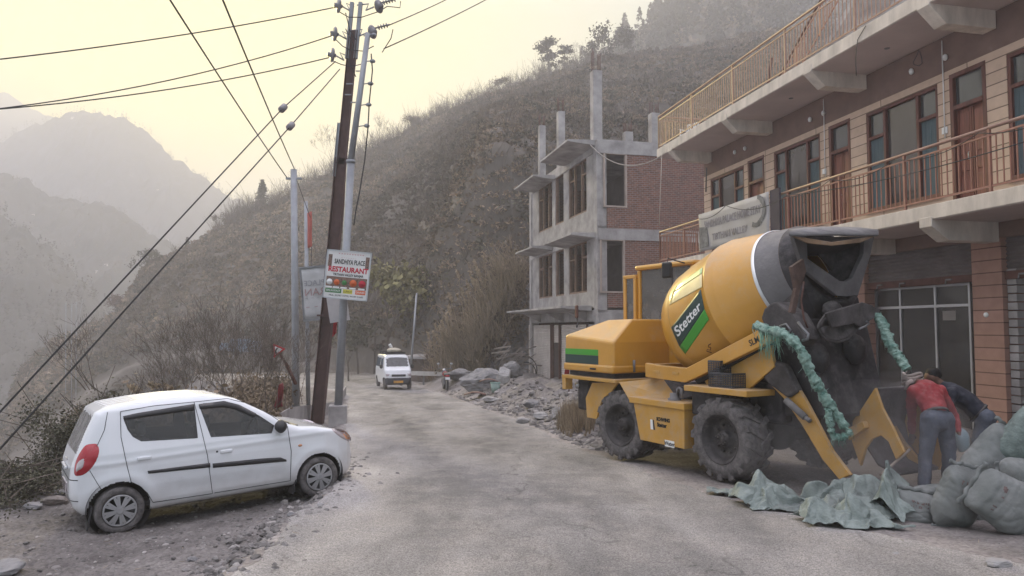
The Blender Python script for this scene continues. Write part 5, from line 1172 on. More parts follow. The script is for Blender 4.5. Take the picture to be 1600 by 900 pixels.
MB().rbx((-.478, 0, .74), (.03, .4, .035), 0, R(-5)).build('tailgate_trim', m_cw, car, bevel=.01)
def rear_x(y, z):
    xx = np.linspace(-.55, 0, 200); s_ = csdf(xx, np.full(200, y), np.full(200, z)); return xx[np.argmax(s_ < 0)]
for zz in (.41, .645):
    MB().tube([(rear_x(y, zz) - .001, y, zz) for y in np.linspace(-.6, .6, 25)], .006, 6).build('bumper_crease', m_gap if zz > .5 else m_plas, car)
for xw in (0, 2.36):      # mud flaps behind each wheel
    for s_ in (1, -1): MB().rbx((xw - .33 if xw else -.30, -.64 * s_, .22), (.02, .17, .26), 0, R(12)).build('mud_flap', m_plas, car, bevel=.008)
# arches and wheels
for xw in (0, 2.36):
    for s_ in (1, -1):
        w_ = MB().lathe([(0, .335), (-.32, .335), (-.33, 0)], (xw, -.715 * s_, .29), (0, -1 * s_, 0), 40, a0=0, a1=2 * math.pi); w_.build('wheel_well', m_plas, car)
m_cap = mat('wheel_cover', (.32, .315, .32), .45, metal=.3, var=.1, bump=0, dust=.4, dustup=False)
def car_wheel(xw, s_):
    c = np.array([xw, -.735 * s_, .262]); ax = (0, -s_, 0)
    t = MB().lathe([(-.165, .17), (-.165, .235), (-.15, .257), (-.12, .262), (-.04, .262), (-.012, .256), (.004, .235), (.004, .205), (-.004, .186), (-.012, .182), (-.03, .175)], c, ax, 56)
    t = t.build('wheel', m_tyre, car)
    MB().lathe([(-.03, .178), (-.002, .176), (.0, .168), (-.012, .158), (-.03, .15), (-.05, .0)], c, ax, 40).build('rim_recess', m_plas, t)
    h = MB(); h.lathe([(-.004, .178), (.006, .174), (.006, .160), (-.004, .156)], c, ax, 48)
    for k in range(8):
        for e in (-.125, .125):
            a = 2 * math.pi * k / 8 + e + .2; b = 2 * math.pi * k / 8 + e * .55 + .2
            p0 = c + np.array([.045 * math.cos(b), 0, .045 * math.sin(b)]); p1 = c + np.array([.163 * math.cos(a), 0, .163 * math.sin(a)]); h.bar(p0 + np.array(ax) * .008, p1 + np.array(ax) * .0, .030, .014, up=(0, 1, 0))
    h.lathe([(-.01, .055), (.012, .052), (.016, .03), (.014, 0)], c, ax, 24); h.build('wheel_cover', m_cap, t)
for xw in (0, 2.36):
    for s_ in (1, -1): car_wheel(xw, s_)
# interior
sm_ = mat('seat_fabric', (.10, .10, .105), .9, var=.2)
for (x0_, y0_) in ((.55, -.34), (.55, .34), (1.28, -.34), (1.28, .34)):
    st = MB().bx(x0_ - .25, x0_ + .25, y0_ - .24, y0_ + .24, .35, .55).prism([(x0_ - .22, .55), (x0_ - .08, .55), (x0_ - .2, 1.02), (x0_ - .32, 1.02)], 1, y0_ - .24, y0_ + .24).bx(x0_ - .31, x0_ - .22, y0_ - .12, y0_ + .12, 1.04, 1.2)
    st.build('seat', sm_, car, bevel=.03)
MB().bx(1.72, 2.0, -.62, .62, .6, .93).build('dashboard', m_plas, car, bevel=.04)
a = [(1.6 + .05 * math.sin(t), -.34 + .19 * math.cos(t), .90 + .18 * math.sin(t)) for t in np.linspace(0, 2 * math.pi, 25)]
MB().tube(a, .016, 8, caps=False).tube([(1.6, -.34, .9), (1.75, -.34, .8)], .04, 8).tube([(1.6, -.52, .9), (1.6, -.16, .9)], .018, 6).build('steering_wheel', m_plas, car)
MB().bx(-.2, 2.0, -.66, .66, .26, .3).build('floor_pan', m_plas, car)
# ------------------------------------------------------------------ the white van coming up the road
vp = P(614, 607, 40.0); vb = GZ(vp[0], 40.0)
VF = Frame((vp[0], 40.0, ZY(606, 40.) + .03), 180 - 19.0)     # x forward, towards the camera
van = thing('minivan', 'small white van with a loaded roof rack coming up the road', 'van', VF.M)
def vsdf(x, y, z, poly, k=.10):
    a = psdf(x, z, poly); b = np.abs(y) - np.interp(z, [.2, .5, 1.0, 1.3, 1.85], [.70, .735, .735, .68, .60]) * np.interp(x, [-1.9, -1.75, -1.5, 1.3, 1.6, 1.78], [.55, .93, 1, 1, .93, .72]) 
    h = np.clip(.5 + .5 * (b - a) / k, 0, 1); return a * (1 - h) + b * h + k * h * (1 - h)
vpoly = np.array([(-1.80, .3), (-1.84, .8), (-1.78, 1.3), (-1.62, 1.78), (.6, 1.82), (1.0, 1.76), (1.35, 1.16), (1.62, 1.02), (1.72, .8), (1.76, .45), (1.70, .26), (-1.7, .24)])
nb, na = 120, 110; be2 = 2 * math.pi * np.arange(nb) / nb; o2, d2_ = [], []
for i in range(20): a = math.pi / 2 * (1 - i / 20); o2.append(np.tile((-1.2, 0, .95), (nb, 1))); d2_.append(np.stack([np.full(nb, -math.sin(a)), math.cos(a) * np.cos(be2), math.cos(a) * np.sin(be2)], 1))
for i in range(61): o2.append(np.tile((-1.2 + 2.1 * i / 60, 0, .95 - .2 * i / 60), (nb, 1))); d2_.append(np.stack([np.zeros(nb), np.cos(be2), np.sin(be2)], 1))
for i in range(1, 41): a = math.pi / 2 * i / 40; o2.append(np.tile((.9, 0, .75), (nb, 1))); d2_.append(np.stack([np.full(nb, math.sin(a)), math.cos(a) * np.cos(be2), math.cos(a) * np.sin(be2)], 1))
o2 = np.array(o2); d2_ = np.array(d2_); l2 = np.zeros(o2.shape[:2]); h2 = np.full(o2.shape[:2], 1.5)
for _ in range(20):
    mi = (l2 + h2) / 2; q = o2 + d2_ * mi[..., None]; s_ = vsdf(q[..., 0], q[..., 1], q[..., 2], vpoly); l2 = np.where(s_ < 0, mi, l2); h2 = np.where(s_ < 0, h2, mi)
VP = o2 + d2_ * l2[..., None]; m_, n_ = VP.shape[:2]; ii = np.arange(m_ - 1)[:, None] * n_; jj = np.arange(n_)[None]; j2 = (jj + 1) % n_
F2_ = np.stack([ii + jj, ii + j2, ii + n_ + j2, ii + n_ + jj], -1).reshape(-1, 4); V2 = VP.reshape(-1, 3); c2 = V2[F2_].mean(1)
vc = np.zeros(len(F2_), int); ay = np.abs(c2[:, 1])
vc[(c2[:, 0] > .9) & (c2[:, 2] > 1.20) & (c2[:, 2] < 1.68) & (ay < .60 - .12 * (c2[:, 2] - 1.2))] = 1
vc[(ay > .5) & (c2[:, 2] > 1.14) & (c2[:, 2] < 1.62) & (c2[:, 0] < .85 - (c2[:, 2] - 1.14) * .3) & (c2[:, 0] > -1.6) & (np.abs(c2[:, 0] + .1) > .05)] = 2
vc[(c2[:, 2] < .62) & (c2[:, 0] > 1.35)] = 3
for xw in (-1.05, 1.3): vc[(np.hypot(c2[:, 0] - xw, c2[:, 2] - .3) < .33) & (ay > .4)] = 99
def vpart(nm, k, m, off=0):
    f = F2_[vc == k]; u, inv = np.unique(f, return_inverse=True); o = raw(nm, V2[u], inv.reshape(-1, 4), m, smooth=True); o.parent = van; return o
m_vw = mat('van_paint', (.70, .71, .73), .3, var=.03, bump=0, coat=.5, dust=.15, two=(.03, .03, .03), dustcol=(.5, .47, .44)); m_dkg = mat('van_glass', (.02, .022, .025), .06, bump=0, spec=.8)
vpart('body', 0, m_vw); vpart('windscreen', 1, m_dkg)
for sg in (0, 1):
    for fr_s in (0, 1):
        keep = vc.copy(); vc[(vc == 2) & ((c2[:, 1] > 0) == bool(sg)) & ((c2[:, 0] > -.1) == bool(fr_s))] = 50; vpart('side_window', 50, m_dkg); vc[:] = keep
vpart('bumper', 3, mat('dark_bumper', (.05, .05, .06), .6, bump=0, dust=.2))
WM[van] = VF.M
for s_ in (1, -1):
    MB().rbx((1.69, .55 * s_, .78), (.06, .24, .13), 0, R(-8)).build('headlight', m_tlw, van, bevel=.03)
    MB().ball((1.15, .83 * s_, 1.2), (.05, .10, .11), 10, 8).build('wing_mirror', m_plas, van)
    for xw in (-1.05, 1.3):
        t = MB().lathe([(-.16, .16), (-.16, .26), (-.13, .28), (-.02, .28), (.0, .25), (-.005, .17), (-.03, .1), (-.03, 0)], (xw, .72 * s_, .28), (0, s_, 0), 28).build('wheel', m_tyre, van)
MB().rbx((1.73, 0, .75), (.04, .74, .12), 0, R(-8)).build('grille', m_plas, van, bevel=.02)
MB().rbx((1.775, -.02, .42), (.02, .5, .12)).build('number_plate', mat('yellow_plate', (.55, .28, .06), .5, bump=0), van)
MB().bx(-1.3, .6, -.5, .5, 1.87, 1.90).bx(-1.3, -1.25, -.55, .55, 1.8, 1.95).bx(.55, .6, -.55, .55, 1.8, 1.95).bx(-.4, -.35, -.55, .55, 1.8, 1.95).build('roof_rack', m_plas, van)
MB().rbx((1.10, -.5, 1.62), (.01, .1, .05), 0, R(-60)).build('sticker', m_white, van)
ld = MB()
def fn_(v): return v * (1 + .2 * fbm(v[:, 0] * 2, v[:, 1] * 2, v[:, 2] * 2 + 4, 3))[:, None]
ld.ball((.1, .02, 2.02), (.4, .38, .15), 20, 12, fn=fn_)
for i, v in enumerate(ld.V): ld.V[i] = v
q = ld.build('cloth_bundle', mat('cream_cloth', (.50, .45, .36), .9, dust=.2), van); 
tag(q); q.parent = None; q.matrix_world = VF.M; tag(q, 'cream cloth bundle tied on the roof of the white van', 'bundle')
q = MB().tube([(0, -.1, 2.08), (.05, -.14, 2.24), (.1, -.2, 2.34), (.1, -.28, 2.3)], [.09, .08, .07, .03], 8).build('cloth_bundle', m_white, van); q.parent = None; q.matrix_world = VF.M; tag(q, 'small grey white bag standing up on the van roof load', 'bag')
# ------------------------------------------------------------------ poles, wires, signboards
m_gal = mat('galvanised_steel', (.27, .28, .30), .5, metal=.35, var=.2, scale=2, bump=.05, dust=.25)
m_hbeam = mat('red_oxide_steel', (.085, .048, .045), .75, var=.25, scale=3, bump=.1, dust=.2)
m_disc = mat('brown_porcelain', (.16, .15, .16), .3, bump=0, coat=.3)
def ppt(px, py, D): return P(px, py, D)
# red-brown H section pole with its line hardware
D1 = 20.0; pb = ppt(497, 648, D1); ptp = ppt(557, 4, D1)
pole = thing('power_pole', 'leaning red brown steel section power pole with the crossarms on top', 'power pole', loc=(pb[0], pb[1], pb[2]))
def along(t): return pb + (ptp - pb) * t
ax_ = (ptp - pb) / np.linalg.norm(ptp - pb)
def hbeam(a, b, w_, dpt, name, m):
    mb = MB(); up_ = np.array([0, 1., 0]); rt = np.cross(b - a, up_); rt /= np.linalg.norm(rt)
    mb.bar(a + rt * w_ / 2, b + rt * w_ / 2, .015, dpt, up=(0, 1, 0)); mb.bar(a - rt * w_ / 2, b - rt * w_ / 2, .015, dpt, up=(0, 1, 0)); 
    mb.bar(a, b, w_ - .03, .05, up=(0, 1, 0)); return mb.build(name, m, pole, world=True)
hbeam(along(-.03), along(.615), .30, .26, 'lower_shaft', m_hbeam)
hbeam(along(.60), along(.93), .22, .2, 'upper_shaft', m_hbeam)
for s_ in (-1, 1):
    MB().bar(along(.86) + (s_ * .12, 0, 0), along(1.0) + (s_ * .12, 0, 0), .10, .1).build('top_channel', m_gal, pole, world=True)
hbeam(along(.57) + (-.16, -.05, 0), along(.70) + (-.16, -.05, 0), .06, .1, 'splice_bar', m_gal)
MB().bar(along(.235) + (-.25, -.1, 0), along(.235) + (.5, -.1, .0), .10, .05).build('strap', m_hbeam, pole, world=True)
def insul(px, py, D, r, name, dirx, par):
    c = ppt(px, py, D); ax = np.array([dirx, -.55, .0]); mb = MB(); mb.lathe([(-.10, .0), (-.10, .05), (-.04, .06), (-.03, r * .9), (0, r), (.03, r * .85), (.03, .07), (.12, .06), (.13, .0)], c, ax, 24); return mb.build(name, m_disc, par, world=True)
for (a, b) in ((529, 9), (523, 53), (519, 86)):
    insul(a, b, D1 - .3, .20, 'disc_insulator', -1, pole)
    MB().tube([ppt(a + 6, b + 1, D1 - .2), ppt(a + 18, b + 8, D1), ppt(a + 12, b - 4, D1), ppt(a + 24, b + 2, D1)], .022, 6).build('bracket', m_gal, pole, world=True)
for (a, b) in ((592, 10), (582, 50)):
    insul(a, b, D1 - .3, .19, 'disc_insulator', 1, pole)
    MB().tube([ppt(a - 8, b + 1, D1 - .2), ppt(a - 20, b + 6, D1), ppt(a - 16, b - 4, D1), ppt(a - 34, b - 2, D1)], .022, 6).build('bracket', m_gal, pole, world=True)
for (a, b, n) in ((600, 4, 5), (592, 43, 4)):
    mb = MB()
    for k in range(n): mb.lathe([(-.03, .02), (-.01, .07), (0, .07), (.01, .02)], ppt(a + k * 4.2, b - k * 1.2, D1 - .3), (1, -.2, .25), 14)
    mb.tube([ppt(a - 6, b + 1, D1 - .3), ppt(a + n * 4.2, b - n * 1.2, D1 - .3)], .022, 6); mb.build('string_insulator', m_disc, pole, world=True)
for pts in (((523, 60), (535, 72), (547, 78), (568, 80), (584, 72)), ((529, 18), (545, 27), (565, 27), (592, 18), (605, 10), (625, 12), (626, 2)), ((597, 82), (611, 60), (614, 46)), ((540, 45), (552, 70), (545, 95), (556, 120)), ((519, 95), (534, 101), (549, 104), (566, 100)), ((540, 20), (547, 48), (556, 62))):
    MB().tube([ppt(a, b, D1 - .15) for a, b in pts], .014, 5).build('jumper_wire', m_wire, pole, world=True)
for (a, b) in ((545, 131), (543, 148), (560, 111), (552, 160)): MB().tube([ppt(a - 4, b, D1 - .15), ppt(a + 6, b, D1 - .15)], .02, 6).build('bolt', m_gal, pole, world=True)
# grey tube pole on its concrete block
D2 = 18.9; g0 = ppt(528, 660, D2); g0[2] = GZ(g0[0], g0[1]) - .1
tp = thing('power_pole', 'pale grey tubular pole standing in a square concrete block', 'power pole', loc=g0)
a = ppt(528, 634, D2); b = ppt(548, 252, D2); c = ppt(575, 52, D2)
MB().tube([a - (0, 0, .3), b], .105, 16).tube([b - (.0, 0, .05), b + (0, 0, .03)], .12, 16).build('lower_tube', m_gal, tp, world=True)
MB().tube([b, c], [.085, .07], 14).build('upper_tube', m_gal, tp, world=True)
blk = MB().rbx((0, 0, .28), (.46, .46, .62), .2); blk.build('concrete_block', m_conc, tp, bevel=.02)
for i, (x_, y_) in enumerate(((578, 54), (576, 95), (573, 130), (570, 163), (567, 196))):
    MB().tube([ppt(x_ - 10, y_ + 2, D2), ppt(x_ + 4, y_, D2)], .015, 6).lathe([(-.06, .02), (-.04, .07), (.0, .08), (.03, .05), (.05, 0)], ppt(x_ + 6, y_, D2), (0, 0, 1), 10).build('spool_insulator', m_gal, tp, world=True)
MB().tube([ppt(a_, b_, D2 - .05) for a_, b_ in ((580, 84), (582, 110), (577, 160), (575, 200), (570, 250), (562, 300), (556, 330), (553, 352))], .018, 5).build('hanging_cable', m_wire, tp, world=True)
# thinner poles behind
def slim(px0, py0, px1, py1, D, r, label, arm=None):
    a = ppt(px0, py0, D); b = ppt(px1, py1, D); a[2] = min(a[2], GZ(a[0], a[1]) - .1) if D < 40 else a[2] - 1; o = thing('utility_pole', label, 'pole', loc=a)
    MB().tube([a, b], [r, r * .85], 12).build('shaft', m_gal, o, world=True)
    if arm: MB().bar(ppt(*arm[0], D), ppt(*arm[1], D), .09, .07).build('crossarm', m_gal, o, world=True)
    return o
slim(463, 625, 459, 265, 24.5, .13, 'straight grey steel pole with a short crossarm at its top', ((447, 279), (471, 279)))
slim(482, 622, 478, 315, 27, .085, 'thin grey pole standing just behind the straight grey pole')
slim(640, 578, 651, 458, 46, .07, 'slender leaning pole beside the road behind the van')
for k, (a_, c_, w_) in enumerate(((103, 602, 'left'), (112, 612, 'middle'), (119, 608, 'right'))):
    o = slim(a_, c_, a_, 472, 90, .055, w_ + ' one of three pale thin vertical masts on the spur')
    o['group'] = 'thin masts on the spur'
slim(122, 503, 129, 468, 124, .08, 'small tilted pole on top of the spur', ((124, 472), (134, 470)))
# the wires
def wire(pts, r, label, s=.0, cat='wire', extra=None):
    q = []
    for (a_, b_) in zip(pts[:-1], pts[1:]): q += sag(ppt(*a_), ppt(*b_), s, 16)
    return tag(MB().tube(np.array(q), r, 5).build('wire', m_wire), label, cat)
wire([(525, 11, 19.8), (-60, 99, 15)], .016, 'uppermost of three wires running left from the insulators', .12)
wire([(518, 56, 19.8), (-80, 178, 17)], .016, 'middle wire running left from the pole insulators', .30)
wire([(514, 90, 19.8), (-80, 176, 16)], .016, 'lowest wire running left from the pole insulators', .22)
wire([(250, -25, 11), (448, 277, 24.5)], .016, 'steep wire from the top edge to the crossarm, left of two', .05)
wire([(338, -25, 11), (460, 264, 24.5)], .016, 'steep wire from the top edge to the tip of the straight pole', .05)
wire([(608, 2, 19.7), (640, -20, 22)], .016, 'short wire leaving the top right insulator upwards', 0)
wire([(606, 40, 19.7), (720, -12, 26)], .016, 'upper of two wires running up right from the pole', .03)
wire([(600, 76, 18.8), (790, -17, 26)], .016, 'lower of two wires running up right from the pole', .05)
wire([(460, 270, 24.5), (487, 345, 27), (486, 430, 27)], .012, 'thin service wire dropping from the straight pole', .02)
def guy(p0, pbx, p1, label):
    o = thing('guy_wire', label, 'guy wire', loc=ppt(*p1)); MB().tube([ppt(*p0), ppt(*pbx), ppt(*p1)], .014, 6).build('cable', m_wire, o, world=True)
    d = ppt(*p1) - ppt(*p0); d /= np.linalg.norm(d); c = ppt(*pbx); MB().lathe([(-.13, 0), (-.13, .05), (-.10, .085), (.10, .085), (.13, .05), (.13, 0)], c, d, 12).build('guy_insulator', m_disc, o, world=True)
guy((524, 96, 19.9), (442, 169, 17.7), (-60, 708, 9.6), 'upper guy cable slanting down left past the white car')
guy((531, 108, 19.9), (454, 197, 18.0), (-60, 768, 9.2), 'lower guy cable slanting down left just above the white car')
# ---- printed boards
def board(name, label, px4, D, D_b=None):
    c = [ppt(a, b, D) for a, b in px4]; o = np.array(c[0]); x = c[1] - c[0]; y = c[3] - c[0]; W_, H_ = np.linalg.norm(x), np.linalg.norm(y)
    M = basis(o, x, y); r = thing(name, label, 'signboard', M); return r, W_, H_
m_bd = mat('flex_print_white', (.62, .61, .60), .6, bump=0, var=.08, dust=.15); m_red = mat('red_print', (.42, .02, .04), .6, bump=0); m_gn = mat('green_print', (.05, .18, .06), .6, bump=0); m_yl = mat('yellow_print', (.55, .5, .08), .6, bump=0); m_or = mat('orange_print', (.55, .12, .04), .6, bump=0); m_brn = mat('photo_print', (.16, .10, .08), .6, bump=0, var=.6, scale=22)
B1, BW, BH = board('signboard', 'white restaurant signboard with food pictures tied to the leaning pole', [(506, 463), (572, 469), (577, 400), (513, 391)], 18.6)
MB().bx(0, BW, 0, BH, 0, .015).build('panel', m_bd, B1)
fr = MB(); fr.bx(-.02, BW + .02, -.03, 0, -.01, .03).bx(-.02, BW + .02, BH, BH + .03, -.01, .03).bx(-.03, 0, -.03, BH + .03, -.01, .03).bx(BW, BW + .03, -.03, BH + .03, -.01, .03); fr.build('frame', m_alu, B1)
T_ = lambda x, y, z=.018: Matrix.Translation((x * BW, y * BH, z))
def fit(o, wd, par_w):       # scale lettering to a share of the board width
    co = np.empty(len(o.data.vertices) * 3); o.data.vertices.foreach_get('co', co); co = co.reshape(-1, 3); c = (co[:, 0].max() + co[:, 0].min()) / 2; k = wd * par_w / (co[:, 0].max() - co[:, 0].min()); co[:, 0] = c + (co[:, 0] - c) * k; o.data.vertices.foreach_set('co', co.ravel()); o.data.update()
fit(text('SANDHIYA PLACE', .17, m_blt, 'lettering', B1, T_(.53, .775), bold=.004), .72, BW)
fit(text('RESTAURANT', .185, m_red, 'lettering', B1, T_(.51, .605), bold=.007), .94, BW)
fit(text('TIRTHAN VALLEY BANJAR', .085, m_blt, 'lettering', B1, T_(.52, .495), bold=.002), .72, BW)
fit(text('* * * * * * * * * *', .07, m_red, 'lettering', B1, T_(.55, .94)), .6, BW); fit(text('- - - - - - -', .06, m_red, 'lettering', B1, T_(.5, .87)), .35, BW)
MB().bx(.02 * BW, .98 * BW, .20 * BH, .45 * BH, .016, .018).build('picture_strip', m_brn, B1)
for k, (x_, m_, r_) in enumerate(((.10, m_white, .07), (.27, m_or, .07), (.45, m_gn, .06), (.66, m_or, .085), (.87, m_red, .085))):
    MB().lathe([(0, r_ * BW), (.004, r_ * BW), (.004, 0)], (x_ * BW, .33 * BH, .018), (0, 0, 1), 14).lathe([(0, r_ * BW * .5), (.006, r_ * BW * .5), (.006, 0)], (x_ * BW, .34 * BH, .018), (0, 0, 1), 10).build('dish_picture', m_, B1)
    MB().bx((x_ - .08) * BW, (x_ + .07) * BW, .205 * BH, .235 * BH, .019, .021).build('caption_bar', m_white, B1)
for (x0_, x1_, m_, t_) in ((.02, .40, m_gn, 'BREAKFAST'), (.44, .66, m_yl, 'LUNCH'), (.73, .97, m_or, 'DINNER')):
    MB().bx(x0_ * BW, x1_ * BW, .10 * BH, .19 * BH, .016, .019).build('menu_bar', m_, B1); fit(text(t_, .07, m_blt if m_ is m_yl else m_white, 'lettering', B1, T_((x0_ + x1_) / 2, .143, .021)), (x1_ - x0_) * .85, BW)
fit(text('Mob.: 82787 15770, 94189 21680', .06, m_blt, 'lettering', B1, T_(.52, .045)), .8, BW)
for x_ in (.02, .90): MB().bx(x_ * BW, (x_ + .09) * BW, .66 * BH, .92 * BH, .016, .018).build('corner_picture', m_brn, B1)
B2, W2_, H2_ = board('signboard', 'back of a white cloth signboard with mirrored print behind the brown pole', [(476, 500), (516, 496), (516, 422), (479, 420)], 20.6)
A = np.array([[[W2_ * i / 12, H2_ * j / 8, .012 * math.sin(i * .9 + j)] for i in range(13)] for j in range(9)]); MB().grid(A).build('panel', mat('faded_flex', (.46, .455, .46), .7, bump=0, dust=.2), B2, solid=.008)
m_fr = mat('faded_red', (.36, .24, .24), .7, bump=0); m_fb = mat('faded_grey', (.26, .26, .28), .7, bump=0); Mm = Matrix.Scale(-1, 4, (1, 0, 0))
for (t_, s_, m_, y_) in (('PLACE', .22, m_fb, .70), ('RAN', .30, m_fr, .52), ('- - - -', .12, m_fb, .42), ('- - -', .2, m_fr, .25)):
    fit(text(t_, s_, m_, 'lettering', B2, Matrix.Translation((W2_ * .5, H2_ * y_, .02)) @ Mm), .78, W2_)
MB().bx(-.03, W2_ + .02, H2_ - .0, H2_ + .05, -.02, .03).bx(-.03, .0, 0, H2_, -.02, .03).bx(-.03, W2_, -.05, .0, -.02, .03).build('frame', m_steel, B2)
B3, W3_, H3_ = board('signboard', 'small pale board hanging low behind the tubular pole', [(516, 505), (547, 500), (545, 462), (520, 464)], 19.6)
MB().bx(0, W3_, 0, H3_, 0, .015).build('panel', mat('faded_flex', (.42, .40, .41), .7, bump=0, dust=.2), B3)
def flag(label, pts, D, m, name='flag', amp=.03):
    a, b, c_, d = [ppt(x, y, D) for x, y in pts]; n, k = 8, 12; A = []
    for i in range(k + 1):
        v = i / k; A.append([(a * (1 - u) + b * u) * (1 - v) + (d * (1 - u) + c_ * u) * v + np.array([0, amp * math.sin(u * 7 + v * 5), 0]) for u in np.linspace(0, 1, n + 1)])
    return tag(MB().grid(np.array(A)).build(name, m, solid=.004), label, name)
m_redc = mat('red_cloth', (.38, .025, .035), .85, dust=.15, bump=.2)
flag('narrow red flag hanging between the brown pole and the tubular pole', [(521, 482), (529, 478), (526, 520), (518, 528)], 20.4, m_redc)
flag('small red and white streamer hanging from the thin grey pole', [(480, 333), (487, 330), (488, 385), (481, 388)], 26.8, mat('pink_cloth', (.42, .12, .10), .85), 'streamer')
flag('red cloth caught on the bare bush beside the parapet', [(434, 606), (440, 598), (444, 634), (430, 638)], 16.2, mat('dull_red_cloth', (.20, .035, .04), .9, dust=.25), 'cloth', .12)
fl = thing('flag', 'narrow dark red flag standing at the left end of the yellow hood', 'flag', loc=ppt(887, 612, 14.2))
MB().tube([ppt(889, 612, 14.2), ppt(889, 553, 14.2)], .012, 6).build('pole', m_rust, fl, world=True)
A = np.array([[ppt(889 - (1 + 9 * (j / 10) ** .8) * u, 555 + 50 * j / 10 - 2 * u, 14.2 + .03 * math.sin(u * 5 + j)) for u in np.linspace(0, 1, 6)] for j in range(11)])
MB().grid(A).build('cloth', mat('dark_red_cloth', (.24, .03, .035), .9, dust=.2), fl, world=True, solid=.004)
# bent triangular warning sign
ts = thing('road_sign', 'tilted triangular warning sign with a red border and a bend arrow', 'road sign', loc=ppt(440, 560, 16))
def tri(pts, D, off): return [ppt(a, b, D) - np.array([0, off, 0]) for a, b in pts]
t3 = [(427, 537), (446, 545), (428, 559)]; cc = np.mean(t3, 0)
MB().slab(tri(t3, 16, 0), (0, .015, 0)).build('plate', m_redc, ts, world=True)
MB().slab(tri([tuple(cc + (np.array(p) - cc) * .62) for p in t3], 16, .006), (0, .003, 0)).build('face', m_bd, ts, world=True)
MB().tube(tri([(431.5, 553), (431, 547), (434, 544)], 16, .014), .018, 5).build('arrow', m_blt, ts, world=True)
MB().slab(tri([(424, 541), (427, 538), (428, 559), (425, 556)], 16, -.02), (0, .01, 0)).build('folded_plate', m_rust, ts, world=True)
MB().bar(ppt(436, 553, 16.03), ppt(447, 568, 16.1), .07, .05).bar(ppt(447, 568, 16.1), ppt(462, 600, 16.4), .06, .05).build('post', m_rust, ts, world=True)
# parapet by the poles and the steel rail at the bend
pw = thing('parapet', 'low whitish concrete parapet curving beside the pole bases', 'wall', loc=onground(500, 655))
px_ = [(438, 645), (452, 637), (470, 634), (488, 633), (497, 632), (522, 628), (533, 615), (540, 603)]; Dp = [17, 18, 19, 20.5, 21.5, 24, 28, 33]
tops = [ppt(a, b, d) for (a, b), d in zip(px_, Dp)]
for i in range(len(tops) - 1):
    a, b = tops[i], tops[i + 1]; s_ = MB(); s_.hexa([(a[0], a[1] - .12, a[2] - 1.1), (b[0], b[1] - .12, b[2] - 1.1), (b[0], b[1] + .15, b[2] - 1.1), (a[0], a[1] + .15, a[2] - 1.1), (a[0], a[1] - .12, a[2]), (b[0], b[1] - .12, b[2]), (b[0], b[1] + .15, b[2]), (a[0], a[1] + .15, a[2])]); s_.build('wall_section', m_conc, pw, world=True, bevel=.02)
gr = thing('guard_rail', 'pale steel guard rail at the bend behind the van', 'guard rail', loc=onground(640, 592))
MB().bar(ppt(618, 582.5, 46), ppt(700, 584.5, 43), .04, .26).build('beam', mat('pale_rail', (.42, .40, .38), .6, bump=0, dust=.3), gr, world=True)
for p in (640, 662, 684): MB().bar(ppt(p, 583, 44.6), ppt(p, 583, 44.6) - (0, 0, .8), .1, .1).build('post', m_steel, gr, world=True)
ht = thing('roadside_hut', 'low brown mud walled hut with a flat roof at the bend', 'hut', loc=ppt(672, 600, 50))
a, b = ppt(640, 600, 50), ppt(716, 600, 48); zt = ZY(561, 49)
MB().hexa([(a[0], a[1], -4), (b[0], b[1], -4), (b[0] + .6, b[1] + 4, -4), (a[0] + .6, a[1] + 4, -4), (a[0], a[1], zt), (b[0], b[1], zt), (b[0] + .6, b[1] + 4, zt), (a[0] + .6, a[1] + 4, zt)]).build('wall', mat('mud_wall', (.13, .10, .085), .9, dust=.3), ht, world=True)
MB().hexa([(a[0] - .4, a[1] - .5, zt), (b[0] + .4, b[1] - .5, zt), (b[0] + 1, b[1] + 4.4, zt), (a[0], a[1] + 4.4, zt), (a[0] - .4, a[1] - .5, zt + .18), (b[0] + .4, b[1] - .5, zt + .18), (b[0] + 1, b[1] + 4.4, zt + .18), (a[0], a[1] + 4.4, zt + .18)]).build('roof', m_conc, ht, world=True)
MB().bx(a[0] + 1.25, a[0] + 1.85, a[1] - .32, a[1] - .2, -3, zt - .25).build('door', m_rust, ht, world=True)
# far vehicles on the lower road
def far_truck(px, py, D, col, label, L, h, w_):
    b = ppt(px, py, D); t = thing('parked_truck', label, 'truck', Frame(b, 68).M)
    MB().bx(-L / 2, L * .15, -w_ / 2, w_ / 2, .5, h).build('cargo_box', mat('truck_paint', col, .6, bump=0, dust=.2), t, bevel=.05)
    MB().prism([(L * .18, .4), (L / 2, .4), (L / 2, h * .5), (L * .42, h * .85), (L * .18, h * .88)], 1, -w_ / 2, w_ / 2).build('cab', mat('cab_paint', (.15, .20, .27), .5, bump=0), t, bevel=.05)
    MB().bx(L * .24, L * .45, w_ / 2, w_ / 2 + .02, h * .5, h * .78).build('window', m_dkg, t)
    for x_ in (-L * .3, L * .3):
        for s_ in (1, -1): MB().lathe([(-.2, .0), (-.2, .4), (0, .4), (0, 0)], (x_, s_ * w_ / 2, .4), (0, s_, 0), 16).build('wheel', m_black, t)
far_truck(384, 556, 86, (.13, .19, .26), 'blue lorry on the lower road seen through the bare bushes', 3.6, 2.0, 1.7)
far_truck(362, 555, 88, (.17, .22, .28), 'smaller pale blue vehicle left of the blue lorry', 2.8, 1.5, 1.5)
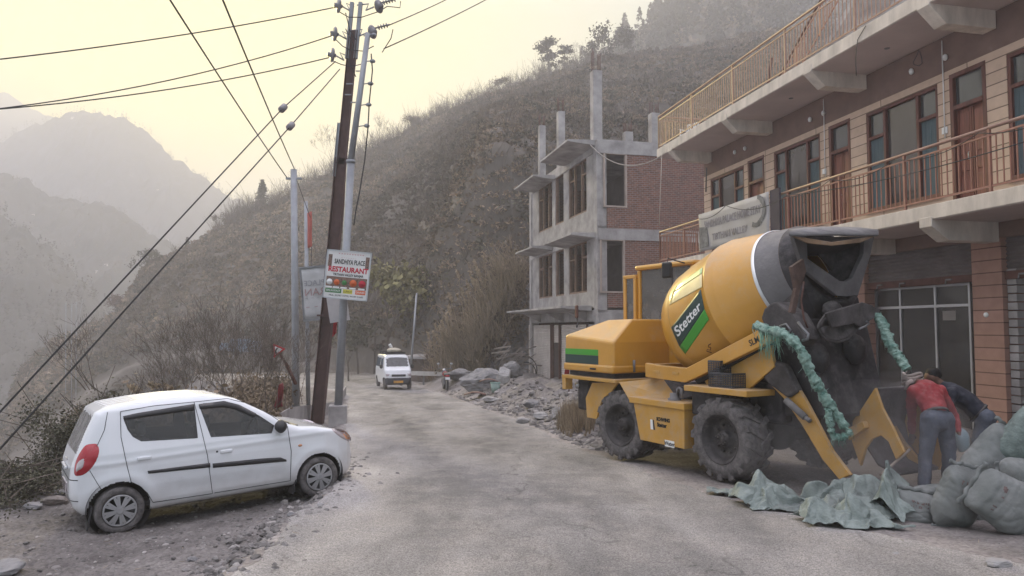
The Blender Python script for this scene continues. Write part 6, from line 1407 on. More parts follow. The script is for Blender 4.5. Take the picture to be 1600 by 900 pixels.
# ---- motorcycle, bucket, blocks, sticks on the bank
mo_ = onground(696, 609); mf = Frame((mo_[0], mo_[1], mo_[2]), -12); bk = thing('motorcycle', 'dark red motorcycle parked at the foot of the rubble bank', 'motorcycle', mf.M)
for x_, nm in ((-.62, 'wheel'), (.66, 'wheel')):
    a = [(x_ + .29 * math.cos(t), 0, .30 + .29 * math.sin(t)) for t in np.linspace(0, 2 * math.pi, 25)]; wq = MB().tube(a, .05, 8, caps=False).build(nm, m_black, bk); MB().lathe([(-.03, 0), (-.03, .24), (.03, .24), (.03, 0)], (x_, 0, .3), (0, 1, 0), 18).build('spokes', m_steel, wq)
lmp = MB().ball((.05, 0, .78), (.28, .15, .13), 14, 10); lmp.build('tank', m_redc, bk); MB().rbx((-.40, 0, .80), (.62, .26, .11), 0, R(-6)).build('seat', m_black, bk, bevel=.04)
MB().bx(-.25, .25, -.14, .14, .28, .62).build('engine', m_steel, bk, bevel=.04); MB().tube([(.66, .1, .3), (.42, .1, .98)], .028, 8).tube([(.66, -.1, .3), (.42, -.1, .98)], .028, 8).build('fork', m_steel, bk)
MB().tube([(.28, .38, 1.02), (.42, .12, 1.04), (.42, -.12, 1.04), (.28, -.38, 1.02)], .018, 6).build('handlebar', m_steel, bk)
for s_ in (1, -1): MB().tube([(.34, .28 * s_, 1.03), (.32, .32 * s_, 1.22)], .01, 5).ball((.31, .33 * s_, 1.28), (.02, .08, .055), 10, 8).build('mirror', m_alu, bk)
MB().ball((.56, 0, .92), (.10, .11, .11), 12, 8).build('headlight', m_alu, bk); MB().rbx((-.86, 0, .62), (.02, .22, .12), 0, R(12)).build('number_plate', m_white, bk); MB().rbx((-.78, 0, .74), (.08, .2, .08)).build('tail_light', m_redc, bk, bevel=.02)
def onb(px, py): return onground(px, py)
bq = onb(774, 613); bu = thing('paint_bucket', 'dirty pale green bucket standing on the rubble bank', 'bucket', loc=bq)
D_ = bq[1]; sc = D_ / FPX
MB().lathe([(0, 0), (0, 6.2 * sc), (15 * sc, 7.6 * sc), (15 * sc, 7 * sc), (1 * sc, 5.6 * sc)], (0, 0, 0), (0, 0, 1), 24).build('pail', mat('dirty_green_plastic', (.27, .36, .33), .7, dust=.4), bu)
MB().lathe([(13.6 * sc, 8 * sc), (15.5 * sc, 8 * sc), (15.5 * sc, 7 * sc)], (0, 0, 0), (0, 0, 1), 24).build('rim', mat('green_rim', (.2, .3, .27)), bu)
def rockmesh(c, r, seed, n1=36, n2=24, amp=.45):
    rg = np.random.default_rng(seed); pl_ = rg.normal(size=(9, 3)); pl_ /= np.linalg.norm(pl_, axis=1)[:, None]; dd = rg.uniform(.55, .95, 9)
    def fn(v):
        k = np.ones(len(v))
        for p, d in zip(pl_, dd):
            t = v @ p; k = np.minimum(k, np.where(t > 1e-3, d / np.maximum(t, 1e-3), 9))
        return v * k[:, None] * (1 + .14 * fbm(v[:, 0] * 2 + seed, v[:, 1] * 2, v[:, 2] * 3, 4) + .04 * np.abs(pn(v[:, 0] * 9, v[:, 1] * 9, v[:, 2] * 14)))[:, None]
    return MB().ball(c, r, n1, n2, fn=fn)
m_rk = [mat('rock_grey', (.19, .185, .19), .9, var=.3, scale=4, bump=.4, bscale=14, dust=.35), mat('rock_pale', (.30, .29, .285), .9, var=.25, scale=4, bump=.4, bscale=14, dust=.3), mat('rock_brown', (.17, .14, .125), .9, var=.3, scale=4, bump=.4, bscale=14, dust=.4)]
def rock(px, py, w_, h_, label, k=0, seed=1, grp=None, name='rock', D=None):
    b = onb(px, py); s = b[1] / FPX; rx, rz = w_ * s / 2, h_ * s / 2
    o = rockmesh((b[0], b[1], b[2] + rz * .55), (rx, rx * .8, rz), seed).build(name, m_rk[k], smooth_all=False); return tag(o, label, 'rock', grp)
# ------------------------------------------------------------------ rocks and rubble
rock(1558, 886, 42, 18, 'pale flat stone lying alone at the bottom right corner', 1, 4)
rock(27, 783, 52, 24, 'grey boulder at the left edge of the verge', 0, 5)
rock(96, 772, 34, 12, 'flat pale stone behind the rear of the white car', 1, 6)
rock(84, 790, 40, 18, 'brownish stone just below the flat pale stone', 2, 7)
rock(50, 795, 34, 12, 'low stone between the boulder and the brownish stone', 0, 8)
rock(8, 895, 60, 26, 'rough stone cut by the bottom left corner', 0, 9)
rock(600, 890, 0.1, 0.1, 'pebble', 0, 10) if False else None
big = [(756, 607, 76, 40, 'long grey rock slab sloping up the rubble bank', 0, 21), (800, 590, 34, 34, 'upright grey boulder against the unfinished house', 0, 22), (716, 592, 44, 20, 'flat layered rock behind the motorcycle', 0, 23), (830, 636, 26, 16, 'rounded grey stone on the middle of the rubble bank', 0, 24), (787, 600, 30, 36, 'squared pale block of stone on the bank', 1, 25), (846, 655, 26, 16, 'largest pale broken stone at the front of the rubble', 1, 26), (815, 662, 26, 12, 'flat white stone at the road side of the rubble', 1, 27), (870, 652, 24, 20, 'angular stone near the dry tuft', 1, 28), (768, 628, 30, 12, 'thin pale slab lying on the gravel slope', 1, 29)]
for a in big: rock(a[0], a[1], a[2], a[3], a[4], a[5], a[6])
# countless rubble and gravel
def rubble(name, label, n, region, smin, smax, mt, seed):
    rg = np.random.default_rng(seed); base = rockmesh((0, 0, 0), (1, 1, 1), seed, 7, 5); bv = base.V[0]; bf = np.array([f if len(f) == 4 else (*f, f[-1]) for f in base.F])
    tri_ = []
    for f in base.F:
        tri_ += [f[:3]] if len(f) == 3 else [f[:3], (f[0], f[2], f[3])]
    tri_ = np.array(tri_); V, F, C = [], [], []
    pts = region(rg, n)
    for i, (x, y) in enumerate(pts):
        s = smin * (smax / smin) ** (rg.random() ** 2.2); a = rg.random() * 6.28; R_ = np.array([[math.cos(a), -math.sin(a), 0], [math.sin(a), math.cos(a), 0], [0, 0, 1]])
        v = (bv[:, [0, 1, 2]] if i % 2 else bv[:, [2, 0, 1]]) * (s * rg.uniform(.6, 1.2), s * rg.uniform(.6, 1.2), s * rg.uniform(.35, .8)) @ R_.T; V.append(v + (x, y, 0)); F.append(tri_ + i * len(bv)); C.append(np.full(len(bv), rg.uniform(.55, 1.25) if rg.random() < .88 else rg.uniform(1.5, 2.2)))
    V = np.vstack(V); zz = gz(pts[:, 0], pts[:, 1]); V[:, 2] += np.repeat(zz, len(bv)); return tag(raw(name, V, np.vstack(F), mt, np.concatenate(C)), label, name.replace('_', ' '), None, 'stuff')
m_rub = mat('rubble_stone', (.165, .152, .145), .9, var=.25, scale=2, bump=.2, tone=True, dust=.25)
def reg_bank(rg, n):
    y = rg.uniform(13.2, 38, n) ; y = 13.5 + (y - 13.5) * rg.random(n) ** .5; return np.stack([road_r(y) + np.abs(rg.normal(.9, 1.3, n)) + .1, y], 1)
def reg_lip(rg, n):
    y = 5 + 8 * rg.random(n) ** 1.0; return np.stack([road_l(y) - .18 + rg.normal(0, .26, n), y], 1)
def reg_verge(rg, n):
    y = 5 + 9 * rg.random(n); return np.stack([road_l(y) - .2 - 5 * rg.random(n) ** 1.3, y], 1)
def reg_all(rg, n):
    y = 5 * 8 ** rg.random(n); x = rg.uniform(-.8, .8, n) * y * 1.1; k = (x < road_l(y) + .5) | (x > road_r(y) - .5) | (rg.random(n) < .2); return np.stack([x, y], 1)[k]
rubble('rubble', 'broken stones spread over the bank before the unfinished house', 4200, reg_bank, .015, .15, m_rub, 31)
rubble('broken_asphalt', 'crumbled asphalt along the road edge by the car', 2600, reg_lip, .008, .07, m_rub, 32)
rubble('gravel', 'small loose stones scattered over the dirt verge', 2600, reg_verge, .008, .045, m_rub, 33)
rubble('grit', 'fine grit on the road and yard', 4200, reg_all, .005, .022, m_rub, 34)
# sticks, pipe loops
b0 = ppt(792, 592, 39.5); b0[2] = GZ(b0[0], b0[1]) + .3; st = thing('stick_pile', 'tangle of grey sticks leaning on the rock by the unfinished house', 'sticks', loc=b0); rg = random.Random(3); mb = MB()
for i in range(46):
    p = np.array([rg.uniform(-.7, .7), rg.uniform(-.3, .6), rg.uniform(.1, 1.1)]); a = rg.uniform(-.6, 1.2); L = rg.uniform(.5, 1.5); mb.tube([p, p + (L * math.cos(a), rg.uniform(-.3, .3), L * math.sin(a) * .7)], rg.uniform(.012, .04), 5)
mb.build('branches', mat('grey_wood', (.22, .19, .17), .9, var=.3), st)
for k, (a, b, l_) in enumerate((((772, 545), (798, 541), 'upper pale plank across the stick pile'), ((768, 552), (796, 548), 'lower pale plank across the stick pile'))):
    tag(MB().bar(ppt(*a, b0[1] - .5), ppt(*b, b0[1] - .3), .12, .07).build('plank', mat('pale_plank', (.36, .31, .27), .9)), l_, 'plank')
mb = MB()
for r_, c in ((.75, (820, 578)), (.6, (822, 583))):
    q = ppt(*c, 40.5); mb.tube([(q[0] + r_ * .9 * math.cos(t), q[1], q[2] + r_ * math.sin(t)) for t in np.linspace(0, 6.28, 30)], .03, 6, caps=False)
tag(mb.build('pipe_coil', m_black), 'coil of black pipe hung on the brick side wall', 'pipe coil')
for k, (a, b, c_, l_) in enumerate(((764, 605, 30, 'rusty board balanced over the green bucket'), (742, 618, 34, 'bent brown sheet left of the green bucket'))):
    q = onb(a, b + 6); mb = MB(); n = 10; A = np.array([[[q[0] + (i / n - .5) * c_ * q[1] / FPX, q[1] + j * .3 - .2, q[2] + .38 + .10 * math.sin(i / n * 3.1) - (k * .2)] for i in range(n + 1)] for j in range(3)]); mb.grid(A); tag(mb.build('sheet', m_rust, solid=.02), l_, 'sheet')
# ------------------------------------------------------------------ cement sacks
m_sack = mat('grey_green_sack', (.115, .128, .122), .85, var=.22, scale=3.2, col2=(.235, .24, .232), bump=.9, bscale=11, dust=.4, dustcol=(.23, .235, .23), dustup=False)
m_sackg = mat('pale_green_sack', (.15, .185, .17), .8, var=.3, scale=6, bump=.5, bscale=45, dust=.4, dustcol=(.32, .36, .34), dustup=False)
m_print = mat('red_sack_print', (.15, .105, .10), .85, bump=0, var=.4, scale=20)
def sack(px, py, D, w_, h_, th_, roll, yaw, pitch, label, seed, m=m_sack, tied=False, mark=None):
    c = ppt(px, py, D); s = D / FPX; Rm = Matrix.Rotation(yaw, 3, 'Z') @ Matrix.Rotation(roll, 3, 'Y') @ Matrix.Rotation(pitch, 3, 'X')
    def fn(v):
        x0, y0, z0 = v.T; n_ = 1 / (np.abs(x0) ** 3.2 + np.abs(y0) ** 2.2 + np.abs(z0) ** 4) ** (1 / 3.0); p = v * np.minimum(n_, 1.35)[:, None]
        x, y, z = p.T; e = np.abs(z); pin = sst(.60, 1.08, e)
        y = y * (1 - .80 * pin); x = x * (1 - .07 * (1 - e) + .10 * pin)                      # flat stitched ends
        bul = .92 + .14 * np.exp(-((z + .25) / .5) ** 2); x, y = x * bul, y * bul           # cement settles low
        lo_ = np.clip(.5 + 1.6 * pn(x * 1.1 + seed, y, z * 1.1), 0, 1); w1 = z * 13 + 4.5 * pn(x * 1.3 + seed, z * .9, y * 1.3); fold = .055 * (1 - np.abs(np.sin(w1))) ** 2.2 * (.15 + .85 * lo_) * (1 - .4 * pin)
        tuck = .07 * np.sin(x * 15 + 4 * pn(x * 2, z * 2, seed)) * pin; br = .035 * pn(x * 2.1, y * 2.1 + seed, z * 2.1); dia = .042 * (1 - np.abs(np.sin(x * 6 + z * 5 + 5 * pn(x, z, seed + 2.)))) ** 3
        y = y + tuck * np.sign(y + 1e-6) * .5 + tuck * .5; k = 1 - fold - dia + br
        q = np.stack([x * k, y * k, z], 1)
        return q + .09 * np.stack([pn(x, y, z + seed), pn(y, z, x + seed), pn(z, x, y + seed)], 1)
    mb = MB().ball((0, 0, 0), (w_ * s / 2, th_ / 2, h_ * s / 2), 110, 80, fn=fn); Rn = np.array(Rm)
    if tied:
        mb.tube([(0, 0, h_ * s * .42), (0, 0, h_ * s * .52), (.01, 0, h_ * s * .6), (.05, 0, h_ * s * .68)], [.09, .035, .05, .02], 14)
    for i, v in enumerate(mb.V): mb.V[i] = v @ Rn.T + c
    M4 = Matrix.Translation(Vector(c)) @ Rm.to_4x4(); V_ = mb.V[0]; F_ = mb.F; o = thing('cement_sack', label, 'sack', M4, group='filled sacks heaped at the lower right')
    bd = mb.build('bag', m, o, world=True); hs = h_ * s / 2; ws = w_ * s / 2
    for sg in (-1, 1):      # stitched hem at each end
        A = np.array([[[ws * 1.0 * u, .012 * math.sin(u * 9 + seed + sg), sg * (hs * .97 + .045 * t + .008 * math.sin(u * 14))] for u in np.linspace(-.92, .92, 24)] for t in (0, 1)]); MB().grid(A).build('hem', m, o, solid=.008)
    pr = MB(); Vn = V_; rgk = random.Random(seed); nu_ = 110
    for row, (ra, rb) in enumerate(((46, 49), (51, 54))[:1 + seed % 2]):
        for col_ in range(-17, 17):
            if rgk.random() < .5 or abs(col_) > 9: continue
            for rr in range(ra, rb):
                if rgk.random() < .25: continue
                k0 = (82 + col_) % nu_; k1 = (k0 + 1) % nu_; ids = [1 + rr * nu_ + k0, 1 + rr * nu_ + k1, 1 + (rr + 1) * nu_ + k1, 1 + (rr + 1) * nu_ + k0]; q4 = Vn[ids]; n4 = np.cross(q4[1] - q4[0], q4[3] - q4[0]); n4 /= np.linalg.norm(n4) + 1e-9
                if n4 @ (q4.mean(0) - c) < 0: n4 = -n4
                pr.add(q4 + n4 * .002, [(0, 1, 2, 3)])
    pr.build('red_printing', m_print, o, world=True); return o
sack(1496, 777, 7.45, 66, 98, .30, R(14), R(8), R(8), 'plump sack standing upright, middle of the front row', 1)
sack(1568, 784, 7.15, 84, 96, .32, R(-58), R(-12), 0, 'sack at the right edge of the front row, tipped on its corner', 2)
sack(1546, 716, 7.9, 62, 112, .32, R(38), R(5), 0, 'long sack lying diagonally on top of the upright one', 3)
sack(1594, 684, 7.8, 52, 100, .28, R(32), R(-10), 0, 'topmost pale green sack at the right edge with a pinched corner', 4, m_sackg, True)
sack(1430, 797, 7.75, 62, 56, .30, R(8), R(-20), 0, 'squat sack touching the crumpled tarpaulin', 5)
sack(1452, 786, 8.2, 56, 62, .32, R(75), R(15), 0, 'sack lying flat behind the squat one', 6)
sack(1520, 792, 7.9, 60, 60, .36, R(60), 0, 0, 'small part of a sack filling the gap in the front row', 7)
sack(1598, 745, 7.6, 60, 70, .36, R(85), 0, 0, 'sack squeezed between the top one and the right edge', 8)
# crumpled empty sacks and sheets
def worley(x, y, sc, seed):
    """creased facets: lower envelope of tilted planes round scattered points"""
    X, Y = x * sc, y * sc; xi, yi = np.floor(X).astype(int), np.floor(Y).astype(int); best = np.full(X.shape, 9.)
    for a in (-1, 0, 1):
        for b in (-1, 0, 1):
            h1 = _perm[(_perm[(xi + a + seed) & 255] + yi + b) & 255]; px_, py_ = xi + a + _g3[h1, 0] * .5 + .5, yi + b + _g3[h1, 1] * .5 + .5; an = _g3[h1, 2] * 3.1
            d = np.abs((X - px_) * np.cos(an) + (Y - py_) * np.sin(an)) * .9 + .55 * np.hypot(X - px_, Y - py_); best = np.minimum(best, d)
    return best
def crumple(name, label, cat, ctr, size, rot, hgt, m, seed, peaks=(), n=150, edge=.16):
    c = onground(*ctr); U, V_ = np.meshgrid(np.linspace(-1, 1, n), np.linspace(-1, 1, n), indexing='ij'); k = 1 + .16 * fbm(U * 1.6 + seed, V_ * 1.6, seed, 3)
    X, Y = U * k * size[0] / 2, V_ * k * size[1] / 2; ca, sa = math.cos(rot), math.sin(rot); r = np.maximum(np.abs(U), np.abs(V_)); env = sst(0, edge * 2, 1 - r)
    w1, w2, w3 = worley(X, Y, 3.0, seed), worley(X + .1 * w_off(X, Y, seed), Y, 6.5, seed + 9), worley(X, Y, 15, seed + 21)
    h = hgt * env * (.55 + .5 * fbm(U * 1.3, V_ * 1.3, seed + 3., 3)) 
    for (u, v, ht, rad) in peaks: h = np.maximum(h, ht * np.clip(1 - np.hypot((U - u) * size[0] / 2, (V_ - v) * size[1] / 2) / rad, 0, 1) ** 1.15)
    H = np.maximum(h, 0) * (1 + .9 * (w1 - .5)) + .10 * (w1 - .35) * (.35 + .65 * env) + .055 * (w2 - .4) + .014 * (w3 - .4)
    lx = .13 * (worley(X, Y, 3.0, seed + 40) - .5) + .05 * (worley(X, Y, 7, seed + 41) - .5); ly = .13 * (worley(X, Y, 3.0, seed + 50) - .5) + .05 * (worley(X, Y, 7, seed + 51) - .5)
    Xw = c[0] + (X + lx) * ca - (Y + ly) * sa; Yw = c[1] + (X + lx) * sa + (Y + ly) * ca; Z = gz(Xw, Yw) + .014 + np.maximum(H, .0) * 1.0 + .01 * (1 - env)
    o = gridmesh(name, np.stack([Xw, Yw, Z], -1), m); s_ = o.modifiers.new('s', 'SOLIDIFY'); s_.thickness = .006; return tag(o, label, cat)
def w_off(X, Y, seed): return fbm(X * 3, Y * 3, seed + .3, 2)
m_cr = mat('crumpled_sacking', (.105, .118, .113), .75, var=.3, scale=4, bump=.5, bscale=50, dust=.3, dustcol=(.27, .265, .255), col2=(.25, .285, .265), dustup=False)
m_cr2 = mat('greener_sacking', (.12, .148, .136), .75, var=.3, scale=4, bump=.5, bscale=50, dust=.25, dustcol=(.30, .30, .29), col2=(.28, .315, .295), dustup=False)
crumple('empty_sack', 'empty grey green sack with a raised peak beside the rear wheel', 'sack', (1205, 790), (.80, .62), .25, .10, m_cr2, 3, ((-.25, .25, .40, .40), (.35, .3, .24, .35)))
crumple('empty_sack', 'flat empty sack lying left of the peaked one', 'sack', (1152, 774), (.62, .34), -.25, .04, m_cr, 4)
crumple('empty_sack', 'strip of torn sacking trailing between the two heaps', 'sack', (1262, 800), (.8, .34), -.35, .08, m_cr, 5)
crumple('tarpaulin', 'large crumpled grey tarpaulin heaped in front of the loading bucket', 'tarpaulin', (1342, 800), (1.15, .85), .0, .26, m_cr, 6, ((.1, .3, .36, .6), (-.5, .1, .24, .5), (.7, .2, .32, .45)), 190)
crumple('tarpaulin', 'paler green sheet folded over the front of the tarpaulin heap', 'tarpaulin', (1322, 820), (.98, .46), -.08, .13, m_cr2, 7, ((-.6, .1, .17, .35), (.2, .4, .18, .35)), 170)
crumple('tarpaulin', 'stiff pale flap of sheeting standing up at the right of the heap', 'tarpaulin', (1398, 812), (.34, .40), .5, .16, m_cr2, 8, ((.1, .2, .44, .30),), 110)
# ------------------------------------------------------------------ the two labourers
m_skin = mat('skin', (.16, .085, .06), .6, bump=0, var=.1); m_shirt = mat('red_pullover', (.30, .04, .045), .9, var=.2, scale=8, bump=.35, bscale=14, dust=.25, dustcol=(.36, .20, .19)); m_jean = mat('dusty_jeans', (.085, .095, .12), .9, var=.3, scale=5, bump=.3, bscale=16, dust=.4, dustcol=(.23, .22, .22), dustup=False)
m_navy = mat('dark_navy_shirt', (.028, .030, .042), .85, var=.2, scale=5, bump=.35, bscale=12, dust=.2, dustcol=(.14, .14, .15)); m_hair = mat('black_hair', (.012, .010, .010), .7, var=.3, scale=20, bump=.5, bscale=50); m_scarf = mat('pale_scarf', (.36, .30, .27), .9, var=.3, scale=12, bump=.4, bscale=30, dust=.2); m_shoe = mat('dusty_shoe', (.06, .055, .05), .8, dust=.5)
def caps(list_, name, m, par, vox=.016, sm=4, wr=0):
    mb = MB()
    for (a, b, ra, rb) in list_:
        a = np.array(a, float); b = np.array(b, float)
        mb.ball(a, ra, 14, 10); mb.ball(b, rb, 14, 10)
        if np.linalg.norm(b - a) > 1e-3: mb.tube([a, a + (b - a) * .33, a + (b - a) * .67, b], [ra, ra * .67 + rb * .33, ra * .33 + rb * .67, rb], 16)
    o = mb.build(name, m, par); r = o.modifiers.new('r', 'REMESH'); r.mode = 'VOXEL'; r.voxel_size = vox; r.use_smooth_shade = True; s = o.modifiers.new('s', 'SMOOTH'); s.iterations = sm; s.factor = .6
    if wr:
        tx = bpy.data.textures.get('folds') or bpy.data.textures.new('folds', 'CLOUDS'); tx.noise_scale = .09; tx.noise_depth = 2
        d = o.modifiers.new('d', 'DISPLACE'); d.texture = tx; d.strength = wr; d.mid_level = .5; d.texture_coords = 'LOCAL'
    return o
def arm_hand(sh, el, wr_, tip):
    sh, el, wr_, tip = map(lambda v: np.array(v, float), (sh, el, wr_, tip)); d = tip - wr_; d /= np.linalg.norm(d); s = np.cross(d, (0, 1, .2)); s /= np.linalg.norm(s); L = [(sh, el, .052, .042), (el, wr_, .042, .029), (wr_, wr_ + d * .09, .03, .036)]
    n = np.cross(d, s)
    for k, (o_, l_) in enumerate(((-.033, .062), (-.011, .075), (.011, .07), (.033, .055))):
        b = wr_ + d * .09 + s * o_; m1 = b + d * l_ * .55 + s * o_ * .1; L += [(b, m1, .011, .0095), (m1, m1 + d * l_ * .35 + n * l_ * .35, .0095, .008)]
    b = wr_ + d * .035 + s * .035; m1 = b + s * .03 + d * .035; L += [(b, m1, .013, .011), (m1, m1 + d * .03 + n * .01, .011, .009)]
    return L
def person(feet, hips, chest, neck, head, arms, knees, label, tops, trousers, hair, facedir, scarf=None, hips_w=.095, sh_w=.19, side=(1, 0, 0)):
    side = np.array(side, float); side /= np.linalg.norm(side); o = thing('person', label, 'person', loc=(feet[0] + feet[1]) / 2); T0 = (feet[0] + feet[1]) / 2
    L = lambda p: np.array(p, float) - T0
    hp = [L(hips) - side * hips_w, L(hips) + side * hips_w]; sh = [L(chest) - side * sh_w, L(chest) + side * sh_w]; mid = (L(hips) + L(chest)) / 2 + (0, .02, .05)
    f = [L(feet[0]), L(feet[1])]; kn = [L(knees[0]), L(knees[1])]; fd = np.array([facedir[0], facedir[1], 0.]); fd /= np.linalg.norm(fd)
    B = [(L(neck), L(head), .055, .06), (L(head), L(head), .098, .098), (L(head) + fd * .03 - (0, 0, .06), L(head) + fd * .02, .07, .08), (L(chest), L(neck), .09, .06), (mid, L(chest), .12, .125), (L(hips), mid, .10, .11), (sh[0], sh[1], .07, .07)]
    fc = np.array(facedir, float); fc /= np.linalg.norm(fc); hd = L(head)
    B += [(hd + fc * .10 - (0, 0, .0), hd + fc * .118 - (0, 0, .02), .014, .016)]       # nose
    for sg in (-1, 1): B += [(hd + side * sg * .092, hd + side * sg * .10 - (0, 0, .03), .018, .014)]        # ears
    for k in (0, 1):
        B += [(hp[k], kn[k], .075, .055), (kn[k], f[k] + (0, 0, .08), .055, .036), (f[k] + (0, 0, .05), f[k] + fd * .17 + (0, 0, .035), .04, .03)]
        B += arm_hand(sh[k], L(arms[k][0]), L(arms[k][1]), L(arms[k][2]))
    caps(B, 'body', m_skin, o, .012, 2)
    for sg in (-1, 1):
        MB().ball(hd + fc * .088 + side * sg * .034 + (0, 0, .015), .013, 10, 8).build('eye', m_dark, o)
    Tp = [(sh[0] * .9 + sh[1] * .1, sh[1] * .9 + sh[0] * .1, .092, .092), (L(chest), mid, .148, .138), (mid, L(hips) * .72 + mid * .28, .138, .128), (L(chest) - side * .07, mid - side * .07, .12, .11), (L(chest) + side * .07, mid + side * .07, .12, .11), (mid - side * .055, L(hips) * .75 + mid * .25 - side * .055, .11, .10), (mid + side * .055, L(hips) * .75 + mid * .25 + side * .055, .11, .10), (L(chest), L(neck) * .6 + L(chest) * .4, .11, .085)]
    for k in (0, 1): Tp += [(sh[k], L(arms[k][0]), .082, .062), (L(arms[k][0]), L(arms[k][1]) * .9 + L(arms[k][0]) * .1, .062, .045)]
    caps(Tp, 'shirt', tops, o, .014, 5, .035)
    Tr = [(hp[0], hp[1], .125, .125), (L(hips) - (0, 0, .02), L(hips) + (L(chest) - L(hips)) * .12, .135, .13)]
    for k in (0, 1): Tr += [(hp[k], kn[k], .118, .082), (kn[k], f[k] + (0, 0, .07), .082, .072)]
    caps(Tr, 'trousers', trousers, o, .014, 4, .03)
    for k in (0, 1): caps([(f[k] + (0, 0, .045), f[k] + fd * .16 + (0, 0, .035), .052, .042)], 'shoe', m_shoe, o, .012, 2)
    a = L(hips) + (L(chest) - L(hips)) * .17; u = (L(chest) - L(hips)); u /= np.linalg.norm(u); MB().lathe([(-.017, .148), (-.02, .158), (.02, .158), (.017, .148)], a, u, 28).build('belt', m_blk, o)
    caps([(L(head) + (0, -.0, .03) - fc * .02, L(head) - fc * .035 + (0, 0, .02), .102, .10)], 'hair', hair, o, .012, 1, .03)
    if scarf:
        s = MB(); hd = L(head)
        for q in range(5): s.tube([hd + np.array([.112 * math.cos(t) * (1 - .03 * q), .112 * math.sin(t), -.035 + .028 * q + .02 * math.sin(t * 2 + q)]) for t in np.linspace(0, 6.28, 26)], .022, 8, caps=False)
        s.tube([hd + (-.06, -.1, .0), hd + (-.12, -.1, -.03), hd + (-.15, -.09, -.12)], [.03, .028, .015], 8); s.build('head_scarf', m_scarf, o)
    return o
fa, fb = onground(1444, 776), onground(1482, 772)
def pA(x, y, d): return ppt(x, y, d - .62)
person((fa, fb), pA(1465, 655, 9.75), pA(1448, 611, 10.0), pA(1436, 599, 10.15), pA(1426, 594, 10.28), ((pA(1424, 640, 10.2), pA(1425, 678, 10.35), pA(1422, 698, 10.45)), (pA(1490, 648, 10.2), pA(1498, 675, 10.1), pA(1502, 693, 10.1))), (pA(1446, 712, 9.75), pA(1483, 710, 9.8)), 'person in a red pullover and dusty jeans bending over the bucket', m_shirt, m_jean, m_hair, (-.3, .6, -.7), True, side=(.97, .2, 0))
fc_, fd_ = onground(1526, 757), onground(1556, 750)
hipB = ppt(1538, 652, 10.1); chB = ppt(1484, 613, 10.3); nkB = ppt(1470, 600, 10.35); hdB = ppt(1456, 589, 10.4)
person((fc_, fd_), hipB, chB, nkB, hdB, ((ppt(1470, 655, 10.1), ppt(1462, 690, 10.1), ppt(1458, 705, 10.1)), (ppt(1480, 660, 10.4), ppt(1470, 690, 10.5), ppt(1466, 706, 10.5)) ), (ppt(1524, 704, 10.05), ppt(1546, 704, 10.15)), 'person in a dark navy shirt stooping behind the one in red', m_navy, m_jean, m_hair, (-.8, .1, -.6), side=(.35, .9, 0))
def fn_b(v): return v * (1 + .18 * fbm(v[:, 0] * 1.6, v[:, 1] * 1.6, v[:, 2] * 1.6 + 2, 3))[:, None]
q = ppt(1503, 688, 9.5); tag(MB().ball(q, (.095, .07, .15), 24, 16, fn=fn_b).build('small_bag', mat('pale_blue_bag', (.24, .31, .34), .7, dust=.3, dustup=False)), 'small pale blue bag held low between the two stooping people', 'bag')
tag(MB().tube([ppt(1376, 742, 8.9), ppt(1422, 702, 9.2)], .018, 8).build('shovel_handle', mat('worn_wood', (.30, .25, .21), .8)), 'pale wooden shovel handle leaning up to the red pullover', 'tool')

dm = bpy.data.materials.new('dust_air'); dm.use_nodes = True; dn = dm.node_tree.nodes; dn.remove(dn['Principled BSDF']); pv = dn.new('ShaderNodeVolumePrincipled'); pv.inputs['Color'].default_value = (.88, .84, .84, 1); pv.inputs['Density'].default_value = .085; dm.node_tree.links.new(pv.outputs[0], dn['Material Output'].inputs['Volume'])
c = ppt(1370, 690, 9.4)
for k, (off, r_) in enumerate((((0, 0, 0), (1.3, 1.0, .8)), ((-.5, .1, -.15), (1.4, .9, .55)), ((.35, .2, .1), (.8, .8, .8)))):
    tag(MB().ball(c + np.array(off), r_, 32, 20).build('dust_cloud', dm), 'pale cement dust hanging round the loading bucket', 'dust', None, 'stuff')
# ------------------------------------------------------------------ vegetation
m_leafb = mat('dry_scrub', (.10, .077, .056), .9, bump=0, tone=True, scale=.3, col2=(.18, .136, .098), spec=.1)
m_pale = mat('dry_grass', (.31, .245, .17), .9, bump=0, tone=True, scale=.3, spec=.1)
m_dkleaf = mat('dark_foliage', (.034, .034, .026), .85, bump=0, tone=True, scale=.3, col2=(.062, .056, .040), spec=.15)
m_olive = mat('olive_foliage', (.065, .064, .045), .85, bump=0, tone=True, scale=.6, col2=(.11, .10, .072), spec=.15)
m_yelf = mat('yellowish_foliage', (.15, .14, .06), .9, bump=0, tone=True, scale=.4, col2=(.24, .21, .11), spec=.1)
m_twig = mat('bare_twig', (.10, .082, .07), .9, bump=0, tone=True, spec=.1)
m_bark = mat('bark', (.085, .068, .058), .95, var=.3, scale=6, bump=.4, bscale=12)
GV = np.random.default_rng(77)
def leaf_quads(C, size, tone, elong=1.6, flat=0):
    n = len(C); a = GV.normal(size=(n, 3)); a[:, 2] *= (1 - flat); a /= np.linalg.norm(a, axis=1)[:, None]; b = np.cross(a, GV.normal(size=(n, 3))); b /= np.linalg.norm(b, axis=1)[:, None] + 1e-9
    s = np.broadcast_to(size, (n,))[:, None]; a = a * s * elong / 2; b = b * s / 2
    V = np.stack([C - a, C + b, C + a, C - b], 1).reshape(-1, 3); F = np.arange(4 * n).reshape(n, 4); return V, F, np.repeat(np.broadcast_to(tone, (n,)), 4)
def leaves(name, C, size, tone, m, parent=None, elong=1.6):
    V, F, c = leaf_quads(np.asarray(C), size, tone, elong); return raw(name, V, F, m, c, parent=parent)
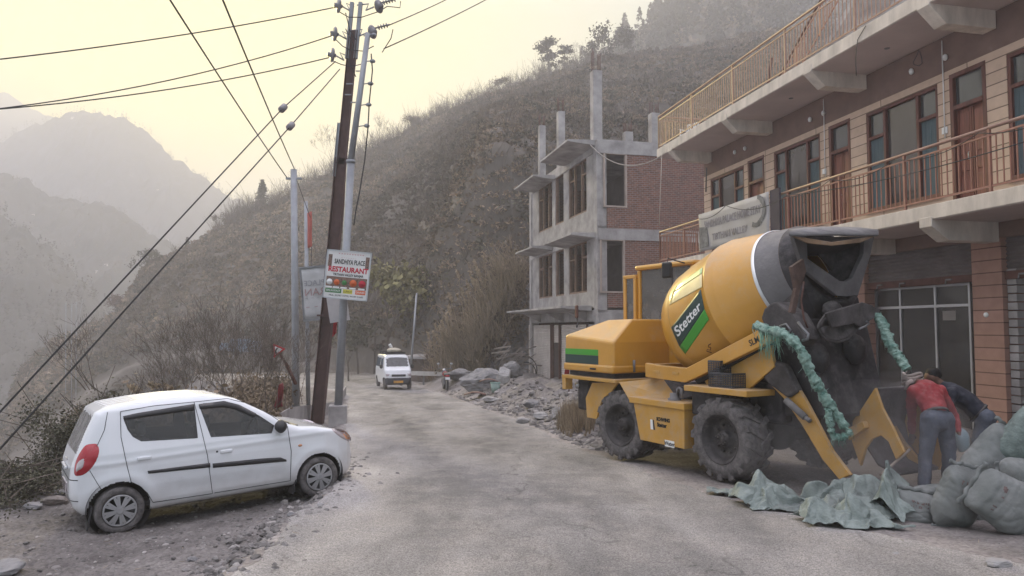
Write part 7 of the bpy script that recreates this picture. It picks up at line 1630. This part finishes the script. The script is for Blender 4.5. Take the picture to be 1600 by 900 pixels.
def sticks(name, A, B, ra, rb, m, tone=1., parent=None):
    A = np.asarray(A, float); B = np.asarray(B, float); n = len(A); d = B - A; d /= np.linalg.norm(d, axis=1)[:, None] + 1e-9; u = np.cross(d, np.where(np.abs(d[:, 2:]) < .9, [[0, 0, 1.]], [[1., 0, 0]])); u /= np.linalg.norm(u, axis=1)[:, None] + 1e-9; v = np.cross(d, u)
    ra = np.broadcast_to(ra, (n,))[:, None]; rb = np.broadcast_to(rb, (n,))[:, None]; V = []
    for (P_, r) in ((A, ra), (B, rb)):
        for k in range(3): V.append(P_ + r * (u * math.cos(k * 2.094) + v * math.sin(k * 2.094)))
    V = np.stack(V, 1).reshape(-1, 3); i = np.arange(n)[:, None] * 6; F = np.concatenate([i + [0, 1, 4, 3], i + [1, 2, 5, 4], i + [2, 0, 3, 5]], 0); return raw(name, V, F, m, np.repeat(np.broadcast_to(tone, (n,)), 6), parent=parent)
def branching(base, h, rg, levels=4, kids=3, spread=.55, r0=.03, lean=(0, 0), up=.25, wob=.2):
    A, B, RA, RB, tips = [], [], [], [], []
    def rec(p, d, L, r, lv):
        k = 3
        for s in range(k):
            d = d + rg.normal(0, wob * .5, 3); d[2] += up * .12; d /= np.linalg.norm(d); q = p + d * L / k; A.append(p); B.append(q); RA.append(r); RB.append(r * .82); r *= .82; p = q
        if lv == 0: tips.append(p); return
        for c in range(kids if lv < levels else kids + 1):
            nd = d + rg.normal(0, spread, 3); nd[2] += up; nd /= np.linalg.norm(nd); rec(p, nd, L * rg.uniform(.55, .85), r * .7, lv - 1)
    d0 = np.array([lean[0], lean[1], 1.]); d0 /= np.linalg.norm(d0); rec(np.array(base, float), d0, h * .36, r0, levels); return np.array(A), np.array(B), np.array(RA), np.array(RB), np.array(tips)
# sample the slopes
def slope_pts(pts, n, wfn, seed):
    rg = np.random.default_rng(seed); m, k = pts.shape[:2]; e1 = pts[1:, :-1] - pts[:-1, :-1]; e2 = pts[:-1, 1:] - pts[:-1, :-1]; ar = np.linalg.norm(np.cross(e1, e2), axis=-1); c = pts[:-1, :-1]; w_ = ar * wfn(c); w_ = (w_ / w_.sum()).ravel(); idx = rg.choice(len(w_), n, p=w_); i, j = np.unravel_index(idx, ar.shape); u, v = rg.random((2, n, 1)); return c[i, j] + e1[i, j] * u + e2[i, j] * v
def cols(c): return 800 + FPX * c[..., 0] / c[..., 1]
def front(c):   # 0 below the road cut or behind the ridge
    f = np.interp(cols(c), pxs, foot); r = np.interp(cols(c), pxs, rid); return ((c[..., 1] > f + 2) & (c[..., 1] < r + 9) & (cols(c) < 1300)).astype(float)
def w_scrub(c):
    nz = fbm(c[..., 0] * .05, c[..., 1] * .05, c[..., 2] * .08, 3); return (front(c) + 1.3 * ((c[..., 1] < np.interp(cols(c), pxs, foot) - 7) & (cols(c) < 560) & (c[..., 2] > -24.5))) * (.9 + np.clip(nz * 2 + .4, 0, 2)) * (110 / np.clip(c[..., 1], 55, 200)) ** .8
def bushes(name, label, P0, per, rad, sz, m, tone=(.6, 1.5), squash=.75, elong=1.6):
    n = len(P0); r = GV.uniform(.5, 1.2, n) * rad * (P0[:, 1] / 110) ** .5; t = GV.uniform(*tone, n) * np.clip(1 + 1.7 * fbm(P0[:, 0] * .045, P0[:, 1] * .045, P0[:, 2] * .07, 4), .35, 1.9); o = GV.normal(size=(n, per, 3)); o /= np.linalg.norm(o, axis=2)[..., None]; o *= GV.random((n, per, 1)) ** .4; o[..., 2] = np.abs(o[..., 2]) * squash
    C = (P0[:, None] + o * r[:, None, None]).reshape(-1, 3); s = np.repeat(sz * (P0[:, 1] / 110) ** .9, per) * GV.uniform(.6, 1.5, n * per); tn = np.repeat(t, per) * GV.uniform(.8, 1.2, n * per); return tag(leaves(name, C, s, tn, m, None, elong), label, name.replace('_', ' '), None, 'stuff')
bushes('scrub', 'dry brown scrub covering the near hillside', slope_pts(hill_pts, 19000, w_scrub, 1), 22, 1.0, .20, m_leafb, elong=2.6)
bushes('dark_scrub', 'darker evergreen scrub in the gullies of the hillside', slope_pts(hill_pts, 2600, lambda c: w_scrub(c) ** 2, 2), 34, 1.4, .25, m_dkleaf, (.8, 1.8), elong=2.2)
bushes('dry_tufts', 'pale dry grass tufts on the hillside', slope_pts(hill_pts, 5000, lambda c: front(c) * np.clip(.6 - 2 * fbm(c[..., 0] * .05, c[..., 1] * .05, c[..., 2] * .08, 3), 0, 2), 3), 9, .7, .38, m_pale, (.33, .65), .5)
bushes('ridge_scrub', 'scrub growing along the ridge line', slope_pts(hill_pts, 900, lambda c: ((np.abs(c[..., 1] - np.interp(cols(c), pxs, rid)) < 5) & (cols(c) < 1250) & (cols(c) > 180)).astype(float), 4), 26, 1.5, .42, m_leafb)
# thin leafless stems on slope and ridge
def stems(name, label, P0, h, m, tone, k=7):
    n = len(P0); H_ = GV.uniform(.5, 1.3, n) * h; A, B, T_, R_ = [], [], [], []
    for j in range(k):
        d = GV.normal(0, .28, (n, 3)); d[:, 2] = 1; L = H_ * GV.uniform(.5, 1, n); q = P0 + d * L[:, None] * .6; A += [P0, q, q]; d2 = d + GV.normal(0, .35, (n, 3)); d3 = d + GV.normal(0, .35, (n, 3)); B += [q, q + d2 * L[:, None] * .4, q + d3 * L[:, None] * .35]; R_ += [.035 * np.ones(n), .022 * np.ones(n), .018 * np.ones(n)]
    A, B = np.concatenate(A), np.concatenate(B); R_ = np.concatenate(R_) * (A[:, 1] / 110); return tag(sticks(name, A, B, R_, R_ * .5, m, GV.uniform(*tone, len(A))), label, name.replace('_', ' '), None, 'stuff')
stems('bare_brush', 'leafless brush standing on the hillside', slope_pts(hill_pts, 1500, w_scrub, 5), 2.6, m_twig, (.7, 1.9))
stems('ridge_brush', 'leafless saplings along the ridge', slope_pts(hill_pts, 520, lambda c: ((np.abs(c[..., 1] - np.interp(cols(c), pxs, rid)) < 3) & (cols(c) < 930) & (cols(c) > 330)).astype(float), 6), 4.6, m_twig, (.8, 1.6), 9)
# forest on the slope behind
def cone_trees(P0, h, per, m, name, label, tone=(.7, 1.5)):
    n = len(P0); H_ = GV.uniform(.6, 1.25, n) * h; t = GV.random((n, per)) ** .8; a = GV.uniform(0, 6.28, (n, per)); rr = (1 - t) ** .8 * .26 * GV.random((n, per)) ** .4 * (1 + .3 * np.sin(t * 26)); C = P0[:, None] + np.stack([rr * np.cos(a) * H_[:, None], rr * np.sin(a) * H_[:, None], (.12 + .88 * t) * H_[:, None]], -1); s = np.repeat(H_ * .085, per) * GV.uniform(.6, 1.3, n * per)
    return tag(leaves(name, C.reshape(-1, 3), s, np.repeat(GV.uniform(*tone, n), per) * GV.uniform(.8, 1.2, n * per), m), label, 'forest', None, 'stuff')
cone_trees(slope_pts(hill2_pts, 1150, lambda c: ((cols(c) < 1500) & (c[..., 1] > 165)).astype(float) * np.clip(.35 + 1.5 * fbm(c[..., 0] * .03, c[..., 1] * .03, 0, 3), 0.03, 2), 7), 8.5, 90, m_dkleaf, 'forest', 'dark trees covering the slope behind the hillside')
bushes('brown_scrub', 'brown undergrowth on the slope behind', slope_pts(hill2_pts, 2600, lambda c: (cols(c) < 1500).astype(float), 8), 16, 1.6, .5, m_leafb, (.7, 1.8))
cone_trees(slope_pts(mt2, 1500, lambda c: ((c[..., 1] > 545) & (c[..., 1] < 598) & (cols(c) < 430)).astype(float), 9), 5.5, 14, m_dkleaf, 'ridge_forest', 'conifers fringing the long hazy mountain')
cone_trees(slope_pts(mt4, 1500, lambda c: (cols(c) < 260).astype(float), 10), 5, 20, m_dkleaf, 'ridge_forest', 'conifers on the dark slope at the left edge')
cone_trees(slope_pts(mt3, 900, lambda c: ((cols(c) < 400) & (cols(c) > -20)).astype(float), 12), 3.5, 12, m_leafb, 'ridge_forest', 'scattered trees on the middle slope')
# village houses on the middle slopes
LOOK = ['tiny pale house with a grey roof, number']
def village(pts, n, seed, sz, where, scv):
    P0 = slope_pts(pts, n, lambda c: ((cols(c) > 20) & (cols(c) < 330) & (c[..., 2] > -2)).astype(float) * np.clip(fbm(c[..., 0] * .05, c[..., 1] * .05, 1, 2) * 4, 0, 2), seed); proto = None
    for p in P0:
        if proto is None:
            proto = thing('village_house', where, 'house', loc=p, group=where); MB().bx(-sz, sz, -sz * .6, sz * .6, -1, sz * .8).build('wall', m_concl, proto); MB().prism([(-sz * .75, sz * .8), (sz * .75, sz * .8), (0, sz * 1.15)], 0, -sz * 1.1, sz * 1.1).build('roof', m_alu, proto)
        else:
            c = copy_tree(proto); c.location = p; s = GV.uniform(.6, 1.2); c.scale = (s, s, s)
village(mt3, 20, 14, .9, 'tiny pale houses scattered over the middle valley slope', 1); village(mt2, 14, 15, 1.0, 'tiny pale houses high on the long hazy mountain', 1)
# individual trees
def tree(name, label, px, py, D, h, kind, seed, m=None, cat='tree', grp=None):
    rg = np.random.default_rng(seed); b = P(px, py, D); o = thing(name, label, cat, loc=b, group=grp)
    if kind == 'pine':
        pts = [b + np.array([.04 * h * math.sin(t * 3 + seed), 0, h * t]) for t in np.linspace(0, .95, 8)]; tr_ = MB().tube(pts, np.linspace(.025 * h, .006 * h, 8), 8); C = []
        for k in range(17):
            t = rg.uniform(.42, 1.0); a = rg.uniform(0, 6.28); L = h * rg.uniform(.06, .22) * (1.15 - abs(t - .72)); s = b + np.array([.04 * h * math.sin(t * 3 + seed), 0, h * t]); e = s + np.array([math.cos(a) * L, math.sin(a) * L, L * .35]); tr_.tube([s, e], [.007 * h, .003 * h], 5)
            cc = e + rg.normal(size=(70, 3)) * np.array([.055, .055, .026]) * h; C.append(cc)
        tr_.build('trunk', m_bark, o, world=True); C = np.vstack(C); leaves('crown', C, .035 * h * rg.uniform(.6, 1.3, len(C)), rg.uniform(.6, 1.5, len(C)), m or m_dkleaf, o)
    elif kind == 'conifer':
        MB().tube([b, b + (0, 0, h * .97)], [.022 * h, .004 * h], 8).build('trunk', m_bark, o, world=True); C = []
        for k in range(16):
            t = .14 + .84 * k / 16; R0 = (1 - t) * .34 * h + .02 * h
            for q in range(7):
                a = rg.uniform(0, 6.28); rr = R0 * rg.uniform(.6, 1.15); u = rg.random((26, 1)); C.append(b + np.array([0, 0, h * t]) + u * np.array([math.cos(a) * rr, math.sin(a) * rr, -.18 * rr]) + rg.normal(size=(26, 3)) * .012 * h)
        C = np.vstack(C); leaves('crown', C, .034 * h * rg.uniform(.6, 1.3, len(C)), rg.uniform(.6, 1.4, len(C)), m or m_dkleaf, o)
    elif kind == 'broad':
        A, B, ra, rb, tips = branching(b, h, rg, 4, 3, .55, .02 * h); sticks('trunk', A, B, ra, rb, m_bark, 1., o); C = np.repeat(tips, 12, 0) + rg.normal(size=(len(tips) * 12, 3)) * .05 * h
        leaves('crown', C, .035 * h * rg.uniform(.5, 1.4, len(C)), np.repeat(rg.uniform(.6, 1.4, len(tips)), 12), m or m_dkleaf, o)
    elif kind == 'bare':
        A, B, ra, rb, tips = branching(b, h, rg, 5, 3, .42, .013 * h, up=.35); n = len(A); k = n // 3
        sticks('trunk', A[:7], B[:7], ra[:7], rb[:7], m_bark, 1., o); sticks('twigs', A[7:], B[7:], np.maximum(ra[7:], .0016 * h), np.maximum(rb[7:], .0011 * h), m_twig, 1.1, o)
    return o
tree('pine_tree', 'tallest slender pine standing on the ridge above the unfinished house', 858, 134, 158, 10.5, 'pine', 2)
tree('pine_tree', 'shorter pine just right of the tallest ridge pine', 884, 122, 158, 7.0, 'pine', 3)
tree('pine_tree', 'small sparse tree between the ridge pines and the dark tree', 907, 112, 158, 5.4, 'bare', 4)
tree('broad_tree', 'dark bushy tree on the ridge beside the column bars', 950, 118, 160, 10.5, 'broad', 5)
tree('conifer_tree', 'small spiky conifer left of the dark bushy ridge tree', 927, 112, 158, 6.6, 'conifer', 6)
tree('broad_tree', 'second dark tree where the two slopes meet', 975, 100, 170, 9, 'broad', 15)
tree('conifer_tree', 'lone conifer on the left end of the ridge against the yellow sky', 409, 330, 147, 6.8, 'conifer', 7)
tree('broad_tree', 'round low tree left of the lone ridge conifer', 352, 366, 142, 3.8, 'broad', 8, m_leafb)
tree('bare_tree', 'pale leafless tree on the ridge left of the power poles', 518, 282, 155, 11.5, 'bare', 9)
tree('bare_tree', 'leafless tree on the ridge right of the power poles', 600, 240, 158, 7, 'bare', 10)
tree('broad_tree', 'thin leafed tree on the skyline in mid ridge', 786, 164, 159, 6, 'broad', 11, m_leafb)
tree('bare_tree', 'leafless bush on the skyline left of the mid ridge tree', 735, 180, 161, 6, 'bare', 12)
tree('broad_tree', 'rounded shrub on the skyline just past the tall poles', 640, 218, 160, 5, 'broad', 13, m_leafb)
tree('broad_tree', 'round tree on top of the spur beside the small pole', 236, 445, 131, 6, 'broad', 14, m_olive)
tree('broad_tree', 'reddish brown bush on the spur above the masts', 182, 514, 127, 5, 'broad', 16, mat('russet_foliage', (.11, .06, .045), .9, bump=0, tone=True))
tree('pine_tree', 'small dark conifer leaning out of the spur side', 292, 406, 136, 4.5, 'conifer', 17)
# trees by the road bend
k_ = 0
for (x, y, D, h, kd, mm, lb) in ((598, 596, 54, 8.6, 'broad', m_yelf, 'yellowish green tree at the bend behind the poles'), (560, 592, 60, 9.5, 'bare', None, 'tall leafless tree behind the signboards'), (632, 592, 56, 7.2, 'broad', m_yelf, 'low yellow green tree behind the van'), (585, 590, 60, 10.2, 'bare', None, 'tall pale leafless tree right of the signboards'), (655, 585, 57, 5.0, 'broad', m_olive, 'small olive tree over the roadside hut'), (545, 600, 50, 4.0, 'broad', m_olive, 'rounded bush between the poles and the van')):
    tree('roadside_tree', lb, x, y, D, h, kd, 30 + k_, mm, 'tree', 'trees at the road bend'); k_ += 1
# bushes beside the car and the poles
def leafy(name, label, px, py, D, w_, h_, n, m, seed, sz=.05, tw=60):
    rg = np.random.default_rng(seed); b = P(px, py, D); o = thing(name, label, 'bush', loc=b); cc = rg.normal(size=(26, 3)) * np.array([w_ * .3, w_ * .22, h_ * .22]) + b + (0, 0, h_ * .5)
    C = cc[rg.integers(0, 26, n)] + rg.normal(size=(n, 3)) * np.array([w_, w_, h_]) * .11; C = C[C[:, 2] > b[2] - .3]; e = b + rg.normal(size=(tw, 3)) * np.array([w_ * .4, w_ * .3, .1]) ; t = b + rg.normal(size=(tw, 3)) * np.array([w_ * .5, w_ * .3, h_ * .2]) + (0, 0, h_ * .8)
    mid = (e + t) / 2 + rg.normal(size=(tw, 3)) * .12; sticks('stems', np.vstack([e, mid]), np.vstack([mid, t]), .012, .006, m_twig, 1., o); leaves('foliage', C, sz * rg.uniform(.5, 1.5, len(C)), rg.uniform(.5, 1.6, len(C)), m, o); return o
leafy('leafy_bush', 'dark leafy bush growing behind the rear of the white car', 150, 752, 12.0, 1.35, 1.45, 16000, m_olive, 40, .026)
leafy('leafy_bush', 'lower leafy bush at the valley edge left of the car', 80, 768, 11.0, 1.6, .42, 8000, m_olive, 41, .026)
leafy('leafy_bush', 'ground hugging bush at the left edge of the verge', 5, 770, 10.2, 1.5, .36, 6000, m_olive, 42, .024)
leafy('leafy_bush', 'bushy growth rising above the roof of the white car', 250, 690, 15.0, 2.6, .85, 8000, m_leafb, 43, .035)
def bare(name, label, px, py, D, h, n, seed, lean=(0, 0), m=None, cat='bush'):
    rg = np.random.default_rng(seed); b = P(px, py, D); o = thing(name, label, cat, loc=b); AA = [branching(b + rg.normal(size=3) * (.25 * h * .5, .2, 0), h * rg.uniform(.7, 1.1), rg, 3, 3, .45, .012, (lean[0] + rg.normal(0, .35), lean[1]), .3) for _ in range(n)]
    A, B, ra, rb = [np.concatenate([a[k] for a in AA]) for k in range(4)]; sticks('twigs', A, B, np.maximum(ra, .0035 * D / 16), np.maximum(rb, .0025 * D / 16), m or m_twig, rg.uniform(.7, 1.7, len(A)), o); return o
for i, (x, y, D, h, l_, ln) in enumerate(((345, 655, 15.5, 2.6, 'bare grey bush above the bonnet end of the roof', (-.2, 0)), (385, 650, 16.5, 2.4, 'bare bush with long stems leaning left', (-.5, 0)), (415, 640, 15.8, 1.7, 'bare bush around the red cloth', (.1, 0)), (300, 650, 16, 2.2, 'bare bush rising behind the middle of the car roof', (0, 0)), (450, 632, 22, 2.4, 'bare bush at the foot of the straight pole', (0, 0)), (395, 618, 21, 2.6, 'pale thorny bush under the warning sign', (.1, 0)), (265, 668, 14.5, 1.6, 'thorny bush behind the rear door of the car', (-.2, 0)), (140, 610, 13, 1.5, 'gnarled bare branch arching left above the leafy bush', (-1.0, 0)), (340, 600, 26, 3.2, 'tall brushwood below the blue lorry', (0, 0)), (430, 600, 26, 3.0, 'tall brushwood behind the straight pole', (0, 0)))):
    bare('bare_bush', l_, x, y, D, h, 9 if D > 14 else 5, 50 + i, ln)
bedge = np.array([(GV.uniform(-9, -3.5) - .35 * (y - 14), y, 0) for y in GV.uniform(13, 44, 5200)]); bedge = bedge[(bedge[:, 0] < road_l(bedge[:, 1]) - 1.2 - .04 * bedge[:, 1])]; bedge[:, 2] = gz(bedge[:, 0], bedge[:, 1])
n = len(bedge)
def undergrowth(name, label, P0, per, r, h, s, m, tone):
    o = GV.normal(size=(len(P0), per, 3)) * (r, r, h); o[..., 2] = np.abs(o[..., 2]); C = (P0[:, None] + o).reshape(-1, 3); return tag(leaves(name, C, s * GV.uniform(.5, 1.5, len(C)), np.repeat(GV.uniform(*tone, len(P0)), per), m), label, 'undergrowth', None, 'stuff')
undergrowth('undergrowth', 'dry undergrowth along the valley edge of the road', bedge, 22, .28, .38, .07, m_leafb, (.8, 2.0))
undergrowth('weeds', 'pale weeds mixed into the valley edge', bedge[::4], 16, .3, .5, .06, m_pale, (.4, .9))
e2 = np.array([(GV.uniform(-11, -5.6), y, 0) for y in GV.uniform(8.2, 15, 1500)]); e2 = e2[e2[:, 0] < drop_x(e2[:, 1]) + .3]; e2[:, 2] = gz(e2[:, 0], e2[:, 1]); e2 = e2[::2]; undergrowth('verge_weeds', 'low green brown weeds at the edge of the drop', e2, 34, .2, .14, .026, m_olive, (.6, 1.6))
# reed plumes over the car roof
for i, (x, y) in enumerate(((207, 612), (213, 607), (238, 606), (245, 603), (256, 609), (266, 606))):
    b = P(x + 4, 660, 15.2); t = P(x, y, 15.2); o = thing('reed_plume', ['leftmost drooping reed plume above the car roof', 'second reed plume from the left above the car roof', 'tallest reed plume above the car roof', 'reed plume just right of the tallest one', 'short reed plume above the rear door', 'rightmost reed plume above the car roof'][i], 'reed', loc=b)
    MB().tube([b, (b + t) / 2 + (.03, 0, 0), t], .006, 5).build('stalk', m_twig, o, world=True); u = GV.random((90, 1)); C = t + u * np.array([-.16 if i % 2 else .16, 0, .05]) + GV.normal(size=(90, 3)) * .022; leaves('plume', C, .035, 1.3, m_pale, o, 2.4)
# tall dry grass on the bank left of the unfinished house
def blades(name, label, P0, k, h, m, tone, plume=0):
    n = len(P0); A, B, C_ = [], [], []
    for j in range(k):
        d = GV.normal(0, .30, (n, 3)); d[:, 2] = 1; d[:, 0] -= .12; L = h * GV.uniform(.5, 1.1, (n, 1)); q = P0 + d * L * .55 + GV.normal(0, .03, (n, 3)); e = q + (d + GV.normal(0, .25, (n, 3)) + (-.15, 0, -.25)) * L * .45; A += [P0, q]; B += [q, e]
        if plume: C_.append(e)
    A, B = np.concatenate(A), np.concatenate(B); r_ = .018 * (A[:, 1] / 44); o = sticks(name, A, B, r_, r_ * .5, m, GV.uniform(*tone, len(A))); tag(o, label, 'dry grass', None, 'stuff'); return np.concatenate(C_) if plume else None
def gb(pts, n, D0, D1, jx=8, jy=8):
    q = []; 
    for _ in range(n):
        a = pts[GV.integers(0, len(pts))]; q.append(P(a[0] + GV.normal(0, jx), a[1] + GV.normal(0, jy), GV.uniform(D0, D1)))
    return np.array(q)
path = [(700, 590), (712, 575), (725, 570), (735, 552), (745, 545), (752, 530), (762, 520), (765, 500), (775, 490), (785, 470), (790, 455), (800, 440), (745, 580), (730, 590), (720, 555)]
tp_ = blades('tall_grass', 'tall dry grass hanging over the rocky bank', gb(path, 620, 43, 47, 10, 12), 9, 1.7, m_pale, (.55, 1.1))
pl_ = gb([(715, 520), (728, 505), (738, 490), (750, 470), (700, 545), (690, 560), (760, 455)], 50, 43, 45, 8, 10); e = pl_ + GV.normal(0, .25, pl_.shape) + (-.25, 0, 1.1)
tag(sticks('plume_grass', pl_ - (0, 0, .8), e, .02, .012, m_pale, 1.), 'stalks of plume grass on the rocky bank', 'dry grass', None, 'stuff'); C = np.repeat(e, 60, 0) + GV.random((len(e) * 60, 1)) * (-.12, 0, .42) + GV.normal(0, .035, (len(e) * 60, 3)); tag(leaves('plume_heads', C, .07, GV.uniform(.9, 1.5, len(C)), m_pale, None, 2.2), 'pale feathery heads of the plume grass', 'dry grass', None, 'stuff')
undergrowth('bank_brush', 'grey brown brush on the rocky bank', gb(path + [(780, 520), (770, 540), (800, 500), (805, 470), (790, 500)], 700, 44, 49, 18, 26), 24, .4, .45, .12, m_leafb, (.6, 1.7))
blades('bank_grass', 'brown grass clumps on the rocky bank', gb(path + [(780, 520), (800, 500)], 420, 44, 48, 16, 24), 8, 1.0, m_leafb, (1.0, 2.4))
# dry tuft at the front of the rubble
tu = np.array([onground(a, b) for a, b in zip(GV.normal(900, 13, 160), GV.normal(668, 7, 160))]); tu[:, 2] += .02
t_o = thing('grass_tuft', 'dry grass tuft at the road side just left of the mixer wheel', 'grass tuft', loc=tu.mean(0)); A = np.repeat(tu, 12, 0); d = GV.normal(0, .07, A.shape); d[:, 2] = GV.uniform(.12, .55, len(A)); sticks('blades', A, A + d, .006, .002, m_pale, GV.uniform(.5, 1.1, len(A)), t_o)
rk = thing('rocky_bank', 'dark rock face under the tall dry grass beside the unfinished house', 'rock face', loc=P(770, 600, 45)); q = np.array([[P(735 + 95 * i / 40 + 10 * math.sin(j * .3) * 0, 0, 46)[0] for i in range(41)] for j in range(41)])
A = []
for j in range(41):
    v = j / 40; row = []
    for i in range(41):
        u = i / 40; px = 715 + 130 * u; pt_ = 585 - 150 * u ** .8 - 10; py = 615 + (pt_ - 615) * v; p = P(px, py, 44.2 + 3.5 * v); n_ = fbm(p[0] * .8, p[2] * .8, 3., 4); row.append(p + (0, -.9 * abs(float(n_)) * 1.6, 0))
    A.append(row)
MB().grid(np.array(A)).build('face', m_rk[0], rk, world=True, solid=.4)
# ------------------------------------------------------------------ last small things seen in the photograph
for (x, y, w_, h_, k, l_) in ((1215, 838, 5, 3, 0, 'single small pebble on the asphalt below the tarpaulin'), (625, 783, 5, 3, 0, 'small dark stone on the road near the bonnet of the car'), (1000, 882, 9, 4, 2, 'dark clod on the asphalt at the bottom of the picture'), (455, 806, 14, 7, 0, 'stone stuck in the broken asphalt edge'), (500, 758 + 34, 12, 6, 1, 'pale stone by the front wheel of the white car'), (300, 878, 16, 8, 0, 'low grey stone in the dirt at the bottom left'), (1400, 868, 12, 5, 1, 'pale chip of stone in the yard dust'), (1290, 850, 8, 4, 0, 'small stone at the yard edge of the road')):
    rock(x, y, w_, h_, l_, k, 60 + x % 17)
# bits of straw and leaf litter
rg = np.random.default_rng(9); n = 900; y = 5 * 5 ** rg.random(n); x = rg.uniform(-.85, .85, n) * y; k = (x > road_r(y) - .3) | (x < road_l(y) + .2); x, y = x[k], y[k]; A = np.stack([x, y, gz(x, y) + .012], 1); B = A + rg.normal(0, .035, A.shape) * (1, 1, .15)
tag(sticks('litter', A, B, .0025, .0015, m_pale, rg.uniform(.4, 1.2, len(A))), 'straw and twigs littering the dust', 'litter', None, 'stuff')
# wires and boxes on the guest house wall, drain pipe
MB().tube([HF.hit(1104, 262, 1, .02), HF.hit(1103, 300, 1, .02)], .02, 6).build('cable', m_wire, hotel)
x_ = hs_(1478, 200); MB().tube([(x_, WALL + .03, F2 - .1), (x_, WALL + .03, F1T + 1.6)], .012, 6).build('conduit', m_white, hotel)
x_ = hs_(1290, 230); MB().tube([(x_, WALL + .03, F2 - .1), (x_, WALL + .03, F1T + 1.6)], .012, 6).build('conduit', m_white, hotel)
# festoon of string lights draped along the railing
pts = []
for i in range(12):
    a, b = S0 + i * 1.95, S0 + (i + 1) * 1.95
    if b > L1 - .1: break
    pts += sag((a, .0, F1T + 1.03), (b, .0, F1T + 1.03), .16, 9)
MB().tube(np.array(pts), .008, 4).build('string_lights', m_wire, hotel)
